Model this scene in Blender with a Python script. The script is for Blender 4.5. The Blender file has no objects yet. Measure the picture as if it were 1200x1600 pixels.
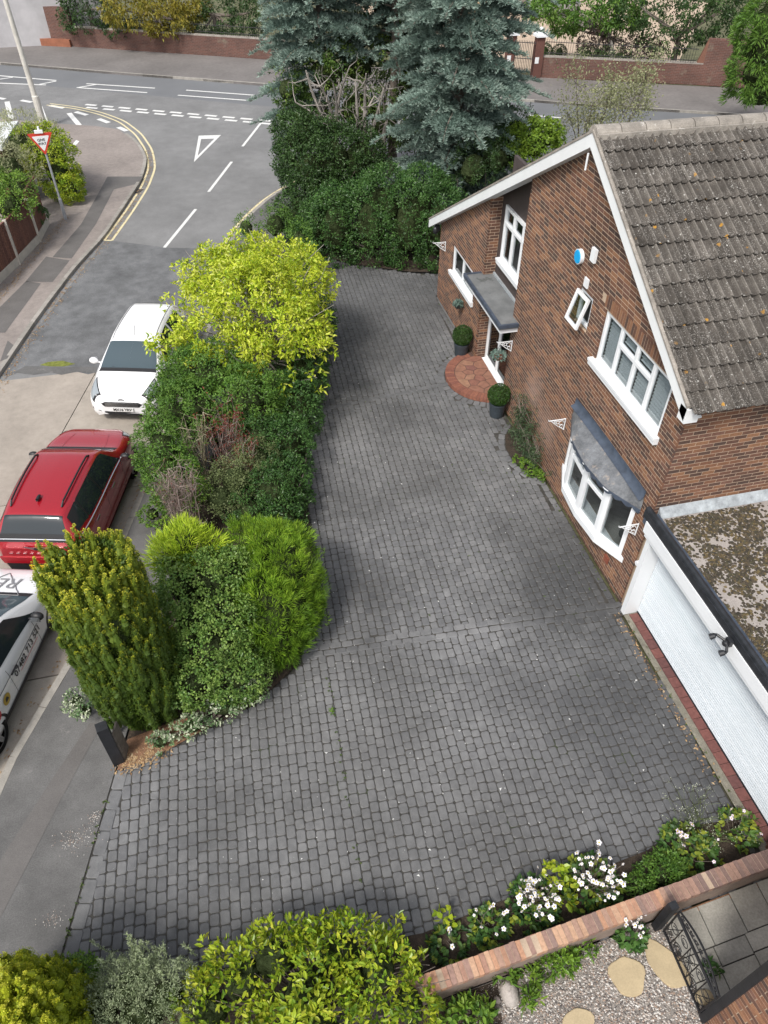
import bpy, math, random
import numpy as np
random.seed(5); rng = np.random.default_rng(11)
C = bpy.context.scene.collection
sc = bpy.context.scene
R = math.radians

# ---------------------------------------------------------------- camera, sky, sun
cam = bpy.data.cameras.new('camera'); cam.sensor_fit = 'VERTICAL'; cam.sensor_height = 24.0
cam.lens = 24.0*1147.9/1600.0; cam.clip_end = 2000
co = bpy.data.objects.new('camera', cam); C.objects.link(co); sc.camera = co
co.matrix_world = __import__("mathutils").Matrix(((0.972807, 0.157060, -0.170232, 0.000000), (-0.231546, 0.677738, -0.697895, 0.000000), (0.005761, 0.718334, 0.695675, 11.000000), (0.000000, 0.000000, 0.000000, 1.000000)))
world = bpy.data.worlds.new('World'); sc.world = world; world.use_nodes = True
wn = world.node_tree; bg = wn.nodes['Background']
sky = wn.nodes.new('ShaderNodeTexSky'); sky.sky_type = 'NISHITA'; sky.sun_disc = False
SUN_EL, SUN_AZ = R(52), R(-136)       # azimuth clockwise from +Y
sky.sun_elevation = SUN_EL; sky.sun_rotation = SUN_AZ; sky.dust_density = 3.0; sky.air_density = 1.0
hs = wn.nodes.new('ShaderNodeHueSaturation'); hs.inputs['Saturation'].default_value = 0.34
wn.links.new(sky.outputs[0], hs.inputs['Color']); wn.links.new(hs.outputs[0], bg.inputs['Color'])
bg.inputs['Strength'].default_value = 0.105
sl = bpy.data.lights.new('sun', 'SUN'); sl.energy = 1.5; sl.angle = R(11); sl.color = (1.0, 0.955, 0.89)
so = bpy.data.objects.new('sun', sl); C.objects.link(so)
so.rotation_euler = (R(90)-SUN_EL, 0, math.pi - SUN_AZ)
sc.view_settings.view_transform = 'Standard'; sc.view_settings.look = 'None'
sc.view_settings.exposure = 1.0; sc.view_settings.gamma = 1.0; sc.view_settings.use_curve_mapping = False
sc.cycles.max_bounces = 6; sc.cycles.transparent_max_bounces = 8

# ---------------------------------------------------------------- materials
def _n(nt, t, **k):
    n = nt.nodes.new(t)
    for a, v in k.items(): setattr(n, a, v)
    return n
def base_mat(name):
    m = bpy.data.materials.new(name); m.use_nodes = True; nt = m.node_tree
    return m, nt, nt.nodes['Principled BSDF']
def noise(nt, scale, detail=4, rough=0.6, src=None, dist=0.0):
    g = _n(nt, 'ShaderNodeNewGeometry'); n = _n(nt, 'ShaderNodeTexNoise')
    n.inputs['Scale'].default_value = scale; n.inputs['Detail'].default_value = detail
    n.inputs['Roughness'].default_value = rough; n.inputs['Distortion'].default_value = dist
    nt.links.new(src or g.outputs['Position'], n.inputs['Vector']); return n
def ramp(nt, src, stops, interp='LINEAR'):
    r = _n(nt, 'ShaderNodeValToRGB'); cr = r.color_ramp; cr.interpolation = interp
    while len(cr.elements) < len(stops): cr.elements.new(0.5)
    for e, (p, c) in zip(cr.elements, stops):
        e.position = p; e.color = (c, c, c, 1) if isinstance(c, (int, float)) else (*c, 1)
    nt.links.new(src, r.inputs['Fac']); return r.outputs['Color']
def mixc(nt, a, b, fac=1.0, mode='MULTIPLY'):
    m = _n(nt, 'ShaderNodeMix', data_type='RGBA', blend_type=mode)
    for s, v in ((m.inputs['Factor'], fac), (m.inputs[6], a), (m.inputs[7], b)):
        if isinstance(v, bpy.types.NodeSocket): nt.links.new(v, s)
        elif isinstance(v, (int, float)): s.default_value = v
        else: s.default_value = (*v, 1)
    return m.outputs[2]
def tint(nt):
    a = _n(nt, 'ShaderNodeAttribute', attribute_name='tint'); return a.outputs['Fac']
def bump(nt, p, src, strength, dist=0.01):
    b = _n(nt, 'ShaderNodeBump'); b.inputs['Strength'].default_value = strength; b.inputs['Distance'].default_value = dist
    nt.links.new(src, b.inputs['Height']); nt.links.new(b.outputs[0], p.inputs['Normal'])
def M(name, cols, rough=0.7, var=(), bmp=None, spec=0.5, metal=0.0, interp='LINEAR', coat=0.0, spots=(), emit=None):
    """cols: one colour or a list spread over the per-piece tint; var: (scale, low, high[, detail]) multiplies;
    spots: (scale, threshold, width, colour[, amount]) noise spots over it."""
    m, nt, p = base_mat(name)
    if isinstance(cols[0], (int, float)):
        rgb = _n(nt, 'ShaderNodeRGB'); rgb.outputs[0].default_value = (*cols, 1); c = rgb.outputs[0]
    else:
        k = len(cols)
        c = ramp(nt, tint(nt), [((i/(k-1) if interp == 'LINEAR' else i/k), q) for i, q in enumerate(cols)], interp)
    for v in var:
        n = noise(nt, v[0], v[3] if len(v) > 3 else 5)
        c = mixc(nt, c, ramp(nt, n.outputs[0], [(0.3, v[1]), (0.7, v[2])]))
    for s in spots:
        n = noise(nt, s[0], 6, 0.65)
        f = ramp(nt, n.outputs[0], [(s[1], 0.0), (s[1]+s[2], s[4] if len(s) > 4 else 1.0)])
        c = mixc(nt, c, s[3], f, 'MIX')
    nt.links.new(c, p.inputs['Base Color'])
    p.inputs['Roughness'].default_value = rough; p.inputs['Specular IOR Level'].default_value = spec
    p.inputs['Metallic'].default_value = metal; p.inputs['Coat Weight'].default_value = coat
    if coat: p.inputs['Coat Roughness'].default_value = 0.03
    if bmp: bump(nt, p, noise(nt, bmp[0], 6, 0.65).outputs[0], bmp[1], bmp[2] if len(bmp) > 2 else 0.01)
    return m
def leafM(name, cols, rough=0.45, trans=0.25, var=(2.0, 0.75, 1.2)):
    m, nt, p = base_mat(name); k = len(cols)
    c = ramp(nt, tint(nt), [(i/(k-1), q) for i, q in enumerate(cols)])
    if var: c = mixc(nt, c, ramp(nt, noise(nt, var[0], 3).outputs[0], [(0.3, var[1]), (0.7, var[2])]))
    nt.links.new(c, p.inputs['Base Color']); p.inputs['Roughness'].default_value = rough
    p.inputs['Specular IOR Level'].default_value = 0.35
    t = _n(nt, 'ShaderNodeBsdfTranslucent'); nt.links.new(c, t.inputs['Color'])
    mx = _n(nt, 'ShaderNodeMixShader'); mx.inputs[0].default_value = trans
    o = nt.nodes['Material Output']
    nt.links.new(p.outputs[0], mx.inputs[1]); nt.links.new(t.outputs[0], mx.inputs[2]); nt.links.new(mx.outputs[0], o.inputs['Surface'])
    return m
def glassM(name, tintc=(0.82, 0.85, 0.86), rough=0.02):
    m, nt, p = base_mat(name)
    tr = _n(nt, 'ShaderNodeBsdfTransparent'); tr.inputs[0].default_value = (*tintc, 1)
    gl = _n(nt, 'ShaderNodeBsdfGlossy'); gl.inputs['Roughness'].default_value = rough
    fr = _n(nt, 'ShaderNodeFresnel'); ge = _n(nt, 'ShaderNodeNewGeometry'); mt = _n(nt, 'ShaderNodeMath', operation='MULTIPLY_ADD'); nt.links.new(ge.outputs['Backfacing'], mt.inputs[0]); mt.inputs[1].default_value = 1/1.6-1.6; mt.inputs[2].default_value = 1.6; nt.links.new(mt.outputs[0], fr.inputs[0])
    mx = _n(nt, 'ShaderNodeMixShader'); o = nt.nodes['Material Output']
    nt.links.new(fr.outputs[0], mx.inputs[0]); nt.links.new(tr.outputs[0], mx.inputs[1])
    nt.links.new(gl.outputs[0], mx.inputs[2]); nt.links.new(mx.outputs[0], o.inputs['Surface'])
    return m

def wear_spot(nt, c, centre, radius, colour, amount):
    g = _n(nt, 'ShaderNodeNewGeometry')
    d = _n(nt, 'ShaderNodeVectorMath', operation='DISTANCE'); nt.links.new(g.outputs['Position'], d.inputs[0]); d.inputs[1].default_value = centre
    n = noise(nt, 2.5, 4)
    a = _n(nt, 'ShaderNodeMath', operation='MULTIPLY_ADD'); nt.links.new(n.outputs[0], a.inputs[0]); a.inputs[1].default_value = radius*0.9
    nt.links.new(d.outputs['Value'], a.inputs[2])
    f = ramp(nt, a.outputs[0], [(min(radius*0.45, .99), amount), (min(radius*1.35, 1.0), 0.0)]) if radius < .72 else None
    return mixc(nt, c, colour, f, 'MIX')

def brickM(name, cols, stains=True):
    m, nt, p = base_mat(name); k = len(cols)
    c = ramp(nt, tint(nt), [(i/k, q) for i, q in enumerate(cols)], 'CONSTANT')
    c = mixc(nt, c, ramp(nt, noise(nt, 28, 5).outputs[0], [(0.3, 0.82), (0.7, 1.18)]))
    c = mixc(nt, c, ramp(nt, noise(nt, 0.8, 3).outputs[0], [(0.3, 0.82), (0.7, 1.15)]))
    if stains:
        c = wear_spot(nt, c, (6.48, 11.25, 5.45), 0.62, (0.03, 0.026, 0.024), 0.75)
        c = wear_spot(nt, c, (6.48, 12.6, 1.5), 0.7, (0.42, 0.30, 0.25), 0.45)
        c = wear_spot(nt, c, (6.48, 11.7, 1.1), 0.7, (0.42, 0.30, 0.25), 0.35)
    nt.links.new(c, p.inputs['Base Color']); p.inputs['Roughness'].default_value = 0.85; p.inputs['Specular IOR Level'].default_value = 0.25
    bump(nt, p, noise(nt, 120, 5).outputs[0], 0.35, 0.004)
    return m
BR = [(.102,.058,.045), (.132,.070,.050), (.185,.092,.058), (.220,.110,.066), (.148,.076,.054), (.255,.132,.076), (.098,.060,.048), (.115,.063,.048), (.200,.100,.063), (.085,.056,.047), (.165,.088,.065)]
mat_brick = brickM('brick_multi', BR)
mat_brick_red = brickM('brick_red', [(.13,.062,.05), (.17,.085,.062), (.20,.10,.07), (.155,.075,.06), (.12,.066,.055)], False)
mat_cap = brickM('brick_cap', [(.40,.225,.15), (.33,.19,.14), (.48,.30,.20), (.30,.19,.155), (.45,.25,.16), (.25,.17,.145), (.38,.24,.18)], False)
mat_capdark = brickM('brick_cap_weathered', [(.28,.175,.14), (.22,.145,.125), (.32,.20,.155), (.19,.13,.115)], False)
mat_mortar = M('mortar', (.46,.35,.255), 0.9, [(3, .8, 1.1), (60, .85, 1.1)], (150, .4, .004))
mat_render_grey = M('rough_render', (.26,.20,.165), .9, [(4, .7, 1.15), (40, .85, 1.1)], (60, .6, .01))
mat_white = M('white_upvc', (.78,.80,.82), .32, [(1.3, .95, 1.02)])
mat_whitepaint = M('white_paint_board', (.78,.80,.81), .45, [(2.0, .93, 1.02)], spots=[(9, .70, .12, (.45,.44,.40), .5)])
mat_garage_white = M('white_garage_slat', [(.53,.58,.62), (.60,.64,.675)], .4, [(1.0, .95, 1.03)])
mat_glass = glassM('window_glass')
mat_glass_dark = glassM('dark_glass', (.16,.19,.20))
mat_dark = M('dark_void', (.035,.035,.038), .8)
mat_room = M('room_wall', (.30,.29,.27), .9)
mat_black = M('black_plastic', (.018,.019,.022), .4, [(6, .8, 1.3)])
mat_blackwood = M('black_painted_timber', (.012,.013,.016), .55, [(9, .7, 1.6)], (25, .5, .006))
mat_iron = M('black_ironwork', (.010,.010,.012), .5)
mat_brownpanel = M('brown_render_panel', (.060,.046,.043), .8, [(3, .85, 1.15), (70, .9, 1.12)], (80, .3, .004))
mat_brownboard = M('brown_cladding_board', [(.068,.050,.045), (.055,.041,.038)], .7, [(12, .85, 1.15)])
mat_lead = M('lead_sheet', (.135,.142,.152), .5, [(4, .6, 1.5), (30, .8, 1.2)], (12, .25, .02), spots=[(7, .56, .10, (.34,.29,.25), .7)])
mat_lead_dark = M('lead_flashing', (.055,.070,.098), .45, [(6, .7, 1.35)], (20, .3, .01))
mat_felt = M('canopy_felt', (.150,.156,.158), .8, [(3, .75, 1.2), (40, .9, 1.1)], spots=[(2.2, .60, .05, (.06,.065,.06), .7)])
mat_flash = M('grey_flashing', (.36,.39,.41), .55, [(7, .6, 1.2), (40, .85, 1.1)])
mat_gutter = M('black_gutter', (.020,.022,.026), .35, [(9, .6, 1.5)])
mat_galv = M('galvanised_steel', (.42,.44,.47), .45, [(9, .8, 1.1)], metal=.4)
mat_blue = M('blue_alarm_plastic', (.01,.36,.75), .35)
mat_terracotta = M('terracotta', (.24,.075,.045), .7, [(20, .8, 1.2)])

# roof tile: grey-brown concrete with pale speckle and orange lichen
def tileM():
    m, nt, p = base_mat('concrete_roof_tile')
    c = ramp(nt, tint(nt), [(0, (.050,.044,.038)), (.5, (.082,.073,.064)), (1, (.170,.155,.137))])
    c = mixc(nt, c, ramp(nt, noise(nt, 3.2, 5).outputs[0], [(.3, .62), (.7, 1.3)]))
    c = mixc(nt, c, ramp(nt, noise(nt, 45, 5).outputs[0], [(.3, .85), (.7, 1.15)]))
    big = ramp(nt, noise(nt, 2.6, 4).outputs[0], [(.36, 0.05), (.62, 1.0)])
    sp = ramp(nt, noise(nt, 55, 4, .7).outputs[0], [(.56, 0), (.62, .9)])
    c = mixc(nt, c, (.40,.38,.355), mixc(nt, sp, big), 'MIX')
    sp = ramp(nt, noise(nt, 20, 3, .6).outputs[0], [(.665, 0), (.70, .9)])
    c = mixc(nt, c, (.50,.49,.46), sp, 'MIX')
    v = _n(nt, 'ShaderNodeTexVoronoi'); v.inputs['Scale'].default_value = 3.8
    g = _n(nt, 'ShaderNodeNewGeometry'); nt.links.new(g.outputs['Position'], v.inputs['Vector'])
    o = _n(nt, 'ShaderNodeMath', operation='MULTIPLY_ADD'); nt.links.new(noise(nt, 26, 4).outputs[0], o.inputs[0]); o.inputs[1].default_value = .26
    nt.links.new(v.outputs['Distance'], o.inputs[2])
    lich = ramp(nt, o.outputs[0], [(.215, .9), (.255, 0)])
    zone = ramp(nt, noise(nt, 1.1, 2).outputs[0], [(.42, 0), (.52, 1)])
    c = mixc(nt, c, (.42,.22,.035), mixc(nt, lich, zone), 'MIX')
    nt.links.new(c, p.inputs['Base Color']); p.inputs['Roughness'].default_value = .92; p.inputs['Specular IOR Level'].default_value = .2
    bump(nt, p, noise(nt, 90, 6, .7).outputs[0], .25, .004)
    return m
mat_tile = tileM()
mat_ridge = M('ridge_tile', [(.26,.235,.205), (.33,.30,.265)], .92, [(4, .65, 1.25), (50, .8, 1.2)], (90, .6, .006), spots=[(10, .62, .06, (.55,.53,.49), .8), (5, .68, .05, (.42,.22,.05), .8)])

# block paving
def paveM():
    m, nt, p = base_mat('charcoal_block')
    c = ramp(nt, tint(nt), [(0, (.110,.111,.115)), (.35, (.120,.121,.124)), (.7, (.130,.131,.133)), (1, (.143,.143,.145))])
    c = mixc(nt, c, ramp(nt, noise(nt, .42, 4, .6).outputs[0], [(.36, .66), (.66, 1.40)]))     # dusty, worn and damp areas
    for cen, r_, col, am in (((5.6,4.6,0),2.4,(.055,.057,.062),.55), ((5.9,8.2,0),1.5,(.055,.057,.060),.5), ((4.2,20.2,0),3.2,(.060,.061,.063),.5), ((.8,5.6,0),2.3,(.165,.163,.160),.42), ((3.2,4.4,0),1.6,(.165,.163,.162),.30), ((3.4,12.6,0),2.2,(.150,.149,.147),.30)):     # broad darker and lighter zones round set centres
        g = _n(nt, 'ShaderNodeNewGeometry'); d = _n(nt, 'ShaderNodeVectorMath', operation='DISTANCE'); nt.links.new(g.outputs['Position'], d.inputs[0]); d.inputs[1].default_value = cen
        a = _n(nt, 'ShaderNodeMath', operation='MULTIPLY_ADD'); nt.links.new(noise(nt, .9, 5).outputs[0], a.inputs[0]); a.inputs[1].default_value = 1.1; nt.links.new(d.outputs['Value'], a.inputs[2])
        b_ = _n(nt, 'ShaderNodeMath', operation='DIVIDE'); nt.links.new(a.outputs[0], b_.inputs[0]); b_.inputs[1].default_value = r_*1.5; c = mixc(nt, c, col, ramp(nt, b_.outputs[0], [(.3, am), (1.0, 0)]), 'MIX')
    c = mixc(nt, c, ramp(nt, noise(nt, 7, 5).outputs[0], [(.3, .84), (.7, 1.17)]))
    c = mixc(nt, c, ramp(nt, noise(nt, 170, 4, .7).outputs[0], [(.3, .72), (.72, 1.32)]))
    sp = ramp(nt, noise(nt, 34, 3, .5).outputs[0], [(.725, 0), (.75, .7)])
    c = mixc(nt, c, (.45,.45,.44), sp, 'MIX')
    nt.links.new(c, p.inputs['Base Color']); p.inputs['Specular IOR Level'].default_value = .35
    nt.links.new(ramp(nt, noise(nt, .42, 4).outputs[0], [(.35, .55), (.65, .85)]), p.inputs['Roughness'])
    bump(nt, p, noise(nt, 130, 6, .7).outputs[0], .55, .004)
    return m
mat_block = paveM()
mat_joint = M('jointing_soil', (.050,.047,.042), .95, [(9, .6, 1.5)], (60, .8, .01), spots=[(1.1, .60, .08, (.040,.058,.020), .7), (14, .66, .06, (.16,.13,.085), .6)])
mat_asphalt = M('worn_asphalt', (.190,.190,.190), .85, [(.35, .80, 1.14), (2.5, .90, 1.08), (55, .80, 1.18), (140, .72, 1.25)], (150, .5, .004))
mat_asphalt_old = M('patched_asphalt', (.135,.138,.142), .85, [(.7, .72, 1.2), (3, .76, 1.2), (45, .8, 1.2), (120, .7, 1.3)], (120, .6, .005))
mat_mainroad = M('main_road_asphalt', (.150,.155,.163), .8, [(.3, .88, 1.08), (60, .85, 1.12)], (100, .4, .004))
mat_path = M('pavement_asphalt', (.255,.222,.203), .9, [(.6, .80, 1.12), (6, .86, 1.12), (50, .84, 1.15), (130, .7, 1.3)], (130, .6, .005), spots=[(1.6, .66, .05, (.17,.155,.145), .5)])
mat_path_dark = M('pavement_asphalt_dark', (.118,.116,.114), .9, [(.5, .72, 1.22), (3, .82, 1.16), (45, .8, 1.2), (130, .7, 1.3)], (130, .6, .005), spots=[(2.4, .64, .05, (.24,.23,.22), .5)])
mat_patch = M('asphalt_patch', (.120,.113,.109), .9, [(2, .85, 1.1), (120, .75, 1.25)], (130, .5, .004))
mat_farpath = M('far_pavement', (.165,.152,.145), .9, [(.4, .8, 1.15), (5, .85, 1.1)], (60, .4, .005))
mat_concrete = M('road_concrete', [(.33,.29,.25), (.38,.34,.29)], .9, [(.6, .82, 1.1), (5, .88, 1.08), (90, .8, 1.15)], (70, .5, .005), spots=[(1.7, .64, .07, (.20,.17,.14), .45)])
mat_kerb = M('kerb_concrete', [(.25,.235,.21), (.33,.31,.28)], .9, [(5, .8, 1.15), (90, .85, 1.12)], (90, .4, .004))
mat_line = M('white_road_paint', (.72,.72,.70), .7, [(12, .75, 1.05)], spots=[(40, .62, .06, (.25,.25,.25), .6)])
mat_yline = M('yellow_road_paint', (.66,.58,.36), .7, [(8, .85, 1.05)], spots=[(40, .62, .06, (.3,.28,.24), .5)])
mat_soil = M('bed_soil', (.045,.032,.022), .95, [(6, .6, 1.4), (50, .7, 1.35)], (30, 1, .03))
mat_drysoil = M('dry_soil', (.24,.13,.075), .95, [(7, .6, 1.3), (60, .75, 1.3)], (50, 1, .02))
mat_litter = M('dry_leaf_litter', [(.30,.20,.11), (.42,.31,.19), (.22,.13,.07), (.36,.24,.12)], .9, interp='CONSTANT')
mat_verge = M('verge_ground', (.10,.10,.05), .95, [(2, .6, 1.4), (20, .7, 1.3)], (20, .8, .03))
mat_gravel_base = M('gravel_bed', (.22,.20,.18), .95, [(50, .5, 1.5)], (80, 1, .01))
mat_pebble = M('pebble', [(.16,.14,.13), (.34,.31,.28), (.50,.47,.44), (.25,.20,.17), (.40,.35,.31), (.10,.09,.085), (.30,.22,.17), (.58,.56,.53)], .7, interp='CONSTANT')
mat_stepstone = M('buff_stepping_stone', (.43,.345,.215), .9, [(3, .88, 1.1), (60, .9, 1.08)], (60, .4, .004), spots=[(11, .70, .03, (.25,.20,.12), .7)])
mat_slab = M('patio_slab', [(.34,.325,.285), (.39,.375,.33), (.30,.29,.26)], .9, [(2.5, .8, 1.15), (40, .85, 1.15)], (70, .4, .004))
mat_boulder = M('pale_boulder', (.40,.36,.33), .85, [(5, .75, 1.15), (40, .9, 1.1)], (25, .7, .02))
mat_stepbrick = M('red_step_brick', [(.21,.082,.056), (.27,.11,.07), (.17,.066,.05), (.24,.095,.062)], .85, [(20, .8, 1.2)], (80, .4, .004))
mat_steptile = M('red_step_tile', [(.26,.13,.085), (.22,.095,.07), (.30,.165,.105), (.19,.085,.068)], .8, [(9, .75, 1.2)], (40, .4, .004))
mat_apron = M('apron_brick', [(.135,.055,.05), (.17,.068,.058), (.115,.05,.047)], .9, [(18, .75, 1.25)], (80, .4, .004))
mat_grout = M('step_grout', (.10,.06,.048), .95)
mat_strip = M('concrete_strip', (.22,.205,.165), .95, [(4, .6, 1.2), (60, .75, 1.25)], (60, .8, .01), spots=[(5, .58, .08, (.08,.075,.045), .8)])
mat_chip = M('roof_chippings', (.36,.325,.30), .95, [(3, .82, 1.1), (80, .72, 1.2)], (90, .8, .01), spots=[(2.6, .58, .09, (.22,.19,.16), .45)])
mat_moss = M('roof_moss', [(.050,.040,.028), (.070,.055,.036), (.038,.033,.024), (.105,.078,.036), (.058,.052,.030)], .98, [(20, .6, 1.4)], interp='CONSTANT')
mat_fence = M('fence_timber', [(.15,.065,.045), (.20,.09,.06), (.115,.05,.038), (.17,.078,.055)], .8, [(14, .75, 1.2)])
mat_fencepost = M('concrete_post', (.50,.46,.40), .9, [(5, .85, 1.1)])
mat_farbrick = None

# ---------------------------------------------------------------- mesh helpers
class MB:
    """Collects shapes; build() links them as ONE mesh object."""
    def __init__(s): s.v = []; s.f = []; s.n = 0
    def add(s, v, faces, tints=None):
        v = np.asarray(v, float).reshape(-1, 3)
        if isinstance(faces, np.ndarray): fl = [faces]
        else:
            d = {}
            for q in faces: d.setdefault(len(q), []).append(q)
            fl = [np.array(q) for q in d.values()]
        for a in fl:
            t = np.full(len(a), tints if tints is not None else 0.5) if not isinstance(tints, np.ndarray) else tints
            s.f.append((a + s.n, t))
        s.v.append(v); s.n += len(v)
    def box(s, lo, hi, t=.5):
        x0, y0, z0 = lo; x1, y1, z1 = hi
        s.add([(x0,y0,z0),(x1,y0,z0),(x1,y1,z0),(x0,y1,z0),(x0,y0,z1),(x1,y0,z1),(x1,y1,z1),(x0,y1,z1)], BOXF, t)
    def fbox(s, F, a, b, c, t=.5):
        s.add([F(i, j, k) for k in c for j in b for i in a], FBOXF, t)
    def tube(s, pts, r, seg=6, t=.5, cap=True):
        pts = np.asarray(pts, float); n = len(pts); r = np.broadcast_to(np.asarray(r, float), (n,))
        tan = np.gradient(pts, axis=0); tan /= np.linalg.norm(tan, axis=1)[:, None]+1e-9
        up = np.where(np.abs(tan[:, 2:3]) > .9, np.array([[1., 0, 0]]), np.array([[0, 0, 1.]]))
        a = np.cross(tan, up); a /= np.linalg.norm(a, axis=1)[:, None]+1e-9; b = np.cross(a, tan)
        th = np.arange(seg)*2*np.pi/seg
        V = pts[:, None, :] + r[:, None, None]*(np.cos(th)[None, :, None]*a[:, None, :] + np.sin(th)[None, :, None]*b[:, None, :])
        i = np.arange(n-1)[:, None]*seg; j = np.arange(seg)[None, :]; k = (j+1) % seg
        F = np.stack([i+j, i+k, i+seg+k, i+seg+j], -1).reshape(-1, 4)
        s.add(V, F, t)
        if cap:
            s.add(V[0], [tuple(range(seg))[::-1]], t); s.add(V[-1], [tuple(range(seg))], t)
    def lathe(s, c, prof, seg=20, t=.5):
        th = np.arange(seg)*2*np.pi/seg; c = np.asarray(c, float)
        V = np.array([[c+(r*np.cos(q), r*np.sin(q), z) for q in th] for r, z in prof])
        n = len(prof); i = np.arange(n-1)[:, None]*seg; j = np.arange(seg)[None, :]; k = (j+1) % seg
        s.add(V, np.stack([i+j, i+k, i+seg+k, i+seg+j], -1).reshape(-1, 4), t)
        s.add(V[-1], [tuple(range(seg))], t)
    def prism(s, poly, z0, z1, t=.5):
        n = len(poly); v = [(x, y, z0) for x, y in poly]+[(x, y, z1) for x, y in poly]
        a = sum(poly[i][0]*poly[(i+1) % n][1]-poly[(i+1) % n][0]*poly[i][1] for i in range(n))
        f = [tuple(range(n, 2*n))] + [(i, (i+1) % n, n+(i+1) % n, n+i) for i in range(n)]
        if a < 0: f = [q[::-1] for q in f]
        s.add(v, f, t)
    def ball(s, c, r, seg=10, rings=6, t=.5, lump=0.0, seed=0):
        q = np.random.default_rng(seed); V = []
        for i in range(rings+1):
            ph = math.pi*i/rings
            for j in range(seg):
                th = 2*math.pi*j/seg; k = 1+lump*q.uniform(-1, 1)
                V.append((c[0]+r[0]*k*math.sin(ph)*math.cos(th), c[1]+r[1]*k*math.sin(ph)*math.sin(th), c[2]+r[2]*k*math.cos(ph)))
        i = np.arange(rings)[:, None]*seg; j = np.arange(seg)[None, :]; k = (j+1) % seg
        s.add(V, np.stack([i+j, i+seg+j, i+seg+k, i+k], -1).reshape(-1, 4), t)
    def build(s, name, mat, parent=None, kind=None, off=None, smooth=False, local=False, link=True):
        V = np.concatenate(s.v) if s.v else np.zeros((0, 3))
        if off is None: off = (0, 0, 0) if local or parent is None else WORLD.get(parent.name, (0, 0, 0))
        me = mesh_from(name, V-np.asarray(off, float), s.f, smooth)
        me.materials.append(mat)
        if not link: return me
        o = bpy.data.objects.new(name, me); C.objects.link(o)
        if parent is not None:
            o.parent = parent; WORLD[o.name] = tuple(off) if not local else (0, 0, 0)
        if kind: o['kind'] = kind
        return o
def mesh_from(name, V, blocks, smooth=False):
    me = bpy.data.meshes.new(name); me.vertices.add(len(V)); me.vertices.foreach_set('co', V.astype(np.float32).ravel())
    nl = sum(a.size for a, _ in blocks); nf = sum(len(a) for a, _ in blocks)
    me.loops.add(nl); me.polygons.add(nf)
    li = np.concatenate([a.ravel() for a, _ in blocks]).astype(np.int32)
    tot = np.concatenate([np.full(len(a), a.shape[1]) for a, _ in blocks]).astype(np.int32)
    st = np.concatenate([[0], np.cumsum(tot)[:-1]]).astype(np.int32)
    me.loops.foreach_set('vertex_index', li); me.polygons.foreach_set('loop_start', st)
    try: me.polygons.foreach_set('loop_total', tot)
    except Exception: pass
    me.polygons.foreach_set('use_smooth', np.full(nf, bool(smooth)))
    at = me.attributes.new('tint', 'FLOAT', 'FACE'); at.data.foreach_set('value', np.concatenate([t for _, t in blocks]).astype(np.float32))
    me.update(calc_edges=True); me.validate(); return me
BOXF = [(3,2,1,0), (4,5,6,7), (0,1,5,4), (1,2,6,5), (2,3,7,6), (3,0,4,7)]
FBOXF = [(0,2,3,1), (4,5,7,6), (0,1,5,4), (1,3,7,5), (3,2,6,7), (2,0,4,6)]
WORLD = {}
def tag(o, label=None, cat=None, group=None, kind=None):
    if label: o['label'] = label
    if cat: o['category'] = cat
    if group: o['group'] = group
    if kind: o['kind'] = kind
    return o
def thing(name, label, cat, loc=(0, 0, 0), group=None, rotz=0.0):
    o = bpy.data.objects.new(name, None); C.objects.link(o); o.location = loc; o.rotation_euler = (0, 0, rotz)
    o.empty_display_size = .2; WORLD[o.name] = tuple(loc); return tag(o, label, cat, group)
def structure(name, mb, mat, label=None, parent=None):
    o = mb.build(name, mat, parent); o['kind'] = 'structure'
    if label: o['label'] = label
    return o
def inst(name, me, parent, loc, rotz=0.0, scale=None, rot=None):
    """One piece of its own that shares mesh data; loc in world space."""
    o = bpy.data.objects.new(name, me); C.objects.link(o); o.parent = parent
    w = WORLD.get(parent.name, (0, 0, 0)) if parent else (0, 0, 0)
    o.location = (loc[0]-w[0], loc[1]-w[1], loc[2]-w[2]); o.rotation_euler = rot or (0, 0, rotz)
    if scale: o.scale = scale
    return o
def Fr(O, A, B, N):
    O, A, B, N = (np.array(q, float) for q in (O, A, B, N))
    return lambda a, b, c: tuple(O+a*A+b*B+c*N)
def sheet(poly, z, t=.5):
    m = MB(); a = sum(poly[i][0]*poly[(i+1) % len(poly)][1]-poly[(i+1) % len(poly)][0]*poly[i][1] for i in range(len(poly)))
    if a < 0: poly = poly[::-1]
    m.add([(x, y, z) for x, y in poly], [tuple(range(len(poly)))], t); return m
def inpoly(P, poly):
    P = np.asarray(P, float); x, y = P[:, 0], P[:, 1]; ins = np.zeros(len(P), bool); n = len(poly)
    for i in range(n):
        x0, y0 = poly[i]; x1, y1 = poly[(i+1) % n]
        c = ((y0 > y) != (y1 > y)) & (x < (x1-x0)*(y-y0)/((y1-y0) if y1 != y0 else 1e-9)+x0); ins ^= c
    return ins
def offset(pl, d):
    """polyline shifted to its left by d"""
    p = np.asarray(pl, float); t = np.gradient(p, axis=0); t /= np.linalg.norm(t, axis=1)[:, None]
    return p + d*np.stack([-t[:, 1], t[:, 0]], 1)
def smooth_line(pl, n=60):
    p = np.asarray(pl, float); d = np.concatenate([[0], np.cumsum(np.linalg.norm(np.diff(p, axis=0), axis=1))])
    q = np.linspace(0, d[-1], n); o = np.stack([np.interp(q, d, p[:, 0]), np.interp(q, d, p[:, 1])], 1)
    for _ in range(3):
        o[1:-1] = (o[:-2]+2*o[1:-1]+o[2:])/4
    return o
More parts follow.
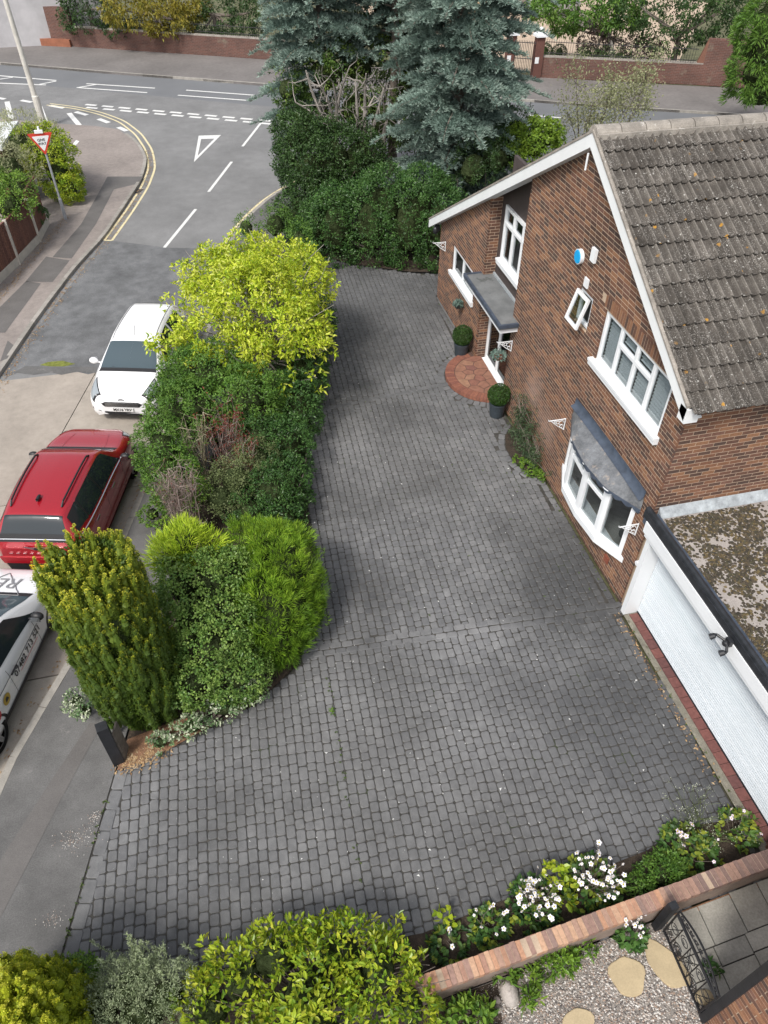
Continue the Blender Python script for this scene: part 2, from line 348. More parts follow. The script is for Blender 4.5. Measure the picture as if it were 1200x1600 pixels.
def strip(mb, pl, w, z, t=.5):
    a, b = offset(pl, w/2), offset(pl, -w/2); n = len(a)
    V = [(x, y, z) for x, y in np.concatenate([a, b])]
    mb.add(V, [(n+i, n+i+1, i+1, i) for i in range(n-1)], t)
def dist_line(P, pl):
    P = np.asarray(P, float); best = np.full(len(P), 1e9)
    for a, b in zip(pl[:-1], pl[1:]):
        a, b = np.array(a), np.array(b); d = b-a; u = np.clip(((P-a)@d)/(d@d), 0, 1)
        best = np.minimum(best, np.linalg.norm(P-(a+u[:, None]*d), axis=1))
    return best
def text(name, s, mat, parent, loc, rot, size, extrude=.001, shear=0.0, bold=0.0, align='CENTER'):
    cu = bpy.data.curves.new(name, 'FONT'); cu.body = s; cu.size = size; cu.extrude = extrude; cu.shear = shear; cu.offset = bold
    cu.align_x = align; cu.align_y = 'CENTER'; tmp = bpy.data.objects.new(name+'_curve', cu)
    me = bpy.data.meshes.new_from_object(tmp); bpy.data.objects.remove(tmp); me.materials.clear(); me.materials.append(mat)
    o = bpy.data.objects.new(name, me); C.objects.link(o); o.parent = parent; o.location = loc; o.rotation_euler = rot; return o

# ================================================================= GROUND AND ROADS
structure('ground', sheet([(-150,-60),(160,-60),(160,220),(-150,220)], -.16), mat_verge)
structure('main_road', sheet([(-70,79.5),(-70,60),(-3,36),(6,31),(60,6),(60,19.7),(25.459, 35.720),(17.259, 39.285),(0.356, 47.130),(-10.364, 52.781)], -.104), mat_mainroad)  # many coordinates from here on: image pixels projected through the camera onto assumed planes
street_left = [(-13.4,-8),(-11.2,0),(-6.056, 18.450),(-5.355, 21.388),(-4.451, 24.575),(-3.610, 26.802),(-2.881, 29.797),(-2.356, 31.890),(-2.085, 34.457),(-2.459, 36.624),(-3.269, 38.612)]
street_right = [(-8.8,-8),(-6.3,0),(-4.381, 7.220),(-3.727, 8.320),(-2.345, 13.157),(-0.9,18.3),(0.15,22.3),(0.587, 25.540),(1.343, 27.327),(2.230, 28.851),(3.033, 29.864),(5.2,31.3),(8.5,31.0),(14,28.8)]
SL, SR = smooth_line(street_left, 120), smooth_line(street_right, 120)
structure('side_street', sheet([(-16,18.2),(-16,52),(12,36.5),(16,30),(9,18.2)], -.100), mat_asphalt)
structure('worn_road_patch', sheet([(-6.064, 18.514),(-3.605, 26.640),(-1.510, 25.540),(1.849, 24.529),(3.5,16.4),(-1.5,17.4),(-3.452, 18.168),(-3.780, 18.085),(-4.087, 18.281),(-4.477, 18.213),(-4.754, 18.402),(-5.209, 18.381),(-5.588, 18.593),(-5.820, 18.489)], -.096), mat_asphalt_old)
# the near, concrete end of the street: slabs with open joints
conc = bpy.data.objects.new('concrete_street', sheet([(-22,-8),(-22,18.35),(4,18.35),(4,-8)], -.125).build('concrete_street', mat_joint, link=False)); C.objects.link(conc); conc['kind'] = 'structure'
ys = [18.28, 13.2, 8.42, 3.7, -1.0, -6.0]
def lj(y): return -3.62+(y-18.03)*.27
for i in range(5):
    for a, b in ((lambda y: -11.6+(y-18)*.27+3.9, lambda y: lj(y)-.012), (lambda y: lj(y)+.012, lambda y: lj(y)+3.2)):
        y0, y1 = ys[i+1]+.014, ys[i]-.014; m = MB()
        m.prism([(a(y0), y0), (b(y0), y0), (b(y1), y1), (a(y1), y1)], -.13, -.098, rng.uniform()); m.build('concrete_slab', mat_concrete, conc)

structure('road_moss', sheet([(-5.087, 18.830),(-4.881, 18.946),(-4.494, 18.923),(-4.144, 18.679),(-4.440, 18.618),(-4.777, 18.695)], -.091), M('road_moss', (.17,.19,.035), .95, [(9, .5, 1.3), (60, .6, 1.3)]))
structure('road_joint_patch', sheet([(-5.722, 18.624),(-5.209, 18.381),(-4.754, 18.402),(-4.477, 18.213),(-4.087, 18.281),(-3.583, 18.103),(-3.562, 18.417),(-4.438, 18.585),(-5.455, 18.882)], -.0935), mat_path_dark)
# ---- pavements: raised slabs, with kerb stones laid one by one
def kerb_run(parent, line, side, step=.915, w=.125, z0=-.14, z1=.004, y0=-5, y1=60, gap=.012):
    p = np.asarray(line); d = np.concatenate([[0], np.cumsum(np.linalg.norm(np.diff(p, axis=0), axis=1))])
    s = 0.0; k = 0
    while s+step < d[-1]:
        q = [np.array([np.interp(t, d, p[:, 0]), np.interp(t, d, p[:, 1])]) for t in (s+gap/2, s+step-gap/2)]
        if y0 < q[0][1] < y1:
            t = (q[1]-q[0]); t /= np.linalg.norm(t); nn = np.array([-t[1], t[0]])*side*w
            m = MB(); j = rng.uniform(-.004, .004)
            m.prism([tuple(q[0]), tuple(q[1]), tuple(q[1]+nn), tuple(q[0]+nn)], z0, z1+j, rng.uniform()); m.build('kerb_stone', mat_kerb, parent)
        s += step; k += 1
def pavement(name, poly, mat, z1=0.0):
    m = MB(); m.prism(poly, -.15, z1); return structure(name, m, mat)
pl = pavement('pavement', [tuple(q) for q in offset(SL, .12)] + [(-4.413, 39.277),(-6.628, 40.242),(-20,47),(-30,40),(-24,-8)], mat_path)
kerb_run(pl, SL, 1, y0=4)
inner = offset(SR, -.12)
back = [(15,26),(12,24.0),(6.6,28.4),(4.2,29.0),(3.0,25.0),(2.75,23.4),(1.1,20.4),(-.95,13.1),(-2.79,6.31),(-3.44,3.75),(-4.6,0),(-6.4,-8)]
pr = pavement('pavement', [tuple(q) for q in inner] + back, mat_path_dark)
kerb_run(pr, SR, -1, y0=3)
pt = sheet([(-5.774, 26.736),(-4.863, 28.348),(-1.856, 34.100),(-4.413, 39.277),(-6.628, 40.242),(-8.574, 38.784)], .003)
structure('pavement_patch', sheet([(-5.930, 23.790),(-5.459, 25.499),(-4.673, 25.030),(-5.101, 23.559)], .004), mat_patch)
structure('pavement_patch', sheet([(-5.248, 25.402),(-4.465, 27.972),(-3.692, 32.542),(-2.283, 32.231),(-2.483, 31.496),(-3.407, 31.084),(-3.951, 27.857),(-4.620, 25.164)], .0045), mat_patch)
structure('pavement_patch', sheet([(-5.915, 23.831),(-5.446, 23.549),(-6.161, 20.650),(-7.012, 20.844)], .004), mat_patch)
structure('pavement_patch', sheet([(-3.836, 6.211),(-3.220, 7.246),(-3.014, 7.198),(-3.585, 5.996),(-4.267, 4.456),(-4.769, 4.534)], .004), mat_patch)
structure('pavement_patch', sheet([(-6.038, 20.195),(-5.830, 19.870),(-5.922, 19.219),(-6.104, 19.097)], .004), mat_patch)
far_kerb = [(-60,77.5),(-10.271, 52.305),(-3.766, 48.794),(0.353, 46.705),(3.664, 44.959),(17.103, 38.931),(21.077, 36.839),(25.058, 35.113),(60,18)]
far_wall = [(-60,82.5),(-10.951, 57.727),(-6.595, 55.623),(0.609, 51.997),(4.233, 50.148),(18.737, 43.061),(24.089, 40.601),(29.036, 38.528),(60,23)]
fp = pavement('far_pavement', far_kerb + far_wall[::-1], mat_farpath)
kerb_run(fp, far_kerb, 1, step=1.8, y0=30, y1=56)
pavement('verge', [(x, y+.2) for x, y in far_wall] + [(70,60),(70,130),(-70,130)], mat_verge, -.02)
structure('gravel_drive', sheet([(15.6,45.6),(26.2,41.2),(40,60),(34,72),(12,72)], -.01), M('tan_gravel', (.46,.36,.27), .95, [(1.5, .85, 1.1), (60, .85, 1.1)], (60, .5, .01)))

# ---- painted lines
def lines(name, segs, w, mat, z=-.092):
    m = MB()
    for i, s in enumerate(segs): strip(m, s, w, z+.0006*(i % 4))
    return structure(name, m, mat)
ydl = [(-3.386, 26.538),(-2.687, 29.006),(-2.109, 31.346),(-1.806, 33.459),(-1.911, 35.731),(-2.374, 38.044),(-3.146, 40.138),(-4.235, 41.709),(-5.512, 42.951),(-6.861, 43.795)]
Y1 = smooth_line(ydl, 60); Y2 = offset(Y1, .27)
lines('double_yellow_line', [Y1, Y2, np.array([Y1[0], Y2[0]])], .085, mat_yline)
Y3 = smooth_line([(0.444, 25.414),(0.747, 26.373),(1.263, 27.463),(2.086, 28.883),(3.035, 30.069),(5.0,31.9),(8.3,31.7)], 40)
lines('double_yellow_line', [Y3, offset(Y3, -.26)], .095, mat_yline)
cl = [((-1.617, 25.564),(-0.393, 28.679)), ((0.186, 30.292),(1.358, 33.462)), ((1.997, 35.302),(3.185, 38.465))]
lines('centre_line', [np.array(s) for s in cl], .115, mat_line)
gw = []
A0, A1 = np.array((-5.040, 42.741)), np.array((3.292, 38.342)); dv = (A1-A0)/np.linalg.norm(A1-A0); nv = np.array([-dv[1], dv[0]])
L = np.linalg.norm(A1-A0); s = 0
while s < L:
    for off_, sh in ((0, 0.0), (.42, -.3)):
        p = A0+dv*(s+sh)+nv*off_; gw.append(np.array([p, p+dv*.62]))
    s += .93
lines('give_way_line', gw, .21, mat_line)
tri = [np.array(q) for q in ((0.189, 37.116),(1.138, 37.001),(-0.177, 33.878))]
m = MB(); tc = sum(tri)/3; o3 = [tuple(q+(q-tc)*.06) for q in tri]; i3 = [tuple(tc+np.array((q-tc))*k) for q, k in zip(tri, (.62, .62, .70))]; m.add([(*q, -.091) for q in o3+i3], [(0,1,4,3),(1,2,5,4),(2,0,3,5)]); m.f = [(a[:, ::-1], tt) for a, tt in m.f]; structure('give_way_triangle', m, mat_line)
mk = [((-10.205, 49.913),(-6.884, 48.144)),((-9.996, 48.290),(-7.348, 47.343)),((-7.693, 47.544),(-6.874, 48.011)),((-9.896, 49.047),(-9.263, 49.310)),((-5.716, 46.493),(-2.073, 44.735)),((-5.257, 47.151),(-1.669, 45.503)),((-5.650, 46.479),(-4.681, 46.901)),((-0.520, 43.924),(2.866, 42.266)),((-0.057, 44.788),(3.381, 43.087)),
      ((16.170, 36.874),(17.761, 36.010)),((15.798, 35.927),(17.120, 35.141))]
lines('hatching_line', [np.array(s) for s in mk], .14, mat_line)
bay = [((-9.000, 44.592),(-8.438, 41.587)),((-7.322, 43.451),(-6.823, 40.836)),((-5.814, 41.946),(-5.220, 39.897)),((-8.332, 44.675),(-7.761, 44.212)),((-6.834, 43.456),(-6.118, 42.864)),((-5.523, 42.093),(-4.947, 41.445)),((-4.378, 40.707),(-3.882, 39.999)),((-3.424, 39.217),(-3.038, 38.562)),((-9.594, 45.405),(-9.151, 45.079))]
lines('bay_line', [np.array(s) for s in bay], .24, mat_line)
tag(structure('leaf_litter', (lambda m: [m.add((lambda c, a, r: [(c[0]+r*math.cos(a), c[1]+r*math.sin(a), c[2]), (c[0]-r*math.sin(a)*.5, c[1]+r*math.cos(a)*.5, c[2]+.012), (c[0]-r*math.cos(a), c[1]-r*math.sin(a), c[2]), (c[0]+r*math.sin(a)*.5, c[1]-r*math.cos(a)*.5, c[2]+.004)])(
    (*(p+np.array([rng.normal(0, sp), rng.normal(0, sp)])), z), rng.uniform(0, 6.3), rng.uniform(.012, .035)), [(0,1,2,3)], rng.uniform()) for p, sp, z in
    [(q, .10, -.088) for q in offset(SL, -.16)[35:112] for _ in range(26)] + [(q, .09, -.088) for q in offset(SR, .12)[30:110] for _ in range(10)] +
    [(np.array((-2.740, 6.328))+np.array([t*.62, t*.14])*1.1, .09, .012) for t in np.linspace(.1, 1, 60) for _ in range(6)] +
    [(np.array((-5.889, 26.399))+np.array([(t-.5)*1.2, (t-.5)*4.4])-np.array([-.25, 0]), .10, .012) for t in np.linspace(-.6, 1, 60) for _ in range(9)] +
    [(np.array([6.33, y]), .05, .012) for y in np.linspace(4.0, 7.3, 45) for _ in range(3)]] and m)(MB()), mat_litter), kind='stuff')
m = MB(); m.box((-.22,-.11,0), (.22,.11,.012)); g = m.build('drain_gully', mat_black); g.location = (*(-2.504, 30.956), -.1); g.rotation_euler = (0,0,R(62)); tag(g, 'dark gully slot in the kerb at the street corner', 'drain')
m = MB(); m.prism([(-5.299, 36.920),(-5.193, 37.420),(-5.044, 37.212),(-5.174, 36.635)], 0, .008); g = m.build('cover_plate', mat_line); tag(g, 'small pale cover plate let into the corner pavement', 'cover plate')

# ================================================================= DRIVEWAY
drive_poly = [(-3.5,2.6),(-3.44,3.75),(-2.79,6.31),(-2.6,6.36),(-1.94,6.50),(-.49,6.98),(.3,7.6),(.75,8.5),(.98,9.5),(1.04,10.6),(1.2,12.7),(1.9,15.5),(2.3,18.0),(2.55,20.4),(2.2,22.2),(1.5,23.2),(2.6,24.4),(3.3,23.7),(4.57,22.55),(6.1,21.7),(7.4,21.2),(7.4,20.4),(6.46,20.1),(6.46,7.30),(6.40,7.30),(6.40,2.5),(1.0,2.3)]
drive = sheet(drive_poly, -.016).build('driveway', mat_joint); tag(drive, kind='structure')
V_ = np.array([.042, .9991]); U_ = np.array([.9991, -.042])
bandA, bandB = np.array((.30, 7.84)), np.array((6.45, 7.50))
band2A, band2B = np.array((1.6, 14.95)), np.array((5.5, 15.40))
wbed = [(6.46,13.30),(6.16,12.95),(6.0,12.5),(6.02,12.0),(6.2,11.5),(6.46,11.2)]
semi_c, semi_r = np.array((6.62, 15.45)), 1.16
border = [(-3.52,3.4),(-2.79,6.31)]
B = []   # centre x, y, length, width, angle, tint
ang = math.atan2(V_[1], V_[0])
lens = np.array([.135, .165, .195, .23])
for i in range(-40, 80):
    x_off = i*.143; s = 2.3+rng.uniform(0, .2)
    while s < 25:
        l = lens[rng.choice(4, p=[.2, .38, .32, .1])]
        c = U_*x_off + V_*(s+l/2); B.append((c[0], c[1], l, .143, ang, rng.uniform())); s += l
B = np.array(B); P = B[:, :2]
keep = inpoly(P, drive_poly) & ~inpoly(P, wbed)
for a, b, h in ((bandA, bandB, .135), (band2A, band2B, .07)):
    keep &= dist_line(P, [a, b]) > h-.065
keep &= np.linalg.norm(P-semi_c, axis=1) > semi_r+.22
keep &= ~((dist_line(P, border) < .16) & (P[:, 1] < 6.3))
keep &= dist_line(P, wbed) > .19
keep &= ~((P[:, 0] > 6.30) & (P[:, 1] > 7.3) & (P[:, 1] < 19.9))
under = (dist_line(P, [bandA, bandB]) < .24) | (dist_line(P, [band2A, band2B]) < .17) | (dist_line(P, border) < .27); B = [tuple(q)+(-.007*u,) for q, u in zip(B[keep], under[keep])]
def row(a, b, offs, step, w, lo=0.0):
    d = (b-a); L = np.linalg.norm(d); d = d/L; nn = np.array([-d[1], d[0]]); s = lo
    while s < L:
        l = step*rng.uniform(.92, 1.08); c = a+d*(s+l/2)+nn*offs; B.append((c[0], c[1], l, w, math.atan2(d[1], d[0]), rng.uniform(), 0)); s += l
row(bandA, bandB, .066, .21, .13); row(bandA, bandB, -.07, .21, .13, .1)
row(band2A, band2B, 0, .20, .13)
row(np.array((6.385,7.5)), np.array((6.385,11.1)), 0, .21, .14); row(np.array((6.385,16.8)), np.array((6.385,20.0)), 0, .21, .14)
row(np.array((-3.40,3.4)), np.array((-2.69,6.24)), 0, .33, .20)
for k in range(24):
    a = R(90)+R(180)*(k+.5)/24; c = semi_c+(semi_r+.12)*np.array([math.cos(a), math.sin(a)])
    if c[0] < 6.4: B.append((c[0], c[1], .20, .155, a, rng.uniform(), 0))
wl = smooth_line(wbed, 40); wd = np.concatenate([[0], np.cumsum(np.linalg.norm(np.diff(wl, axis=0), axis=1))]); s = 0
while s < wd[-1]-.1:
    p = np.array([np.interp(s+.1, wd, wl[:, 0]), np.interp(s+.1, wd, wl[:, 1])]); q = np.array([np.interp(s+.14, wd, wl[:, 0]), np.interp(s+.14, wd, wl[:, 1])])
    d = (q-p)/np.linalg.norm(q-p); c = p-np.array([-d[1], d[0]])*.09
    B.append((c[0], c[1], .2, .16, math.atan2(d[1], d[0]), rng.uniform(), 0)); s += .2
def block_geo(l, w, jit, gap=.0095, h=.05):
    """one tumbled block: eight-sided top with worn corners and a chamfer"""
    a, b = l/2-gap/2, w/2-gap/2; k = .022
    def ringv(i, z, kk):
        A, Bq = a-i, b-i
        p = [(A-kk,-Bq),(A,-Bq+kk),(A,Bq-kk),(A-kk,Bq),(-A+kk,Bq),(-A,Bq-kk),(-A,-Bq+kk),(-A+kk,-Bq)]
        return [(x+jit[n, 0], y+jit[n, 1], z) for n, (x, y) in enumerate(p)]
    v = ringv(0, -h, k)+ringv(0, -.011, k)+ringv(.010, 0.0, k)
    f = [(i, (i+1) % 8, 8+(i+1) % 8, 8+i) for i in range(8)]+[(8+i, 8+(i+1) % 8, 16+(i+1) % 8, 16+i) for i in range(8)]+[tuple(range(16, 24))]
    return np.array(v), f
B = np.array(B); dist = np.sqrt(B[:, 0]**2+B[:, 1]**2+121)
ok = (B[:, 1] > 3.75) & (B[:, 0] > -2.6) & (B[:, 0] < 5.6)
order = np.argsort(np.where(ok, dist, 1e6)); singles = set(order[:298].tolist())
BF4 = None; vs, fs4, fs8, ts4, ts8 = [], [], [], [], []; n0 = 0; variants = {}
for i, (x, y, l, w, a, t, zz) in enumerate(B):
    dz = rng.normal(0, .0022)+zz; a2 = a+rng.normal(0, .012)
    if i in singles:
        key = (round(l, 2), round(w, 3), int(t*5))
        if key not in variants:
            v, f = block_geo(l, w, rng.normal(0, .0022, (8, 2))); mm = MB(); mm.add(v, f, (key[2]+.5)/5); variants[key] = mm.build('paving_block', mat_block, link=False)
        inst('paving_block', variants[key], drive, (x, y, dz), rot=(rng.normal(0, .006), rng.normal(0, .006), a2))
    else:
        v, f = block_geo(l, w, rng.normal(0, .0025, (8, 2)))
        ca, sa = math.cos(a2), math.sin(a2); tx, ty = rng.normal(0, .006, 2)
        v = np.stack([x+v[:, 0]*ca-v[:, 1]*sa, y+v[:, 0]*sa+v[:, 1]*ca, v[:, 2]+dz+v[:, 0]*tx+v[:, 1]*ty], 1)
        vs.append(v); fs4.append(np.array(f[:16])+n0); fs8.append(np.array([f[16]])+n0); ts4.append(np.full(16, t)); ts8.append([t]); n0 += 24
mm = MB(); mm.v = [np.concatenate(vs)]; mm.n = n0
mm.f = [(np.concatenate(fs4), np.concatenate(ts4)), (np.concatenate(fs8), np.concatenate(ts8))]
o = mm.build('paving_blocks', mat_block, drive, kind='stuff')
structure('planting_bed', sheet([(-2.75,6.30),(-2.55,6.33),(-1.94,6.48),(-.49,6.98),(.3,7.6),(.75,8.5),(.98,9.5),(1.04,10.6),(1.2,12.7),(1.9,15.5),(2.3,18.0),(2.55,20.4),(2.2,22.2),(1.5,22.9),(1.0,20.4),(-.95,13.1)], .006), mat_soil)
structure('bare_soil', sheet([(-2.76,6.29),(-2.55,6.32),(-1.94,6.47),(-1.3,6.72),(-1.7,7.0),(-2.6,6.8)], .011), mat_drysoil)
structure('planting_bed', sheet(wbed, .012), mat_soil)
structure('planting_bed', sheet([(6.35,3.35),(6.2,2.72),(1.0,2.35),(-3.6,2.3),(-3.5,3.3),(-1,3.1),(1.3,2.95),(2.6,3.1),(3.6,3.12),(4.8,3.25),(5.4,3.45)], .012), mat_soil)
structure('planting_bed', sheet([(3.0,23.9),(4.57,22.6),(6.1,21.75),(9,21),(12,24),(6.6,28.4),(4.2,29.0)], .012), mat_soil)
# petals and grit lying on the blocks
m = MB()
for _ in range(330):
    x, y = rng.uniform(-2.2, 6.2), rng.uniform(3.2, 16)
    if inpoly([(x, y)], drive_poly)[0]:
        a, r = rng.uniform(0, 6.3), rng.uniform(.006, .016)*(1.8 if rng.uniform() < .1 else 1)
        m.add([(x+r*math.cos(a), y+r*math.sin(a), .006), (x-r*math.sin(a), y+r*math.cos(a), .010), (x-r*math.cos(a), y-r*math.sin(a), .006)], [(0,1,2)], .9)
tag(m.build('fallen_petals', mat_line), 'scatter of tiny white petals on the charcoal blocks', 'petals', kind='stuff')

m = MB()
for c, n, sx, sy in (((-3.313, 5.338),240,.32,.22), ((-3.545, 4.286),80,.16,.12), ((-3.052, 5.617),90,.12,.1)):
    for _ in range(n):
        x, y, r, a = c[0]+rng.normal(0, sx*.5), c[1]+rng.normal(0, sy*.5), rng.uniform(.005, .009), rng.uniform(0, 6)
        m.add([(x+r*math.cos(a+k*1.571), y+r*math.sin(a+k*1.571), .005) for k in range(4)]+[(x, y, .005+r*.7)], [(0,1,4),(1,2,4),(2,3,4),(3,0,4)], rng.uniform())
tag(m.build('loose_grit', mat_pebble), 'patches of loose pale grit on the dark pavement by the driveway', kind='stuff')

# weeds and moss tufts in the joints along the seam, the edges and the wall foot
m = MB(); W_ = []
for _ in range(34): y = rng.uniform(3.6, 7.2); W_.append((.78-(7.2-y)*.044+rng.normal(0, .02), y))
for _ in range(40): y = rng.uniform(7.6, 19.5); W_.append((6.40+rng.normal(0, .03), y))
for _ in range(36): f = rng.uniform(); W_.append((-3.47+.66*f+rng.normal(0, .02), 3.6+2.6*f))
for _ in range(26): W_.append((rng.uniform(2.5, 6.2), rng.uniform(8, 17)))
for _ in range(20): W_.append((6.42+rng.normal(0, .02), rng.uniform(3.6, 7.2)))
for x, y in W_:
    if abs(y-15.4) < 1.5 and x > 5.2: continue
    for _ in range(rng.integers(3, 9)):
        a, r, h = rng.uniform(0, 6.28), rng.uniform(.008, .028), rng.uniform(.008, .03); c, s_ = math.cos(a), math.sin(a)
        m.add([(x, y, .002), (x+r*c*.6-r*s_*.3, y+r*s_*.6+r*c*.3, h), (x+r*c*1.3, y+r*s_*1.3, h*.6), (x+r*c*.6+r*s_*.3, y+r*s_*.6-r*c*.3, h)], [(0,1,2),(0,2,3)], rng.uniform())
tag(m.build('joint_weeds', M('small_weed', [(.05,.09,.02), (.09,.15,.03), (.13,.15,.05)], .7)), 'tiny weeds and moss in the paving joints and along the edges', kind='stuff')

# ================================================================= HOUSE
house = thing('brick_house', 'brick house with grey tiled roof, white windows and bow window beside the paved driveway', 'house', (6.5, 7.58, 0))
XF, YN, YF, XB = 6.5, 7.58, 20.0, 14.5
RY, RZ, SLOPE = 11.72, 7.18, .563          # ridge line height and fall of the roof
def roof_z(y): return RZ-SLOPE*abs(y-RY)
FW = Fr((XF, 0, 0), (0,1,0), (0,0,1), (-1,0,0))        # a = y, b = z, c = outwards
SW = Fr((0, YN, 0), (1,0,0), (0,0,1), (0,-1,0))        # a = x
RECx = 6.80; R0, R1 = 14.24, 16.33
all_bricks = []
def brick_wall(F, span, z0, z1, holes, mort, clip=None, bond=0.0, course=.075, bl=.225, face=-.006, mask=None):
    """mortar backing as boxes and a list of stretchers; holes: (a0, a1, b0, b1)"""
    k = 0; z = z0; runs = []
    while z < z1-.03:
        za, zb = z, min(z+course, z1); iv = [list(span)]
        if clip:
            c0, c1 = clip((za+zb)/2); iv = [[max(span[0], c0), min(span[1], c1)]]
        for h in holes:
            if h[2] < zb-.02 and h[3] > za+.02:
                nv = []
                for a, b in iv:
                    if h[0] > a+.01: nv.append([a, min(b, h[0])])
                    if h[1] < b-.01: nv.append([max(a, h[1]), b])
                    if h[1] <= a or h[0] >= b: nv.append([a, b])
                iv = [list(q) for q in {tuple(q) for q in nv if q[1]-q[0] > .02}]
        for a, b in iv:
            mort.fbox(F, (a+.017, b-.017), (za, zb), (-.10, face-.0032))
            s = a-((k % 2)*bl/2+bond) % bl
            while s < b:
                p, q = max(s, a)+.006*(s > a), min(s+bl, b)-.006*(s+bl < b)
                if q-p > .03: all_bricks.append((F, p, q, za+.0065, zb-.0085, rng.normal(0, .0005)+face, rng.uniform(), (q-p) > .20 and clip is None))
                s += bl
        z += course; k += 1
mort = MB()
holesF = [(8.10,10.43,3.54,4.66), (10.93,11.46,3.94,4.58), (8.02,10.58,.84,2.34), (16.93,18.80,1.30,2.16), (R0,R1,-1,9)]
brick_wall(FW, (YN, YF), 0, RZ, holesF, mort, clip=lambda z: (max(YN, RY-(RZ-.10-z)/SLOPE), min(YF, RY+(RZ-.10-z)/SLOPE)))
SWspan = (XF+.006, XB)
brick_wall(SW, SWspan, 2.28, 4.62, [], mort, bond=.11)
brick_wall(Fr((0, 7.44, 0), (1,0,0), (0,0,1), (0,-1,0)), (XF+.004, 6.72), 0, 2.0, [], mort)
# returns of the porch recess
brick_wall(Fr((0, R1, 0), (1,0,0), (0,0,1), (0,-1,0)), (XF+.006, RECx+.1), 0, 4.45, [], mort, bond=.05, bl=.225)
brick_wall(Fr((0, R0, 0), (1,0,0), (0,0,1), (0,1,0)), (XF+.006, RECx+.1), 0, 5.6, [], mort)
# toothed quoin on the far side of the recess and soldier course over the upper window
sold = []
for i in range(32):
    y = 8.14+i*.0745
    sold.append((FW, y+.006, y+.0665, 4.675, 4.885, -.003+rng.normal(0, .001), rng.uniform(0, .65), False))
all_bricks += sold
cut = [(8.10, 10.46, 4.67, 4.89)]
def in_cut(b): return b[0] is FW and b[3] > 4.63 and b[4] < 4.93 and b[1] < 10.52 and b[2] > 8.12 and b not in sold
all_bricks = [b for b in all_bricks if not (b[0] is FW and b[3] > 4.60 and b[3] < 4.86 and (b[2]-b[1]) > .10 and b[1] < 10.5 and b[2] > 8.13)]
mort.build('mortar_wall', mat_mortar, house)
# nearest whole bricks are pieces of their own; the others are one part
def bpos(b): return np.array(b[0]((b[1]+b[2])/2, (b[3]+b[4])/2, 0))
camp = np.array((0, 0, 11.0))
dd = np.array([np.linalg.norm(bpos(b)-camp)*(1.0 if b[0] is SW else 1.06) if (b[2]-b[1]) > .2 and bpos(b)[0] < 9.0 and bpos(b)[2] > 2.6 else 1e6 for b in all_bricks])
single = set(np.argsort(dd)[:298].tolist()); bv = {}
mm = MB()
for i, b in enumerate(all_bricks):
    F, p, q, z0, z1, c, t, _ = b
    if i in single:
        key = (F is SW, int(t*11)); ctr = F((p+q)/2, (z0+z1)/2, c)
        if key not in bv:
            k = MB(); G2 = Fr((0,0,0), (1,0,0) if F is SW else (0,1,0), (0,0,1), (0,-1,0) if F is SW else (-1,0,0))
            k.fbox(G2, (-.1065,.1065), (-.0307,.0307), (-.02,0), (key[1]+.5)/11); bv[key] = k.build('brick', mat_brick, link=False)
        inst('brick', bv[key], house, ctr)
    else: mm.fbox(F, (p, q), (z0, z1), (c-.02, c), t)
mm.build('bricks', mat_brick, house, kind='stuff')

# ---- rooms behind the glass, so windows show a dark interior
m = MB()
for (y0, y1, z0, z1) in ((8.0,10.6,3.4,4.66), (10.8,11.6,3.7,4.7), (7.9,10.7,.5,2.34), (16.7,19,.9,2.2)):
    m.box((XF+1.8, y0, z0), (XF+1.86, y1, z1)); m.box((XF+.1, y0-.05, z0), (XF+1.86, y0, z1)); m.box((XF+.1, y1, z0), (XF+1.86, y1+.05, z1))
    m.box((XF+.1, y0, z0-.05), (XF+1.86, y1, z0)); m.box((XF+.1, y0, z1), (XF+1.86, y1, z1+.05))
m.box((7.1, R0-.05, 0), (8.6, R1+.05, .01)); m.box((8.6, R0-.05, 0), (8.66, R1+.05, 4.4)); m.box((7.0, R0-.1, 0), (8.66, R0-.05, 4.4)); m.box((7.0, R1+.05, 0), (8.66, R1+.1, 4.4)); m.box((7.0, R0, 2.2), (8.6, R1, 2.4)); m.box((7.0, R0, 4.45), (8.6, R1, 4.5))
m.build('interior', mat_room, house)

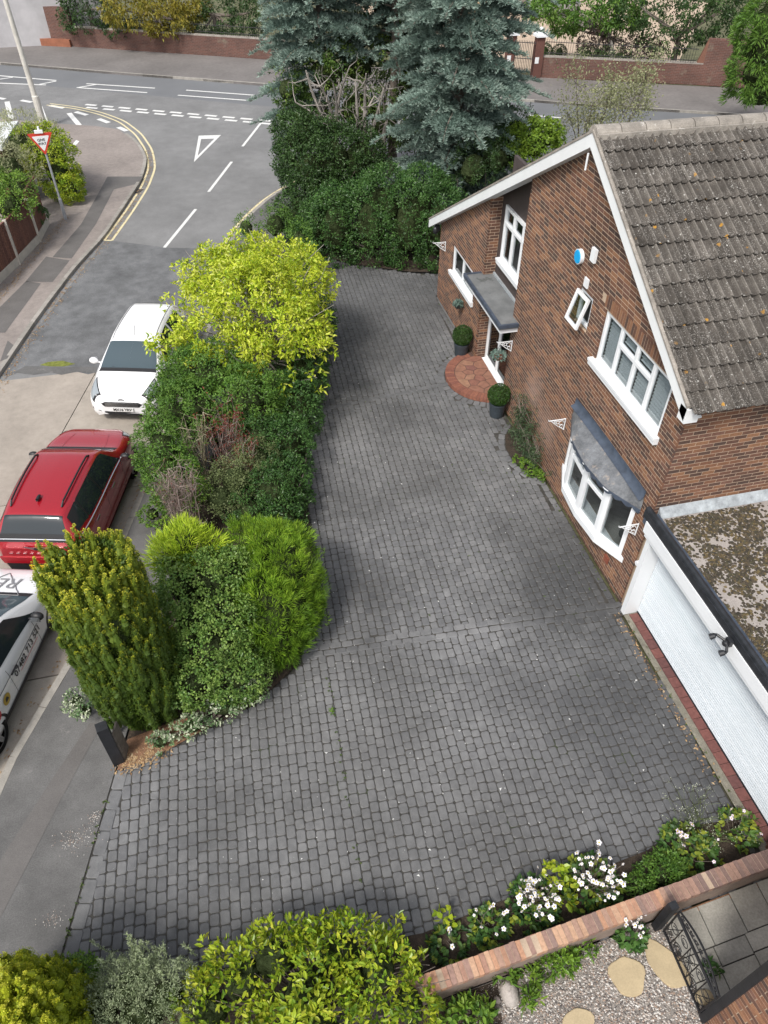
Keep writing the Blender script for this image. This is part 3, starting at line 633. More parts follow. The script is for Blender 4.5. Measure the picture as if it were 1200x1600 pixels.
def window(F, a0, a1, b0, b1, mull, transoms=(), fw=.06, depth=.07, c=-.03, blinds=False, sill=None, mat=mat_white, glass=mat_glass, parent=house, name='window'):
    """frame bars, mullions at mull, transoms (from mullion i to i+1 at height b); panes and blinds are sub-parts"""
    m = MB(); m.fbox(F, (a0, a1), (b0, b0+fw), (c-depth, c)); m.fbox(F, (a0, a1), (b1-fw, b1), (c-depth, c))
    m.fbox(F, (a0, a0+fw), (b0+fw, b1-fw), (c-depth, c)); m.fbox(F, (a1-fw, a1), (b0+fw, b1-fw), (c-depth, c))
    ed = [a0+fw*.5]+list(mull)+[a1-fw*.5]
    for q in mull: m.fbox(F, (q-fw/2, q+fw/2), (b0+fw, b1-fw), (c-depth, c-.003))
    cells = []
    for i in range(len(ed)-1):
        ts = [t for (k, t) in transoms if k == i]
        if ts:
            m.fbox(F, (ed[i]+fw/2, ed[i+1]-fw/2), (ts[0]-fw/2, ts[0]+fw/2), (c-depth, c-.002)); cells += [(ed[i], ed[i+1], b0, ts[0]-fw/2), (ed[i], ed[i+1], ts[0]+fw/2, b1)]
        else: cells.append((ed[i], ed[i+1], b0, b1))
    for (p, q, r, s) in cells:            # inner sash beads
        g = fw*.5; p2, q2, r2, s2 = p+g, q-g, max(r, b0+fw), min(s, b1-fw); w = .018
        m.fbox(F, (p2, p2+w), (r2, s2), (c-depth+.01, c-.012)); m.fbox(F, (q2-w, q2), (r2, s2), (c-depth+.01, c-.012))
        m.fbox(F, (p2+w, q2-w), (r2, r2+w), (c-depth+.01, c-.012)); m.fbox(F, (p2+w, q2-w), (s2-w, s2), (c-depth+.01, c-.012))
    o = m.build(name, mat, parent)
    for (p, q, r, s) in cells:
        g = MB(); gg = fw*.5+.016; g.fbox(F, (p+gg, q-gg), (max(r, b0+fw)+.016, min(s, b1-fw)-.016), (c-depth*.6, c-depth*.6+.006)); g.build('pane', glass, o)
    if blinds:
        bl = MB()
        for (p, q, r, s) in cells:
            z = r+.03
            while z < s-.02:
                bl.add([F(p+.03, z, c-depth-.015), F(q-.03, z, c-depth-.015), F(q-.03, z+.030, c-depth-.050), F(p+.03, z+.030, c-depth-.050)], [(0,1,2,3)]); z += .066
        bl.build('blind', M('venetian_blind', (.56,.585,.59), .6), o)
    if sill:
        s = MB(); s.fbox(F, (a0-.09, a1+.09), (b0-.05, b0), (-.08, sill)); s.fbox(F, (a0-.09, a1+.09), (b0-.13, b0-.05), (-.08, sill-.02)); s.build('sill', mat, o)
    return o
window(FW, 8.11, 10.42, 3.66, 4.655, [8.71, 9.27, 9.84], [(1, 4.30), (2, 4.30)], blinds=True, sill=.10)
window(FW, 16.95, 18.78, 1.42, 2.15, [17.95], sill=.08, fw=.055)
# small open top-hung window
o = window(FW, 10.94, 11.45, 3.95, 4.57, [], fw=.05, sill=None)
ca, sa = math.cos(R(14)), math.sin(R(14))
HF = Fr((XF-.03, 0, 4.55), (0,1,0), (-sa,0,-ca), (-ca,0,sa))     # hinged at the head, b runs down the sash
m = MB()
for a, b in (((10.95,11.01),(0,.60)), ((11.38,11.44),(0,.60)), ((11.01,11.38),(0,.06)), ((11.01,11.38),(.54,.60))): m.fbox(HF, a, b, (0,.045))
m.build('open_sash', mat_white, o); m = MB(); m.fbox(HF, (11.0,11.39), (.05,.55), (.015,.022)); m.build('pane', mat_glass, o)
m = MB(); m.fbox(FW, (11.18,11.33), (4.66,4.83), (0,.03)); m.build('extractor_cover', mat_white, house)
m = MB(); m.fbox(FW, (11.10,11.26), (5.18,5.42), (0,.05)); ab = m.build('white_box', mat_white, house)
# soldier arch edge / grey patch in the brown recess
m = MB(); m.box((RECx, R0, 2.35), (RECx+.08, R1, 4.9)); 
m = MB()
RFm = Fr((RECx, 0, 0), (0,1,0), (0,0,1), (-1,0,0))
WR0, WR1, WZ0, WZ1 = 14.30, 15.98, 3.02, 4.32
for a, b in (((R0, WR0), (2.45, 5.6)), ((WR1, R1), (2.45, 4.6)), ((WR0, WR1), (WZ1, 5.4))): m.fbox(RFm, a, b, (-.08, 0))
m.build('brown_panel', mat_brownpanel, house)
for i in range(6):
    m = MB(); z = 2.47+i*.088; m.fbox(RFm, (R0+.002, R1-.002), (z, z+.084), (-.06, -.001 + .003*(i % 2)), (i % 2)*1.0); m.build('cladding_board', mat_brownboard, house)
window(RFm, WR0, WR1, WZ0, WZ1, [14.86, 15.42], [(0, 3.92), (1, 3.92), (2, 3.92)], c=.06, depth=.09, sill=.14, fw=.065)
# porch canopy
m = MB(); m.box((6.08, R0+.002-.36, 2.25), (RECx-.002, R1+.10, 2.36)); m.build('canopy_fascia', mat_white, house)
m = MB(); m.box((6.04, R0-.40, 2.362), (RECx-.004, R1+.14, 2.46)); cn = m.build('canopy_roof', mat_felt, house)
m = MB(); m.box((6.025, R0-.415, 2.40), (6.085, R1+.155, 2.485)); m.box((6.085, R0-.415, 2.40), (XF-.01, R0-.355, 2.483)); m.box((6.085, R1+.10, 2.40), (XF-.01, R1+.155, 2.483)); m.build('canopy_edge', mat_lead_dark, cn)
m = MB(); m.box((RECx-.05, R0+.004, 2.461), (RECx-.005, R1-.004, 2.52)); m.build('canopy_flashing', mat_flash, cn)
# entrance screen: glazed side light and dark door
DF = Fr((RECx-.02, 0, 0), (0,1,0), (0,0,1), (-1,0,0))
dw = window(DF, R0+.02, R1-.02, .06, 2.24, [15.48], c=.0, depth=.08, fw=.07, glass=mat_glass_dark, name='entrance_screen')
m = MB(); m.fbox(DF, (R0+.03, R1-.03), (0, .06), (-.1, .10)); m.build('threshold', mat_white, dw)
dr = MB(); dr.fbox(DF, (R0+.10, 15.42), (.12, 2.14), (-.14, -.09)); dr = dr.build('front_door', mat_black, house)
m = MB(); 
for a in (14.55, 15.1): m.fbox(DF, (a-.09, a+.09), (.9, 1.95), (-.088, -.082))
m.build('door_panel', mat_lead, dr); m = MB(); m.fbox(DF, (14.42,14.46), (1.0,1.16), (-.09,-.05)); m.build('handle', mat_galv, dr)
# semicircular red step
step = MB(); th = [R(90)+R(180)*k/28 for k in range(29)]
pp = [(semi_c[0]+semi_r*math.cos(a), semi_c[1]+semi_r*math.sin(a)) for a in th]+[(RECx-.1, 14.29), (RECx-.1, 16.31)]
pp = [(min(x, XF-.005) if (y < R0+.03 or y > R1-.03) else x, y) for x, y in pp]
step.prism(pp, -.03, .085); st = step.build('doorstep', mat_grout, house)
for k in range(40):
    a0, a1 = R(90)+R(180)*(k+.06)/40, R(90)+R(180)*(k+.94)/40; r0, r1 = semi_r-.225, semi_r+.012; q = [(semi_c[0]+r*math.cos(a), semi_c[1]+r*math.sin(a)) for r, a in ((r0,a0),(r1,a0),(r1,a1),(r0,a1))]
    if max(x for x, y in q) < 6.45: m = MB(); m.prism(q, -.02, .096+rng.normal(0, .002), rng.uniform()); m.build('step_brick', mat_stepbrick, st)
# crazy paving: cells grown round jittered centres
cp = []
for _ in range(900):
    p = semi_c+rng.uniform(-1, 1, 2)*(.86, .86)
    if np.linalg.norm(p-semi_c) < .86 and p[0] < RECx-.2 and all(np.linalg.norm(p-q) > .21 for q in cp): cp.append(p)
def clip_half(poly, mid, n):
    o = []
    for i in range(len(poly)):
        a, b = np.array(poly[i]), np.array(poly[(i+1) % len(poly)]); da, db = (a-mid)@n, (b-mid)@n
        if da <= 0: o.append(tuple(a))
        if da*db < 0: o.append(tuple(a+(b-a)*da/(da-db)))
    return o
for i, p in enumerate(cp):
    poly = [(semi_c[0]+.915*math.cos(a), semi_c[1]+.915*math.sin(a)) for a in th[1:-1]]+[(RECx-.13, 14.55), (RECx-.13, 16.3)]
    for j, q in enumerate(cp):
        if i != j and poly: n = (q-p)/np.linalg.norm(q-p); poly = clip_half(poly, (p+q)/2-n*.011, n)
    if len(poly) > 2: m = MB(); m.prism(poly, 0, .092+rng.normal(0, .002), rng.uniform()); m.build('paving_piece', mat_steptile, st)

# ---- bow window
bow = [(XF-.0, 10.62), (6.26, 10.08), (6.20, 9.32), (6.27, 8.60), (XF-.0, 7.99)]
bays = MB(); bo = [(XF+.02, 10.74), (6.20, 10.02), (6.145, 9.27), (6.215, 8.53), (XF+.02, 7.87)]
bays.prism(bo, .80, .93); bwin = bays.build('bow_window', mat_white, house)
ZB0, ZB1 = .932, 2.18
for i in range(4):
    p, q = np.array(bow[i]), np.array(bow[i+1]); d = q-p; L = np.linalg.norm(d); d /= L; n = np.array([d[1], -d[0]])
    if n[0] > 0: n = -n
    F = Fr((p[0], p[1], 0), (d[0], d[1], 0), (0,0,1), (n[0], n[1], 0)); fw = .075
    m = MB(); m.fbox(F, (0, L), (ZB0, ZB0+fw), (-.07, 0)); m.fbox(F, (0, L), (ZB1-.06, ZB1), (-.07, 0)); m.fbox(F, (0, .09), (ZB0, ZB1), (-.075, .008)); m.fbox(F, (L-.09, L), (ZB0, ZB1), (-.075, .008))
    z = ZB1-.42
    if i in (1, 2): m.fbox(F, (.09, L-.09), (z-.035, z+.035), (-.07, -.002))
    f = m.build('window_frame', mat_white, bwin)
    for (b0, b1) in (((ZB0+fw, z-.035), (z+.035, ZB1-.06)) if i in (1, 2) else ((ZB0+fw, ZB1-.06),)):
        g = MB(); g.fbox(F, (.09, L-.09), (b0, b1), (-.04, -.034)); g.build('pane', mat_glass, bwin)
# lead roof of the bow with scalloped skirt and dark flashing
top = [(XF-.012, 10.72, 2.44), (XF-.012, 10.0, 2.47), (XF-.012, 9.27, 2.48), (XF-.012, 8.55, 2.48), (XF-.012, 7.88, 2.46)]
edge = [(XF-.015, 10.72, 2.20), (6.13, 10.0, 2.20), (6.06, 9.27, 2.20), (6.14, 8.53, 2.20), (XF-.015, 7.86, 2.20)]
def interp(pts, n):
    p = np.array(pts); u = np.linspace(0, len(p)-1, n); k = np.clip(u.astype(int), 0, len(p)-2); f = (u-k)[:, None]; r = p[k]*(1-f)+p[k+1]*f
    for _ in range(6): r[1:-1] = (r[:-2]+2*r[1:-1]+r[2:])/4
    return r
T_, E_ = interp(top, 56), interp(edge, 56); rows = [T_*(1-f)+E_*f+np.array([0, 0, .03*math.sin(f*math.pi)]) for f in np.linspace(0, 1, 7)]
m = MB(); Vv = np.array(rows); nn = 56; i = np.arange(6)[:, None]*nn; j = np.arange(nn-1)[None, :]
m.add(Vv, np.stack([i+j, i+nn+j, i+nn+j+1, i+j+1], -1).reshape(-1, 4)); lr = m.build('lead_roof', mat_lead, bwin, smooth=True)
m = MB(); sk = []
for k in range(56):
    sk.append(E_[k]+np.array([-.006, 0, -.035-.055*abs(math.sin(k*math.pi/4))]))
m.add(np.concatenate([E_+np.array([-.004,0,.012]), sk]), [(k, 56+k, 57+k, k+1) for k in range(55)]); m.build('scalloped_skirt', mat_lead_dark, lr)
m = MB(); up = T_+np.array([0, 0, .16]); lo = T_+np.array([-.09, 0, -.025]); mid = T_+np.array([-.012, 0, .02])
m.add(np.concatenate([up, mid, lo]), [(56*r+k, 56*(r+1)+k, 56*(r+1)+k+1, 56*r+k+1) for r in (0, 1) for k in range(55)]); m.build('flashing', mat_lead_dark, lr, smooth=True)
m = MB(); m.prism([(x, y) for x, y, z in edge], 2.17, 2.19); m.build('bow_soffit', mat_white, bwin)
# things on the inside sill of the bow
vm = MB(); vm.lathe((6.75, 9.15, 1.0), [(.05,0),(.09,.06),(.10,.12),(.05,.19),(.06,.22)], 14); v = vm.build('vase', M('pale_ceramic', (.55,.52,.47), .4), None); tag(v, 'pale round vase behind the middle pane of the bow window', 'vase')
vm = MB(); vm.lathe((6.8, 8.3, .95), [(.03,0),(.16,.05),(.20,.12),(.21,.13)], 16); v = vm.build('bowl', M('dark_bowl', (.06,.06,.06), .3), None); tag(v, 'dark bowl behind the wide near pane of the bow window', 'bowl')

# ---- roof
def tile_geo(w=.308, l=.40, rolls=2, lift=.042):
    """interlocking tile: w across x, l down y (0 at head), rolls raised; thick lower edge"""
    n = 21; xs = np.linspace(0, w, n); ph = xs/(w/rolls)
    h = .050*np.clip(np.cos((ph-.18)*2*np.pi)*1.15-.1, 0, 1)**1.2
    V = []
    for y, z in ((0, 0), (-l*.5, lift*.5), (-l, lift), (-l, lift-.026)): V.append(np.stack([xs, np.full(n, y), h*(1 if z or y else 1)+z], 1))
    V = np.concatenate(V); F = [(r*n+i, (r+1)*n+i, (r+1)*n+i+1, r*n+i+1) for r in range(3) for i in range(n-1)]
    return V, F
TV, TF = tile_geo(); a_s = math.atan(SLOPE); gauge, cover = .357, .308
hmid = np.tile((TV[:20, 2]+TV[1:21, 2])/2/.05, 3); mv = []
def ttint(b): return np.clip(.12+.34*b+.50*np.clip(hmid, 0, 1)+rng.uniform(-.05, .05, 60), 0, 1)      # paler crests, darker pans: wear plus light and shade of the rolls painted in
for q in range(6):
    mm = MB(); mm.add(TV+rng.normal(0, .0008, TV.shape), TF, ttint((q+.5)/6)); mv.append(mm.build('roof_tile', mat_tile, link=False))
X0 = 6.36; ymax = RY-.02
roof = MB(); roof.prism([(X0-.02, RY), (X0-.02, 7.42), (XB, 7.42), (XB, RY)], 0, .01)
m = MB(); n_ = np.array([0, -math.sin(a_s), math.cos(a_s)])
def roof_pt(x, y, up): return (x, y, roof_z(y)+up)
for s in (-1, 1):
    ye = 7.40 if s < 0 else 20.6
    m.add([roof_pt(6.34, RY, -.03), roof_pt(XB, RY, -.03), roof_pt(XB, ye, -.03), roof_pt(6.34, ye, -.03), roof_pt(6.34, RY, -.09), roof_pt(XB, RY, -.09), roof_pt(XB, ye, -.09), roof_pt(6.34, ye, -.09)], [(0,1,2,3),(7,6,5,4),(0,3,7,4),(3,2,6,7),(1,5,6,2)])
rf = m.build('roof', mat_dark, house)
st_ = MB(); Rm = np.array([[1,0,0],[0,math.cos(a_s),-math.sin(a_s)],[0,math.sin(a_s),math.cos(a_s)]])
for r in range(14):
    yh = RY-.05-(r*gauge)*math.cos(a_s)
    for c in range(26):
        x = X0-.03+c*cover; rot = a_s+(rng.normal(0, .004))
        if c < 14: inst('roof_tile', mv[rng.integers(6)], rf, (x+rng.normal(0, .002), yh+rng.normal(0, .003), roof_z(yh)-.012+rng.normal(0, .0015)), rot=(rot, 0, rng.normal(0, .004)))
        else:
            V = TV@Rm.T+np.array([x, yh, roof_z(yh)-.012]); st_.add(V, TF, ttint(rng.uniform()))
Rf = np.array([[-1,0,0],[0,-math.cos(a_s),math.sin(a_s)],[0,math.sin(a_s),math.cos(a_s)]])
for r in range(27):
    yh = RY+.05+(r*gauge)*math.cos(a_s)
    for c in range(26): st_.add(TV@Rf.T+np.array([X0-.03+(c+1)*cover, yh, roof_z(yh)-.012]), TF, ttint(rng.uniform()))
st_.build('roof_tiles', mat_tile, rf, kind='stuff')
k = 0; x = X0-.05
while x < 13.5:
    m = MB(); th2 = np.linspace(-.1*math.pi, 1.1*math.pi, 11); r1 = .155; ln = .44
    V = [(xx, RY+rr*math.cos(a), RZ-.065+rr*math.sin(a)*.92) for xx, rr in ((x, r1), (x+ln-.015, r1-.004)) for a in th2]
    n = 11; m.add(V, [(i, n+i, n+i+1, i+1) for i in range(n-1)], rng.uniform()); m.add(V[:n], [tuple(range(n))], .3); m.build('ridge_tile', mat_ridge, rf, smooth=False); x += ln; k += 1
m = MB(); m.box((X0-.03, RY-.19, RZ-.12), (13.5, RY+.19, RZ-.02)); m.build('ridge_mortar', mat_ridge, rf)
# barge boards, soffits, gutter
def barge(y0, y1, name):
    m = MB(); x0, x1 = 6.30, 6.335; up, dn = -.03, -.26
    P = [(y0, roof_z(y0)+up), (y1, roof_z(y1)+up), (y1, roof_z(y1)+dn), (y0, roof_z(y0)+dn)]
    V = [(x, y, z) for x in (x0, x1) for y, z in P]
    m.add(V, [(3,2,1,0),(4,5,6,7),(0,1,5,4),(1,2,6,5),(2,3,7,6),(3,0,4,7)]); b = m.build(name, mat_whitepaint, rf)
    m = MB(); V = [(x, y, roof_z(y)-.245+k) for x in (6.336, 6.60) for y in (y0, y1) for k in (0, .02)]
    m.add(V, [(0,2,3,1),(4,5,7,6),(0,4,6,2),(1,3,7,5),(0,1,5,4),(2,6,7,3)]); m.build('soffit', mat_whitepaint, b)
    m = MB(); V = [(x, y, roof_z(y)+k) for x in (6.285, 6.36) for y in (y0, y1) for k in (-.03, .012)]
    m.add(V, [(0,2,3,1),(4,5,7,6),(0,4,6,2),(1,3,7,5),(0,1,5,4),(2,6,7,3)]); m.build('verge_mortar', mat_ridge, b)
barge(RY, 7.40, 'barge_board'); barge(RY, 20.55, 'barge_board')
m = MB(); m.box((6.30, 7.37, 4.46), (6.52, 7.56, 4.70)); m.build('eaves_box', mat_whitepaint, rf)
m = MB(); m.box((6.52, 7.50, 4.50), (XB, 7.54, 4.70)); m.build('fascia', mat_black, rf)
m = MB(); th3 = np.linspace(math.pi, 2*math.pi, 9); V = []
for xx in (6.38, XB):
    V += [(xx, 7.43+.058*math.cos(a), 4.67+.058*math.sin(a)) for a in th3]+[(xx, 7.43+.052*math.cos(a), 4.672+.050*math.sin(a)) for a in th3[::-1]]
n = 18; m.add(V, [(i, (i+1) % n, n+(i+1) % n, n+i) for i in range(n)]); m.add(V[:n], [tuple(range(n))]); m.build('gutter', mat_gutter, rf)
m = MB(); m.ball((6.40, 20.15, 2.02), (.09,.09,.12), 10, 6); m.box((6.38, 20.05, 2.02), (6.5, 20.2, 2.16)); m.build('lamp', mat_black, house)
m = MB(); m.tube([(6.29, RY, RZ-.35), (6.29, RY+.0, RZ-.62)], .018, 6); m.build('finial', mat_white, rf)
m = MB(); m.box((XF+.1, YF-.1, 0), (XB, YF, 2.3)); m.box((XB-.1, YN+.1, 0), (XB, YF-.1, 4.4)); m.build('rear_wall', mat_brick, house)
# alarm disc, vents, pipe stub
m = MB(); F = Fr((XF, 11.66, 5.06), (0,1,0), (0,0,1), (-1,0,0)); sgn = 24
def disc(m, F, r0, c0, r1, c1, n=24):
    V = [F(r*math.cos(2*math.pi*k/n), r*math.sin(2*math.pi*k/n), c) for r, c in ((r0, c0), (r1, c1)) for k in range(n)]
    m.add(V, [(k, (k+1) % n, n+(k+1) % n, n+k) for k in range(n)]); m.add(V[n:], [tuple(range(n))])
m = MB(); disc(m, F, .135, 0, .135, .07); al = thing('burglar_alarm', 'round white burglar alarm with bright blue cover high on the brick gable', 'alarm', (XF, 11.66, 5.06)); m.build('base', mat_white, al); m = MB(); disc(m, F, .124, .071, .114, .082); m.build('cover', mat_blue, al)
m = MB(); m.box((XF-.03, 8.27, .36), (XF, 8.41, .52)); m.box((XF-.045, 8.27, .50), (XF-.03, 8.41, .52)); m.build('terracotta_vent', mat_terracotta, house)
m = MB(); disc(m, Fr((XF, 7.47, 1.27), (0,1,0), (0,0,1), (-1,0,0)), .05, 0, .045, .05); m.build('wall_cap', mat_white, house)
m = MB(); m.tube([(XF-.02, 8.9, .78), (XF-.10, 8.9, .75), (XF-.10, 8.9, .70)], .025, 8); m.build('overflow_pipe', mat_white, house)
# ---- ornate hanging-basket brackets, one by one
def bracket(y, z, label, L=.36, h=.27, grp='white scroll brackets on the house wall'):
    b = thing('basket_bracket', label, 'bracket', (XF, y, z), group=grp)
    m = MB(); m.box((XF-.016, y-.012, z-h), (XF-.002, y+.012, z+.02)); m.build('wall_bar', mat_white, b)
    m = MB(); m.box((XF-L, y-.010, z), (XF-.016, y+.010, z+.016)); m.tube([(XF-L+.01, y, z+.01), (XF-L-.02, y, z+.01), (XF-L-.03, y, z+.045)], .008, 5); m.build('arm', mat_white, b)
    m = MB(); m.tube([(XF-.02, y, z-h+.02), (XF-L*.45, y, z-h*.55), (XF-L+.04, y, z-.005)], .010, 5)
    for cx, cz, r in ((.09,.075,.050), (.17,.058,.036), (.075,.165,.036), (.23,.036,.022)):
        m.tube([(XF-cx+r*math.cos(t), y, z-cz+r*math.sin(t)) for t in np.linspace(0, 5.4, 12)], .0075, 5)
    m.build('scroll', mat_white, b); return b
bracket(10.95, 1.90, 'white scroll bracket on the wall beside the far end of the bow window')
bracket(7.80, 1.92, 'white scroll bracket on the wall between the bow window and garage')
bracket(14.05, 1.90, 'white scroll bracket beside the front door holding a hanging basket')
bracket(19.45, 1.95, 'empty white scroll bracket by the far corner of the brick wall')

# ================================================================= GARAGE
gar = thing('flat_roof_garage', 'flat roofed garage with wide white roller door and mossy chipping roof', 'garage', (6.5, 3, 0))
GX, GY0 = 6.72, 2.55
m = MB(); m.box((6.52, GY0-3.2, 2.22), (14.4, 7.56, 2.36)); m.build('flat_roof', mat_chip, gar)
m = MB(); m.box((6.40, GY0-3.2, 2.18), (6.52, 7.62, 2.44)); m.box((6.52, GY0-3.2, 2.362), (6.60, 7.54, 2.40)); m.build('drip_edge', mat_lead_dark, gar)
m = MB(); m.box((6.385, GY0-3.2, 2.32), (6.40, 7.64, 2.45)); m.tube([(6.46, GY0-3.2, 2.44), (6.46, 7.66, 2.44)], .055, 8); m.build('gutter', mat_gutter, gar)
m = MB(); m.box((6.372, GY0-3.2, 2.08), (6.398, 7.50, 2.315)); m.box((6.398, GY0-3.2, 2.00), (6.60, 7.46, 2.075)); m.build('fascia', mat_white, gar)
m = MB(); m.add([(6.60, YN-.008, 2.52), (14.4, YN-.008, 2.52), (14.4, 7.44, 2.37), (6.60, 7.44, 2.37), (6.60, YN-.008, 2.362)], [(0,3,2,1),(0,4,3)]); m.build('flashing', mat_flash, gar)
m = MB(); m.box((6.44, 7.31, 0), (6.74, 7.42, 2.0)); m.build('door_jamb', mat_white, gar)
rd = MB(); rd.box((GX+.03, 2.9, 0), (GX+.07, 7.31, 2.1)); rd = rd.build('roller_door', mat_garage_white, gar)
z = .035; k = 0
while z < 2.08:
    m = MB(); V = []
    for yy in (2.95, 7.305):
        V += [(GX+.026, yy, z), (GX+.004, yy, z+.010), (GX-.004, yy, z+.028), (GX+.004, yy, z+.046), (GX+.026, yy, z+.055)]
    m.add(V, [(i, i+1, 5+i+1, 5+i) for i in range(4)], rng.uniform()); m.build('slat', mat_garage_white, rd); z += .0565
m = MB(); m.box((GX-.012, 2.95, .0), (GX+.026, 7.305, .032)); m.build('rubber_seal', mat_black, rd)
m = MB(); m.box((GX+.2, 2.6, 0), (GX+.25, 7.4, 2.2)); m.box((6.5, GY0-3.0, 0), (6.8, 2.9, 2.0)); m.box((14.2, GY0-3, 0), (14.4, 7.4, 2.2)); m.build('garage_wall', mat_brick_red, gar)
# brick sill strip and concrete edge in front of the door
ap = sheet([(6.40, 2.6), (6.74, 2.6), (6.74, 7.30), (6.44, 7.30)], .006).build('door_sill', mat_strip, gar)
n = 22
for i in range(n):
    y = 2.75+i*.206; m = MB(); m.box((6.545+rng.normal(0, .002), y+.004, -.02), (6.735, y+.200, .026+rng.normal(0, .0015)), rng.uniform()); m.build('sill_brick', mat_apron, ap)
# moss cushions on the chippings
m = MB(); kk = 0
pts = rng.uniform((6.62, -.5), (9.4, 7.42), (90000, 2))
def fbm(p, s):
    x, y = p[:, 0]*s, p[:, 1]*s; r = np.zeros(len(p))
    for i, (a, b, c) in enumerate(((1.0, .3, .5), (2.1, -1.3, 1.7), (-1.2, 2.4, 4.1), (3.7, 3.1, .2), (-4.4, 2.6, 2.2), (7.1, -5.2, 1.1))):
        r += np.sin(a*x+b*y+c+1.3*np.sin(b*x*.7-a*y*.6+c))/(1+i*.35)
    return r
f = fbm(pts, 1.9)+.8*fbm(pts, 5.0)+1.1*(5.2-pts[:, 1])*.35
pts = pts[(f+rng.normal(0, 1.7, len(pts))) > .2][:42000]
V = []; F = []; T = []; n0 = 0
for p in pts:
    r = rng.uniform(.008, .036); h = r*rng.uniform(.5, 1.0); a0 = rng.uniform(0, 6)
    q = [(p[0]+r*rng.uniform(.7, 1.25)*math.cos(a0+k*1.047), p[1]+r*rng.uniform(.7, 1.25)*math.sin(a0+k*1.047), 2.360) for k in range(6)]+[(p[0], p[1], 2.36+h)]
    V += q; F += [(n0+k, n0+(k+1) % 6, n0+6) for k in range(6)]; T += [rng.uniform()]*6; n0 += 7
m.v = [np.array(V)]; m.f = [(np.array(F), np.array(T))]; m.n = n0; m.build('moss', mat_moss, gar, kind='stuff')
# twin-head security light on the fascia
sl_ = thing('security_light', 'black twin head security light fixed to the white garage fascia', 'light', (6.37, 4.95, 2.3))
m = MB(); m.box((6.31, 4.91, 2.27), (6.372, 5.02, 2.38)); m.ball((6.29, 4.97, 2.30), (.04,.05,.055), 10, 6); m.build('base', mat_black, sl_)
for yy, xx, zz in ((5.11, 6.19, 2.33), (4.86, 6.22, 2.25)):
    m = MB(); m.tube([(6.31, 4.97, 2.33), (xx+.04, yy, zz+.01), (xx, yy, zz), (xx-.06, yy+.01, zz-.025)], [.018, .022, .042, .048], 10); m.build('lamp_head', mat_black, sl_)

# ================================================================= CARS
def paint(name, col, metal=0.0, rough=.28):
    return M(name, col, rough, coat=1.0, metal=metal, spec=.5)
mat_pw = paint('white_car_paint', (.78,.78,.79)); mat_pr = paint('red_car_paint', (.36,.008,.018), .25, .25); mat_ps = paint('silver_car_paint', (.42,.44,.46), .5)
mat_cglass = M('car_glass', (.016,.022,.026), .05, spec=.5, coat=.15); mat_wscreen = M('windscreen_glass', (.060,.085,.10), .06, spec=.5, coat=.1); mat_tyre = M('tyre_rubber', (.02,.02,.02), .8)
mat_chrome = M('chrome', (.72,.73,.75), .15, metal=1.0); mat_rim = M('alloy_rim', (.45,.46,.48), .3, metal=.8)
mat_lamp = M('headlamp_lens', (.26,.29,.31), .08, coat=1.0); mat_tail = M('tail_lamp_lens', (.22,.006,.008), .1, coat=1.0)
mat_trim = M('black_car_trim', (.014,.014,.016), .5); mat_plate = M('white_number_plate', (.75,.75,.74), .4); mat_yplate = M('yellow_number_plate', (.75,.50,.03), .4)
mat_ink = M('black_print', (.012,.012,.014), .5); mat_redink = M('red_print', (.50,.02,.03), .5); mat_goldink = M('gold_print', (.45,.30,.04), .5); mat_greyink = M('grey_print', (.22,.22,.23), .5); mat_pinkink = M('pale_red_print', (.62,.30,.30), .5)
mat_seat = M('car_interior', (.05,.05,.055), .8)
def pchip(x, y, q):
    x, y = np.asarray(x, float), np.asarray(y, float); h = np.diff(x); d = np.diff(y)/h; m = np.zeros(len(x))
    for i in range(1, len(x)-1):
        if d[i-1]*d[i] > 0: w1, w2 = 2*h[i]+h[i-1], h[i]+2*h[i-1]; m[i] = (w1+w2)/(w1/d[i-1]+w2/d[i])
    m[0], m[-1] = d[0], d[-1]; k = np.clip(np.searchsorted(x, q)-1, 0, len(x)-2); t = (q-x[k])/h[k]
    return (2*t**3-3*t**2+1)*y[k]+(t**3-2*t**2+t)*h[k]*m[k]+(-2*t**3+3*t**2)*y[k+1]+(t**3-t**2)*h[k]*m[k+1]
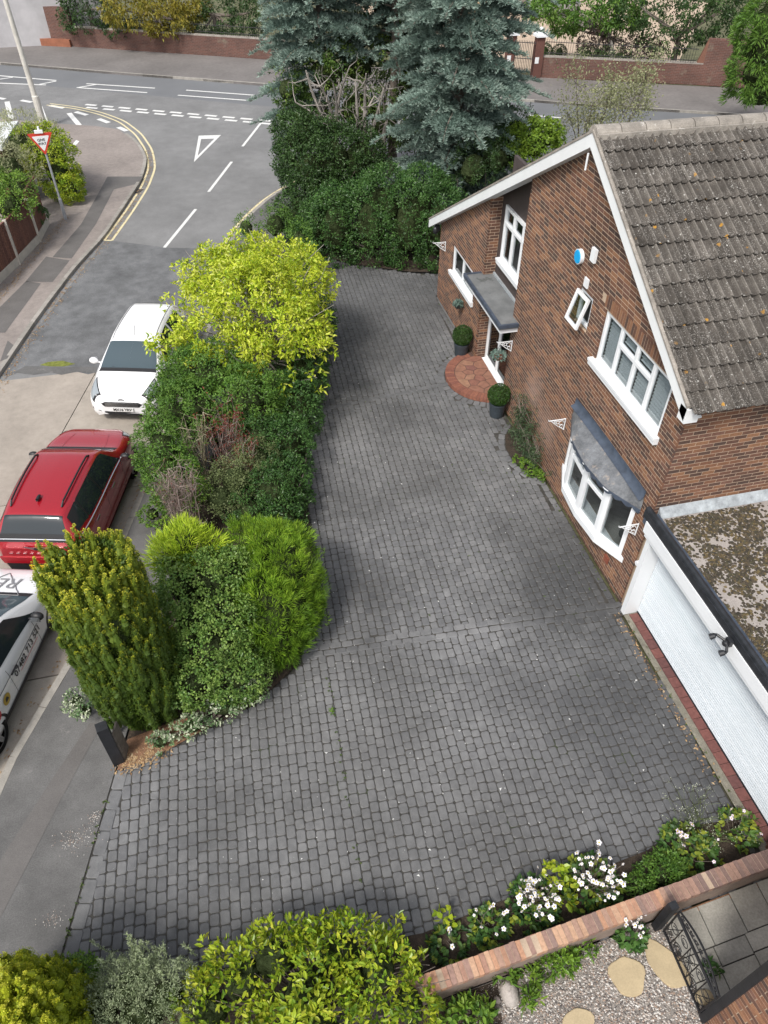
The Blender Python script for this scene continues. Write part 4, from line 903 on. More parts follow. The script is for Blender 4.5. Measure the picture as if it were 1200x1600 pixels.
class Shell:
    """body surface: S(x, t, side); t 0 sill, 3 belt line, 4 roof edge, 6 centre line"""
    def __init__(s, st): s.st = np.array(sorted(st), float)
    def par(s, x): return [pchip(s.st[:, 0], s.st[:, i], x) for i in range(1, 6)]
    def __call__(s, x, t, side=1.0, off=0.0):
        x = np.atleast_1d(np.asarray(x, float)); t = np.broadcast_to(np.asarray(t, float), x.shape); zs, zb, wb, zt, wt = s.par(x)
        ze = zb+(zt-zb)*.90
        Yk = np.stack([wb*.90, wb*.985, wb*1.0, wb*.975, wt, wt*.60, 0*wt], 0); Zk = np.stack([zs, zs+.10, (zs+zb)/2+.08, zb, ze, zt-(zt-zb)*.02, zt], 0)
        k = np.clip(t.astype(int), 0, 5); f = t-k; ii = np.arange(len(x))
        def cr(A):
            p0, p1, p2, p3 = A[np.maximum(k-1, 0), ii], A[k, ii], A[k+1, ii], A[np.minimum(k+2, 6), ii]
            c = .5*((2*p1)+(-p0+p2)*f+(2*p0-5*p1+4*p2-p3)*f**2+(-p0+3*p1-3*p2+p3)*f**3); lin = p1*(1-f)+p2*f
            return .55*c+.45*lin
        y, z = cr(Yk), cr(Zk)
        return np.stack([x, side*y, z], -1)
    def normal(s, x, t, side):
        e = .01; a = s(x+e, t)-s(x-e, t); b = s(x, np.clip(t+e, 0, 6))-s(x, np.clip(t-e, 0, 6)); n = np.cross(a, b)
        n /= np.linalg.norm(n, axis=-1, keepdims=True)+1e-9
        n *= np.where((n[..., 1:2]*1+n[..., 2:3]*.8) < 0, -1, 1); n[..., 1] *= side; return n
    def patch(s, mb, corners, side, off=.006, nu=10, nv=6, tt=.5):
        """corners: (x,t) front-low, front-high, rear-high, rear-low"""
        A, B, Cc, D = (np.array(c, float) for c in corners); u = np.linspace(0, 1, nu)[:, None, None]; v = np.linspace(0, 1, nv)[None, :, None]
        q = A*(1-u)*(1-v)+B*(1-u)*v+Cc*u*v+D*u*(1-v); X, T = q[..., 0].ravel(), q[..., 1].ravel()
        V = s(X, np.clip(T, 0, 6), side)+off*s.normal(X, np.clip(T, 0, 6), side)
        i = np.arange(nu-1)[:, None]*nv; j = np.arange(nv-1)[None, :]; F = np.stack([i+j, i+j+1, i+nv+j+1, i+nv+j], -1).reshape(-1, 4)
        mb.add(V, F if side > 0 else F[:, ::-1], tt)
    def body(s, mb, nx=70):
        x = np.linspace(s.st[0, 0], s.st[-1, 0], nx); tt = np.concatenate([np.linspace(0, 6, 31)]); nv = len(tt)
        L = np.stack([s(np.full(nv, q), tt, 1) for q in x]); Rr = np.stack([s(np.full(nv, q), tt[::-1], -1) for q in x]); V = np.concatenate([L, Rr[:, 1:]], 1); n = V.shape[1]
        i = np.arange(nx-1)[:, None]*n; j = np.arange(n-1)[None, :]
        mb.add(V, np.stack([i+j, i+n+j, i+n+j+1, i+j+1], -1).reshape(-1, 4)); mb.add(V[0], [tuple(range(n))]); mb.add(V[-1], [tuple(range(n))[::-1]])
def wheel(root, x, y, r=.31, w=.20):
    s = 1 if y > 0 else -1; m = MB(); th = np.arange(28)*2*np.pi/28; prof = [(r*.66, s*w/2), (r*.93, s*w/2), (r, s*w*.35), (r, -s*w*.35), (r*.9, -s*w/2)]
    V = np.array([[(x+q*math.cos(a), y+o, r+q*math.sin(a)) for a in th] for q, o in prof]); i = np.arange(4)[:, None]*28; j = np.arange(28)[None, :]; k = (j+1) % 28
    m.add(V, np.stack([i+j, i+k, i+28+k, i+28+j], -1).reshape(-1, 4)); wh = m.build('wheel', mat_trim, root, local=True)
    m2 = MB(); m2.add(V, np.stack([i+j, i+k, i+28+k, i+28+j], -1).reshape(-1, 4)); m2.build('tyre', mat_tyre, wh, local=True)
    m = MB()
    for q in range(5):
        a = q*2*math.pi/5; c, s2 = math.cos(a), math.sin(a); V = [(x+p*c-h*s2, y+s*w*.46, r+p*s2+h*c) for p, h in ((.03,-.05),(r*.66,-.035),(r*.66,.035),(.03,.05))]; m.add(V, [(0,1,2,3)] if s < 0 else [(3,2,1,0)])
    V = [(x+p*math.cos(a), y+s*w*.465, r+p*math.sin(a)) for p in (r*.60, r*.68) for a in th]; m.add(V, [(k, (k+1) % 28, 28+(k+1) % 28, 28+k) for k in range(28)]); m.build('rim', mat_rim, wh, local=True)
def panel(mb, poly, x0, curve, th=.012, sgn=1):
    """plate on a nose or tail; poly in (y,z); bent back by curve*y*y"""
    n = len(poly); V = [(x0-sgn*curve*y*y+sgn*d, y, z) for d in (0, th) for y, z in poly]
    mb.add(V, [tuple(range(n, 2*n)), tuple(range(n))[::-1]]+[(i, (i+1) % n, n+(i+1) % n, n+i) for i in range(n)])
def mirror_part(root, x, y, z, mat):
    s = 1 if y > 0 else -1; m = MB(); m.ball((x, y+s*.10, z), (.075,.115,.085), 12, 8); m.tube([(x-.01, y-s*.06, z-.06), (x, y+s*.05, z-.03)], .022, 6); o = m.build('door_mirror', mat, root, local=True, smooth=True)
    m = MB(); m.add([(x-.078, y+s*.02, z-.055), (x-.078, y+s*.18, z-.055), (x-.078, y+s*.18, z+.06), (x-.078, y+s*.02, z+.06)], [(0,1,2,3)]); m.build('mirror_glass', mat_chrome, o, local=True)
hatch = [(1.98,.30,.46,.54,.64,.44),(1.93,.22,.56,.72,.74,.56),(1.80,.20,.64,.82,.82,.65),(1.5,.19,.74,.865,.92,.70),(1.20,.19,.82,.87,.98,.71),(1.08,.19,.85,.87,1.02,.71),(.35,.19,.92,.875,1.37,.60),(0,.19,.94,.875,1.46,.58),(-.5,.19,.96,.875,1.48,.57),(-1.1,.20,.99,.87,1.455,.56),(-1.55,.21,1.0,.85,1.37,.56),(-1.80,.25,.96,.81,1.08,.62),(-1.92,.30,.84,.76,.92,.62),(-1.98,.38,.70,.66,.76,.56)]
def common(root, sh, mat, ws, rw, sides, hl=None, tl=None, axle=(1.28,-1.24), r=.31, mirrors=True, mmat=None, mx=.72, trim_rail=False):
    m = MB(); sh.body(m); body = m.build('body', mat, root, local=True, smooth=True)
    m = MB(); m.box((sh.st[0,0]+.2, -.70, .14), (sh.st[-1,0]-.2, .70, .30)); m.build('underbody', mat_trim, root, local=True)
    for nm, (xa, xb), lo in (('windscreen', ws, 4.10), ('rear_window', rw, 4.12)):
        m = MB(); 
        for s in (1, -1): sh.patch(m, [(xa, lo), (xa, 6), (xb, 6), (xb, lo)], s, .007, 14, 10)
        o = m.build(nm, mat_wscreen if nm == 'windscreen' else mat_cglass, root, local=True, smooth=True)
        m = MB(); e = .05 if nm == 'windscreen' else .03
        for s in (1, -1):
            a = max(xa, xb) if nm == 'windscreen' else min(xa, xb); d = 1 if nm == 'windscreen' else -1
            sh.patch(m, [(a+d*e*1.6, lo-.1), (a+d*e*1.6, 6), (a-d*.02, 6), (a-d*.02, lo)], s, .009, 3, 12)
        m.build('window_seal', mat_trim, o, local=True)
    for s in (1, -1):
        for q in sides:
            m = MB(); sh.patch(m, q, s, .006, 10, 6); m.build('side_window', mat_cglass, root, local=True, smooth=True)
        if hl:
            m = MB(); sh.patch(m, hl, s, .006, 8, 5); o = m.build('headlight', mat_trim, root, local=True, smooth=True); A, B, Cc, D = (np.array(q) for q in hl); mc = (A+B+Cc+D)/4; m = MB(); sh.patch(m, [mc+(q-mc)*.84 for q in (A, B, Cc, D)], s, .010, 8, 5); m.build('lens', mat_lamp, o, local=True, smooth=True)
        if tl: m = MB(); sh.patch(m, tl, s, .010, 6, 6); m.build('tail_light', mat_tail, root, local=True, smooth=True)
        if mirrors: mirror_part(root, mx, s*.88, 1.0, mmat or mat)
        for ax in axle:
            th = np.linspace(0, math.pi, 15); m = MB(); V = [(ax+q*math.cos(a), s*(o), r+q*math.sin(a)) for q, o in ((r+.075,.868),(r+.02,.878),(r+.02,.70)) for a in th]; n = 15
            m.add(V, [(k*n+i, k*n+i+1, (k+1)*n+i+1, (k+1)*n+i) for k in (0, 1) for i in range(n-1)]); m.build('wheel_arch', mat_trim, root, local=True)
            wheel(root, ax, s*.765, r)
        # door shut lines as thin recessed-looking strips and a handle
        for xx in (.62, -.42):
            m = MB(); sh.patch(m, [(xx+.004, .6), (xx+.004, 3.0), (xx-.004, 3.0), (xx-.004, .6)], s, .0025, 2, 8); m.build('shut_line', mat_trim, body, local=True)
    return body
def heading(dx, dy): return math.atan2(dy, dx)
HD = heading(.27, .963)
# --- white hatchback facing the camera
w1 = thing('parked_car', 'white hatchback parked nose towards the camera beside the golden tree', 'car', (-2.20, 17.50, -.098), 'cars parked along the kerb', HD+math.pi)
S1 = Shell(hatch)
common(w1, S1, mat_pw, (1.08, .36), (-1.82, -1.56), [[(.80,3.12),(.30,3.88),(-.42,3.9),(-.42,3.12)], [(-.50,3.12),(-.50,3.9),(-1.25,3.8),(-1.32,3.2)]], hl=[(1.93,3.25),(1.87,4.55),(1.33,4.02),(1.55,3.25)], tl=[(-1.75,2.5),(-1.72,3.6),(-1.86,3.6),(-1.88,2.5)])
m = MB(); panel(m, [(-.50,.60),(-.42,.52),(.42,.52),(.50,.60),(.40,.655),(-.40,.655)], 1.985, .06); g = m.build('grille', mat_trim, w1, local=True)
for k in range(4): m = MB(); z = .535+k*.03; panel(m, [(-.40,z),(.40,z),(.40,z+.008),(-.40,z+.008)], 1.998, .06); m.build('grille_bar', mat_chrome, g, local=True)
m = MB(); panel(m, [(-.62,.40),(-.36,.30),(.36,.30),(.62,.40),(.36,.38),(-.36,.38)], 1.982, .06); m.build('lower_intake', mat_trim, w1, local=True)
for s in (1, -1): m = MB(); panel(m, [(s*.64,.40),(s*.74,.50),(s*.76,.42),(s*.68,.34)][::s], 1.955, .10); m.build('fog_light', mat_trim, w1, local=True)
m = MB(); panel(m, [(-.26,.40),(.26,.40),(.26,.51),(-.26,.51)], 2.0, .02); pl_ = m.build('number_plate', mat_plate, w1, local=True)
text('plate_text', 'MX16 YRV', mat_ink, pl_, (2.0145, 0, .455), (R(90), 0, R(90)), .098, bold=.003)
m = MB(); m.add([(1.955+.0*math.cos(a), .075*math.cos(a), .700+.030*math.sin(a)) for a in np.arange(16)*math.pi/8], [tuple(range(16))]); m.tube([(1.957, .075*math.cos(a), .700+.030*math.sin(a)) for a in np.linspace(0, 2*math.pi, 17)], .006, 5); m.build('badge', mat_chrome, w1, local=True)
m = MB(); m.tube([(.20,0,1.44),(.05,0,1.62)], .006, 5); m.build('aerial', mat_trim, w1, local=True)
for s in (1, -1): m = MB(); m.tube([(1.04, s*.1-.25, 1.035), (.98, s*.42-.1, 1.05)], .010, 5); m.build('wiper', mat_trim, w1, local=True)
m = MB(); m.tube(S1(np.linspace(.3, -1.45, 14), np.full(14, 4.25), 1)+[0,0,.006], .008, 5); m.tube(S1(np.linspace(.3, -1.45, 14), np.full(14, 4.25), -1)+[0,0,.006], .008, 5); m.build('roof_gutter', mat_greyink, w1, local=True)
m = MB(); m.add(S1(np.linspace(-.2,.2,2)*0+1.9, np.array([5.9, 6.0])), [(0,1,0)][:0]); 
# --- red crossover seen from behind
mini = [(2.05,.35,.52,.36,.66,.26),(2.0,.26,.63,.58,.79,.44),(1.85,.22,.75,.75,.90,.57),(1.5,.20,.86,.865,.99,.68),(1.05,.20,.93,.89,1.05,.76),(.88,.20,.95,.89,1.09,.75),(.42,.20,.98,.89,1.43,.64),(.1,.20,1.0,.89,1.53,.625),(-.6,.20,1.02,.89,1.565,.62),(-1.3,.21,1.05,.885,1.545,.60),(-1.70,.23,1.07,.86,1.49,.57),(-1.90,.26,1.06,.83,1.26,.64),(-1.99,.30,1.00,.80,1.10,.70),(-2.05,.38,.80,.72,.92,.64)]
mini = [(q[0]*.945,)+q[1:] for q in mini]; S2 = Shell(mini)
w2 = thing('parked_car', 'red crossover with roof rails parked ahead of the white car, tail towards the camera', 'car', (-3.64, 12.60, -.098), 'cars parked along the kerb', HD+.02)
b2 = common(w2, S2, mat_pr, (.83, .415), (-1.848, -1.607), [[(.68,3.10),(.32,3.92),(-.43,3.92),(-.43,3.10)], [(-.49,3.10),(-.49,3.92),(-1.15,3.92),(-1.21,3.12)], [(-1.26,3.14),(-1.21,3.92),(-1.57,3.86),(-1.68,3.3)]], hl=[(1.81,2.9),(1.70,3.9),(1.46,3.9),(1.59,2.95)], tl=[(-1.76,1.9),(-1.74,2.95),(-1.848,2.95),(-1.857,1.9)], axle=(1.23,-1.23), r=.33, mmat=mat_trim, mx=.70)
for s in (1, -1):
    m = MB(); q = S2(np.linspace(.1, -1.42, 16), np.full(16, 4.45), s)+np.array([0, 0, .055]); q[0, 2] -= .05; q[-1, 2] -= .05; m.tube(q, .020, 6); m.build('roof_rail', mat_trim, w2, local=True)
    m = MB(); m.tube(S2(np.linspace(.80, -1.76, 24), np.full(24, 3.02), s, 0)+[0, s*.008, 0], .012, 5); m.build('chrome_strip', mat_chrome, w2, local=True)
    for xx in (.02, -.98): m = MB(); q = S2(np.linspace(xx, xx-.19, 5), np.full(5, 2.62), s)+np.array([0, s*.03, 0]); m.tube(q, .016, 6); m.build('door_handle', mat_chrome, w2, local=True)
    m = MB(); S2.patch(m, [(1.0,.05),(1.0,.95),(-1.0,.95),(-1.0,.05)], s, .012, 8, 3); m.build('sill_trim', mat_trim, w2, local=True)
    m = MB(); S2.patch(m, [(1.0,2.5),(1.0,2.72),(.76,2.72),(.76,2.5)], s, .012, 3, 3); m.build('side_scuttle', mat_trim, w2, local=True); m = MB(); m.tube(S2(np.linspace(1.0, .84, 4), np.full(4, 2.62), s)+[0, s*.02, 0], .014, 5); m.build('chrome_bar', mat_chrome, w2, local=True)
m = MB(); q = np.concatenate([S2(np.full(14, -1.876), np.linspace(3.9, 6, 14), 1), S2(np.full(13, -1.876), np.linspace(6, 3.9, 14)[1:], -1)])+[-.006,0,.004]; m.tube(q, .010, 5); m.build('chrome_strip', mat_chrome, w2, local=True)
m = MB(); m.ball((-1.25,0,1.59), (.10,.035,.035), 10, 6); m.tube([(-1.3,0,1.60),(-1.36,0,1.66)], [.016,.004], 5); m.build('roof_aerial', mat_trim, w2, local=True)
m = MB(); wing = [(0,-.035),(.05,-.030),(.20,.030),(.235,.052),(.13,.045),(.05,.035),(0,.035)]; wing = wing+[(-y, z) for y, z in wing[::-1]][1:-1]
panel(m, [(y, z+.93) for y, z in wing], -1.949, 0, .014, -1); bd = m.build('badge', mat_chrome, w2, local=True); m = MB(); m.add([(-1.966, .042*math.cos(a), .93+.036*math.sin(a)) for a in np.arange(14)*2*math.pi/14], [tuple(range(14))[::-1]]); m.build('badge_centre', mat_ink, bd, local=True)
for k in range(-4, 5):
    m = MB(); panel(m, [(k*.13-.03,.785),(k*.13+.03,.785),(k*.13+.03,.797),(k*.13-.03,.797)], -1.947, .0, .010, -1); m.build('trim_dash', mat_chrome, b2, local=True)
m = MB(); panel(m, [(-.74,.52),(.74,.52),(.78,.68),(-.78,.68)], -1.956, .05, .03, -1); m.build('rear_bumper', mat_pr, w2, local=True)
m = MB(); panel(m, [(-.66,.30),(.66,.30),(.72,.52),(-.72,.52)], -1.947, .05, .02, -1); m.build('diffuser', mat_trim, w2, local=True)
m = MB(); panel(m, [(-.26,.39),(.26,.39),(.26,.50),(-.26,.50)], -1.977, 0, .012, -1); yp = m.build('number_plate', mat_yplate, w2, local=True)
text('plate_text', 'LD13', mat_ink, yp, (-1.991, .15, .445), (R(90), 0, R(-90)), .095, bold=.003)
for s in (1, -1): m = MB(); S2.patch(m, [(1.5,5.0),(1.5,5.12),(.9,5.05),(.9,4.93)], s, .006, 10, 2); m.build('bonnet_crease', mat_pr, b2, local=True)
for s in (1, -1):
    m = MB(); S2.patch(m, [(.68,3.08),(.31,3.94),(-1.59,3.88),(-1.70,3.2)], s, .003, 24, 6); m.build('dark_pillars', mat_trim, b2, local=True)
# --- white tuition car with printing, mostly out of frame
w3 = thing('parked_car', 'white car with phone number and round red logos printed along its side', 'car', (-5.05, 8.60, -.098), 'cars parked along the kerb', HD)
S3 = Shell(hatch); b3 = common(w3, S3, mat_pw, (1.08, .36), (-1.82, -1.56), [[(.84,3.10),(.34,3.90),(-.40,3.9),(-.44,3.2)], [(-.60,3.15),(-.60,3.88),(-1.25,3.8),(-1.32,3.25)]], hl=[(1.93,3.25),(1.87,4.55),(1.33,4.02),(1.55,3.25)], tl=[(-1.75,2.5),(-1.72,3.6),(-1.86,3.6),(-1.88,2.5)], mmat=mat_trim, mx=.66)
for s in (-1, 1):
    m = MB(); S3.patch(m, [(1.05,0.0),(1.05,1.25),(-1.0,1.25),(-1.0,0.0)], s, .012, 8, 4); m.build('sill_trim', mat_trim, w3, local=True)
    m = MB(); S3.patch(m, [(.7,2.42),(.7,2.47),(-1.6,2.52),(-1.6,2.47)], s, .004, 10, 2); m.build('side_crease', mat_trim, b3, local=True)
m = MB(); q = S3(np.linspace(-.20, -.40, 5), np.full(5, 2.55), -1)+np.array([0, -.03, 0]); m.tube(q, .018, 6); m.build('door_handle', mat_trim, w3, local=True)
def on_side(x, t, off=.010): 
    p = S3(np.array([x]), np.array([t]), -1)[0]; n = S3.normal(np.array([x]), np.array([t]), -1)[0]; return p+off*n, n
p, n = on_side(.20, 2.08); text('phone_number', '07482 713 521', mat_ink, w3, tuple(p), (R(90)-.05, 0, 0), .17, bold=.002)
p, n = on_side(.22, 1.72); text('strap_line', 'Quality driving tuition', mat_pinkink, w3, tuple(p), (R(90)-.05, 0, 0), .075) if False else None
m = MB(); a_, n = on_side(.55, 1.78); b_, n = on_side(-.15, 1.78); m.add([a_+[0,0,.010], a_-[0,0,.010], b_-[0,0,.010], b_+[0,0,.010]], [(0,1,2,3)]); m.build('printed_stripe', mat_pinkink, w3, local=True)
def roundel(x, t, r, mat, ring=True, name='roundel'):
    p, n = on_side(x, t, .012); m = MB(); k = 20; V = [(p[0]+q*math.cos(a), p[1], p[2]+q*math.sin(a)) for q in (r, r*.66) for a in np.arange(k)*2*math.pi/k]
    m.add(V, [(i, (i+1) % k, k+(i+1) % k, k+i) for i in range(k)]+([] if ring else [tuple(range(k, 2*k))])); return m.build(name, mat, w3, local=True)
rd_ = roundel(-.72, 1.85, .105, mat_goldink, False); p, n = on_side(-.72, 1.85, .016); m = MB(); m.add([(p[0]-.05,p[1]-.002,p[2]-.03),(p[0]+.05,p[1]-.002,p[2]-.03),(p[0]+.02,p[1]-.002,p[2]+.05),(p[0]-.03,p[1]-.002,p[2]+.04)], [(0,1,2,3)]); m.build('roundel_mark', mat_ink, rd_, local=True)
roundel(-1.05, 1.85, .10, mat_redink); roundel(-1.30, 1.85, .10, mat_redink, False); roundel(-1.56, 1.85, .10, mat_redink)
def on_bonnet(x, y):
    tq = np.linspace(4, 6, 60); q = S3(np.full(60, x), tq, 1 if y >= 0 else -1); k = np.argmin(np.abs(q[:, 1]-y)); return q[k]+[0, 0, .009]
p = on_bonnet(1.42, 0); q = on_bonnet(1.2, 0); pit = math.atan2(q[2]-p[2], .22)
text('bonnet_letters', 'RED', mat_greyink, w3, (p[0], p[1]-.02, p[2]+.004), (pit, 0, R(90)), .40, shear=.25)
tri_ = [(1.72,-.02),(1.08,-.50),(1.08,.46)]
m = MB()
for a, b in ((0,1),(1,2),(2,0)):
    A_, B_ = np.array(tri_[a]), np.array(tri_[b]); pts = [on_bonnet(*(A_*(1-f)+B_*f)) for f in np.linspace(0, 1, 12)]; m.tube(pts, .010, 4)
m.build('bonnet_triangle', mat_greyink, w3, local=True)
# --- silver car on the drive across the road
w4 = thing('parked_car', 'silver car standing on the tan gravel drive across the road', 'car', (26.5, 58.5, -.0), None, R(20))
common(w4, Shell(hatch), mat_ps, (.98, .36), (-1.82, -1.56), [[(.80,3.12),(.30,3.88),(-.42,3.9),(-.42,3.12)], [(-.50,3.12),(-.50,3.9),(-1.25,3.8),(-1.32,3.2)]], tl=[(-1.75,2.5),(-1.72,3.6),(-1.86,3.6),(-1.88,2.5)])

# ================================================================= PLANTS
def unit(v): return v/(np.linalg.norm(v, axis=-1, keepdims=True)+1e-9)
def rdir(n): return unit(rng.normal(size=(n, 3)))
def leaves(mb, P, N, L, W, T, out=.6, spread=.8, droop=0.0, fold=.15, big=False, up=0.0):
    """one small folded blade per point"""
    n = len(P); L = np.broadcast_to(L, (n,))[:, None]*rng.uniform(.65, 1.25, (n, 1)); W = np.broadcast_to(W, (n,))[:, None]*rng.uniform(.75, 1.2, (n, 1))
    ax = unit(N*out+rdir(n)*spread+np.array([0, 0, up])); sd = unit(np.cross(ax, N+rdir(n)*.5)); nr = np.cross(sd, ax)
    tip = P+ax*L-np.array([0, 0, 1])*droop*L
    if not big:
        m = P+ax*L*.45; V = np.stack([P, m+sd*W/2+nr*W*fold, tip, m-sd*W/2+nr*W*fold], 1).reshape(-1, 3); b = np.arange(n)[:, None]*4
        F = np.concatenate([b+np.array([[0, 1, 2]]), b+np.array([[0, 2, 3]])]); mb.add(V, F, np.tile(T, 2))
    else:
        a, c = P+ax*L*.28, P+ax*L*.68
        V = np.stack([P, a+sd*W*.46+nr*W*fold, c+sd*W*.42+nr*W*fold-np.array([0,0,1])*droop*L*.4, tip, c-sd*W*.42+nr*W*fold-np.array([0,0,1])*droop*L*.4, a-sd*W*.46+nr*W*fold], 1).reshape(-1, 3); b = np.arange(n)[:, None]*6
        F = np.concatenate([b+np.array([[0, 1, 2, 3]]), b+np.array([[0, 3, 4, 5]])]); mb.add(V, F, np.tile(T, 2))
def lumpf(D, seed, f=2.6):
    q = D*f+seed; return (np.sin(q[:, 0]*1.7+np.sin(q[:, 1]*1.9+seed))+np.sin(q[:, 1]*2.3+np.sin(q[:, 2]*2.1))+np.sin(q[:, 2]*1.9+q[:, 0]*1.3))/3
def blob(n, E, lump=.14, deep=.22, low=-.35, f=3.0):
    """points and outward normals in the outer shell of a union of ellipsoids [(centre, radii)]"""
    E = [(np.array(c, float), np.array(r, float)*np.ones(3)) for c, r in E]; w = np.array([(r[0]*r[1]+r[0]*r[2]+r[1]*r[2]) for c, r in E]); w /= w.sum()
    Ps, Ns = [], []; tot = 0
    while tot < n:
        k = rng.choice(len(E), n, p=w); c = np.stack([E[i][0] for i in k]); r = np.stack([E[i][1] for i in k]); d = rdir(n)
        d = d[(d[:, 2] > low)]; c, r = c[:len(d)], r[:len(d)]; kk = k[:len(d)]
        rad = (1+lump*lumpf(d+c*.37, 1.3, f))*(1-deep*rng.uniform(0, 1, len(d))**2)
        P = c+d*r*rad[:, None]; N = unit(d/r); ok = P[:, 2] > .03
        for i, (ci, ri) in enumerate(E): ok &= (kk == i) | ((((P-ci)/ri)**2).sum(1) > .72)
        Ps.append(P[ok]); Ns.append(N[ok]); tot += ok.sum()
        if len(Ps) > 40: break
    return np.concatenate(Ps)[:n], np.concatenate(Ns)[:n]
def clumped(n, E, K, rc, **k):
    """leaves gathered in K small clumps lying in the shell"""
    Cn, Nn = blob(K, E, **k); K = len(Cn); i = rng.integers(0, K, n); d = unit(rdir(n)+Nn[i]*.55)
    rr = rc*rng.uniform(.6, 1.3, K)[i][:, None]*rng.uniform(.15, 1, (n, 1))**.5
    P = Cn[i]+d*rr*np.array([1, 1, .85]); P[:, 2] = np.maximum(P[:, 2], .02); return P, unit(d*.7+Nn[i]*.6), i
def ctint(i, K, amt=.5, base=(0, 1)):
    t = np.random.default_rng(int(K)).uniform(*base, int(i.max())+2)[i]*amt+rng.uniform(0, 1, len(i))*(1-amt); return np.clip(t, 0, 1)
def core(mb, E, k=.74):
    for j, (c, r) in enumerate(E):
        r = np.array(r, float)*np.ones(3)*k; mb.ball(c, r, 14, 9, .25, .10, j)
def limbs(mb, base, tips, r0=.05, r1=.012, sag=.15, seg=6):
    base = np.array(base, float)
    for t in tips:
        t = np.array(t, float); u = np.linspace(0, 1, 7)[:, None]; mid = (base+t)/2+rng.normal(0, sag, 3)*np.linalg.norm(t-base)*.3; mid[2] = max(mid[2], .1)
        p = base*(1-u)**2+2*mid*u*(1-u)+t*u**2; mb.tube(p, np.linspace(r0, r1, 7), seg, rng.uniform())
mat_bark = M('grey_brown_bark', [(.13,.105,.085), (.20,.17,.145)], .9, [(9, .7, 1.25)], (30, .8, .02))
mat_grey_bark = M('pale_grey_bark', [(.24,.215,.19), (.33,.30,.27)], .9, [(9, .7, 1.2)], (30, .7, .02))
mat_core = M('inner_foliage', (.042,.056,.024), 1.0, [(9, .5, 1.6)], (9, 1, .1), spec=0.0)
L_gold = leafM('golden_leaf', [(.17,.29,.02), (.34,.46,.03), (.50,.59,.04), (.63,.67,.08), (.70,.72,.24)], .4, .35)
L_goldshrub = leafM('golden_shrub_leaf', [(.075,.16,.018), (.17,.28,.022), (.30,.40,.028), (.43,.49,.04), (.52,.50,.065)], .35, .3)
L_green = leafM('mid_green_leaf', [(.038,.095,.017), (.078,.168,.026), (.120,.228,.034), (.175,.290,.050)], .45, .22)
L_bright = leafM('bright_green_leaf', [(.05,.12,.02), (.10,.20,.028), (.17,.29,.035), (.26,.38,.05)], .45, .25)
L_dark = leafM('dark_green_leaf', [(.020,.045,.015), (.034,.072,.020), (.050,.100,.026), (.075,.14,.036)], .4, .18)
L_ivy = leafM('hedge_leaf', [(.024,.064,.018), (.042,.102,.025), (.068,.145,.034), (.105,.20,.05)], .35, .18)
L_olive = leafM('olive_grey_leaf', [(.07,.10,.035), (.11,.145,.05), (.16,.195,.075), (.21,.24,.11)], .5, .2)
L_sage = leafM('sage_leaf', [(.17,.22,.12), (.28,.34,.19), (.38,.43,.27), (.24,.31,.14)], .6, .2)
L_blue = leafM('blue_conifer_needle', [(.095,.150,.122), (.165,.240,.200), (.255,.338,.288), (.36,.43,.36)], .55, .15, (1.5, .8, 1.15))
L_yew = leafM('golden_yew_needle', [(.035,.070,.012), (.075,.125,.016), (.16,.21,.020), (.40,.43,.03), (.64,.62,.08)], .5, .2, (3, .85, 1.12))
L_lawson = leafM('feathery_conifer_spray', [(.06,.14,.014), (.13,.25,.022), (.24,.38,.03), (.40,.52,.05)], .5, .25)
L_var = leafM('variegated_leaf', [(.06,.14,.05), (.12,.22,.08), (.45,.50,.34), (.66,.68,.55)], .45, .2)
L_red = leafM('red_leaf', [(.10,.018,.014), (.17,.03,.022), (.12,.045,.03), (.22,.05,.03)], .5, .2)
L_dead = M('dead_twig', [(.17,.12,.10), (.26,.20,.175), (.33,.27,.24)], .9)
L_brown = leafM('autumn_leaf', [(.16,.15,.02), (.27,.22,.03), (.20,.20,.03), (.33,.25,.045)], .5, .25)
L_box = leafM('box_leaf', [(.020,.055,.010), (.035,.085,.015), (.055,.115,.02)], .4, .15)
L_anem = leafM('anemone_leaf', [(.025,.07,.020), (.05,.12,.03), (.09,.17,.035), (.30,.34,.04)], .45, .22)
L_pale = leafM('pale_shrub_leaf', [(.20,.23,.10), (.30,.32,.16), (.40,.41,.24), (.26,.25,.15)], .5, .25)
mat_petal = M('white_petal', [(.80,.79,.80), (.72,.68,.74)], .6)
mat_pinkpetal = M('pink_petal', [(.68,.58,.68), (.74,.68,.76)], .6)
mat_yellowc = M('flower_centre', (.50,.38,.04), .7)

def shrub(name, label, cat, E, n, L, W, mat, K=None, rc=.18, group=None, stem=True, out=.6, spread=.8, up=.0, big=False, lump=.16, deep=.34, low=-.4, droop=0.0, amt=.5, f=3.0, base=None, corek=.50):
    c0 = np.mean([np.array(c) for c, r in E], axis=0); b = base or (float(c0[0]), float(c0[1]), 0.0)
    t = thing(name, label, cat, b, group); m = MB()
    if K: P, N, i = clumped(n, E, K, rc, lump=lump, deep=deep, low=low, f=f); T = ctint(i, K, amt)
    else: P, N = blob(n, E, lump, deep, low, f); T = rng.uniform(0, 1, len(P))
    leaves(m, P, N, L, W, T, out, spread, droop, .15, big, up); m.build('foliage', mat, t, kind='stuff')
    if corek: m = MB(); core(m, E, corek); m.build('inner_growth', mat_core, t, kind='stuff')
    if stem: m = MB(); limbs(m, b, [np.array(c)+np.array(r)*np.ones(3)*.45*np.array([rng.uniform(-1,1), rng.uniform(-1,1), .5]) for c, r in E for _ in range(2)], .035, .01); m.build('stem', mat_bark, t)
    return t

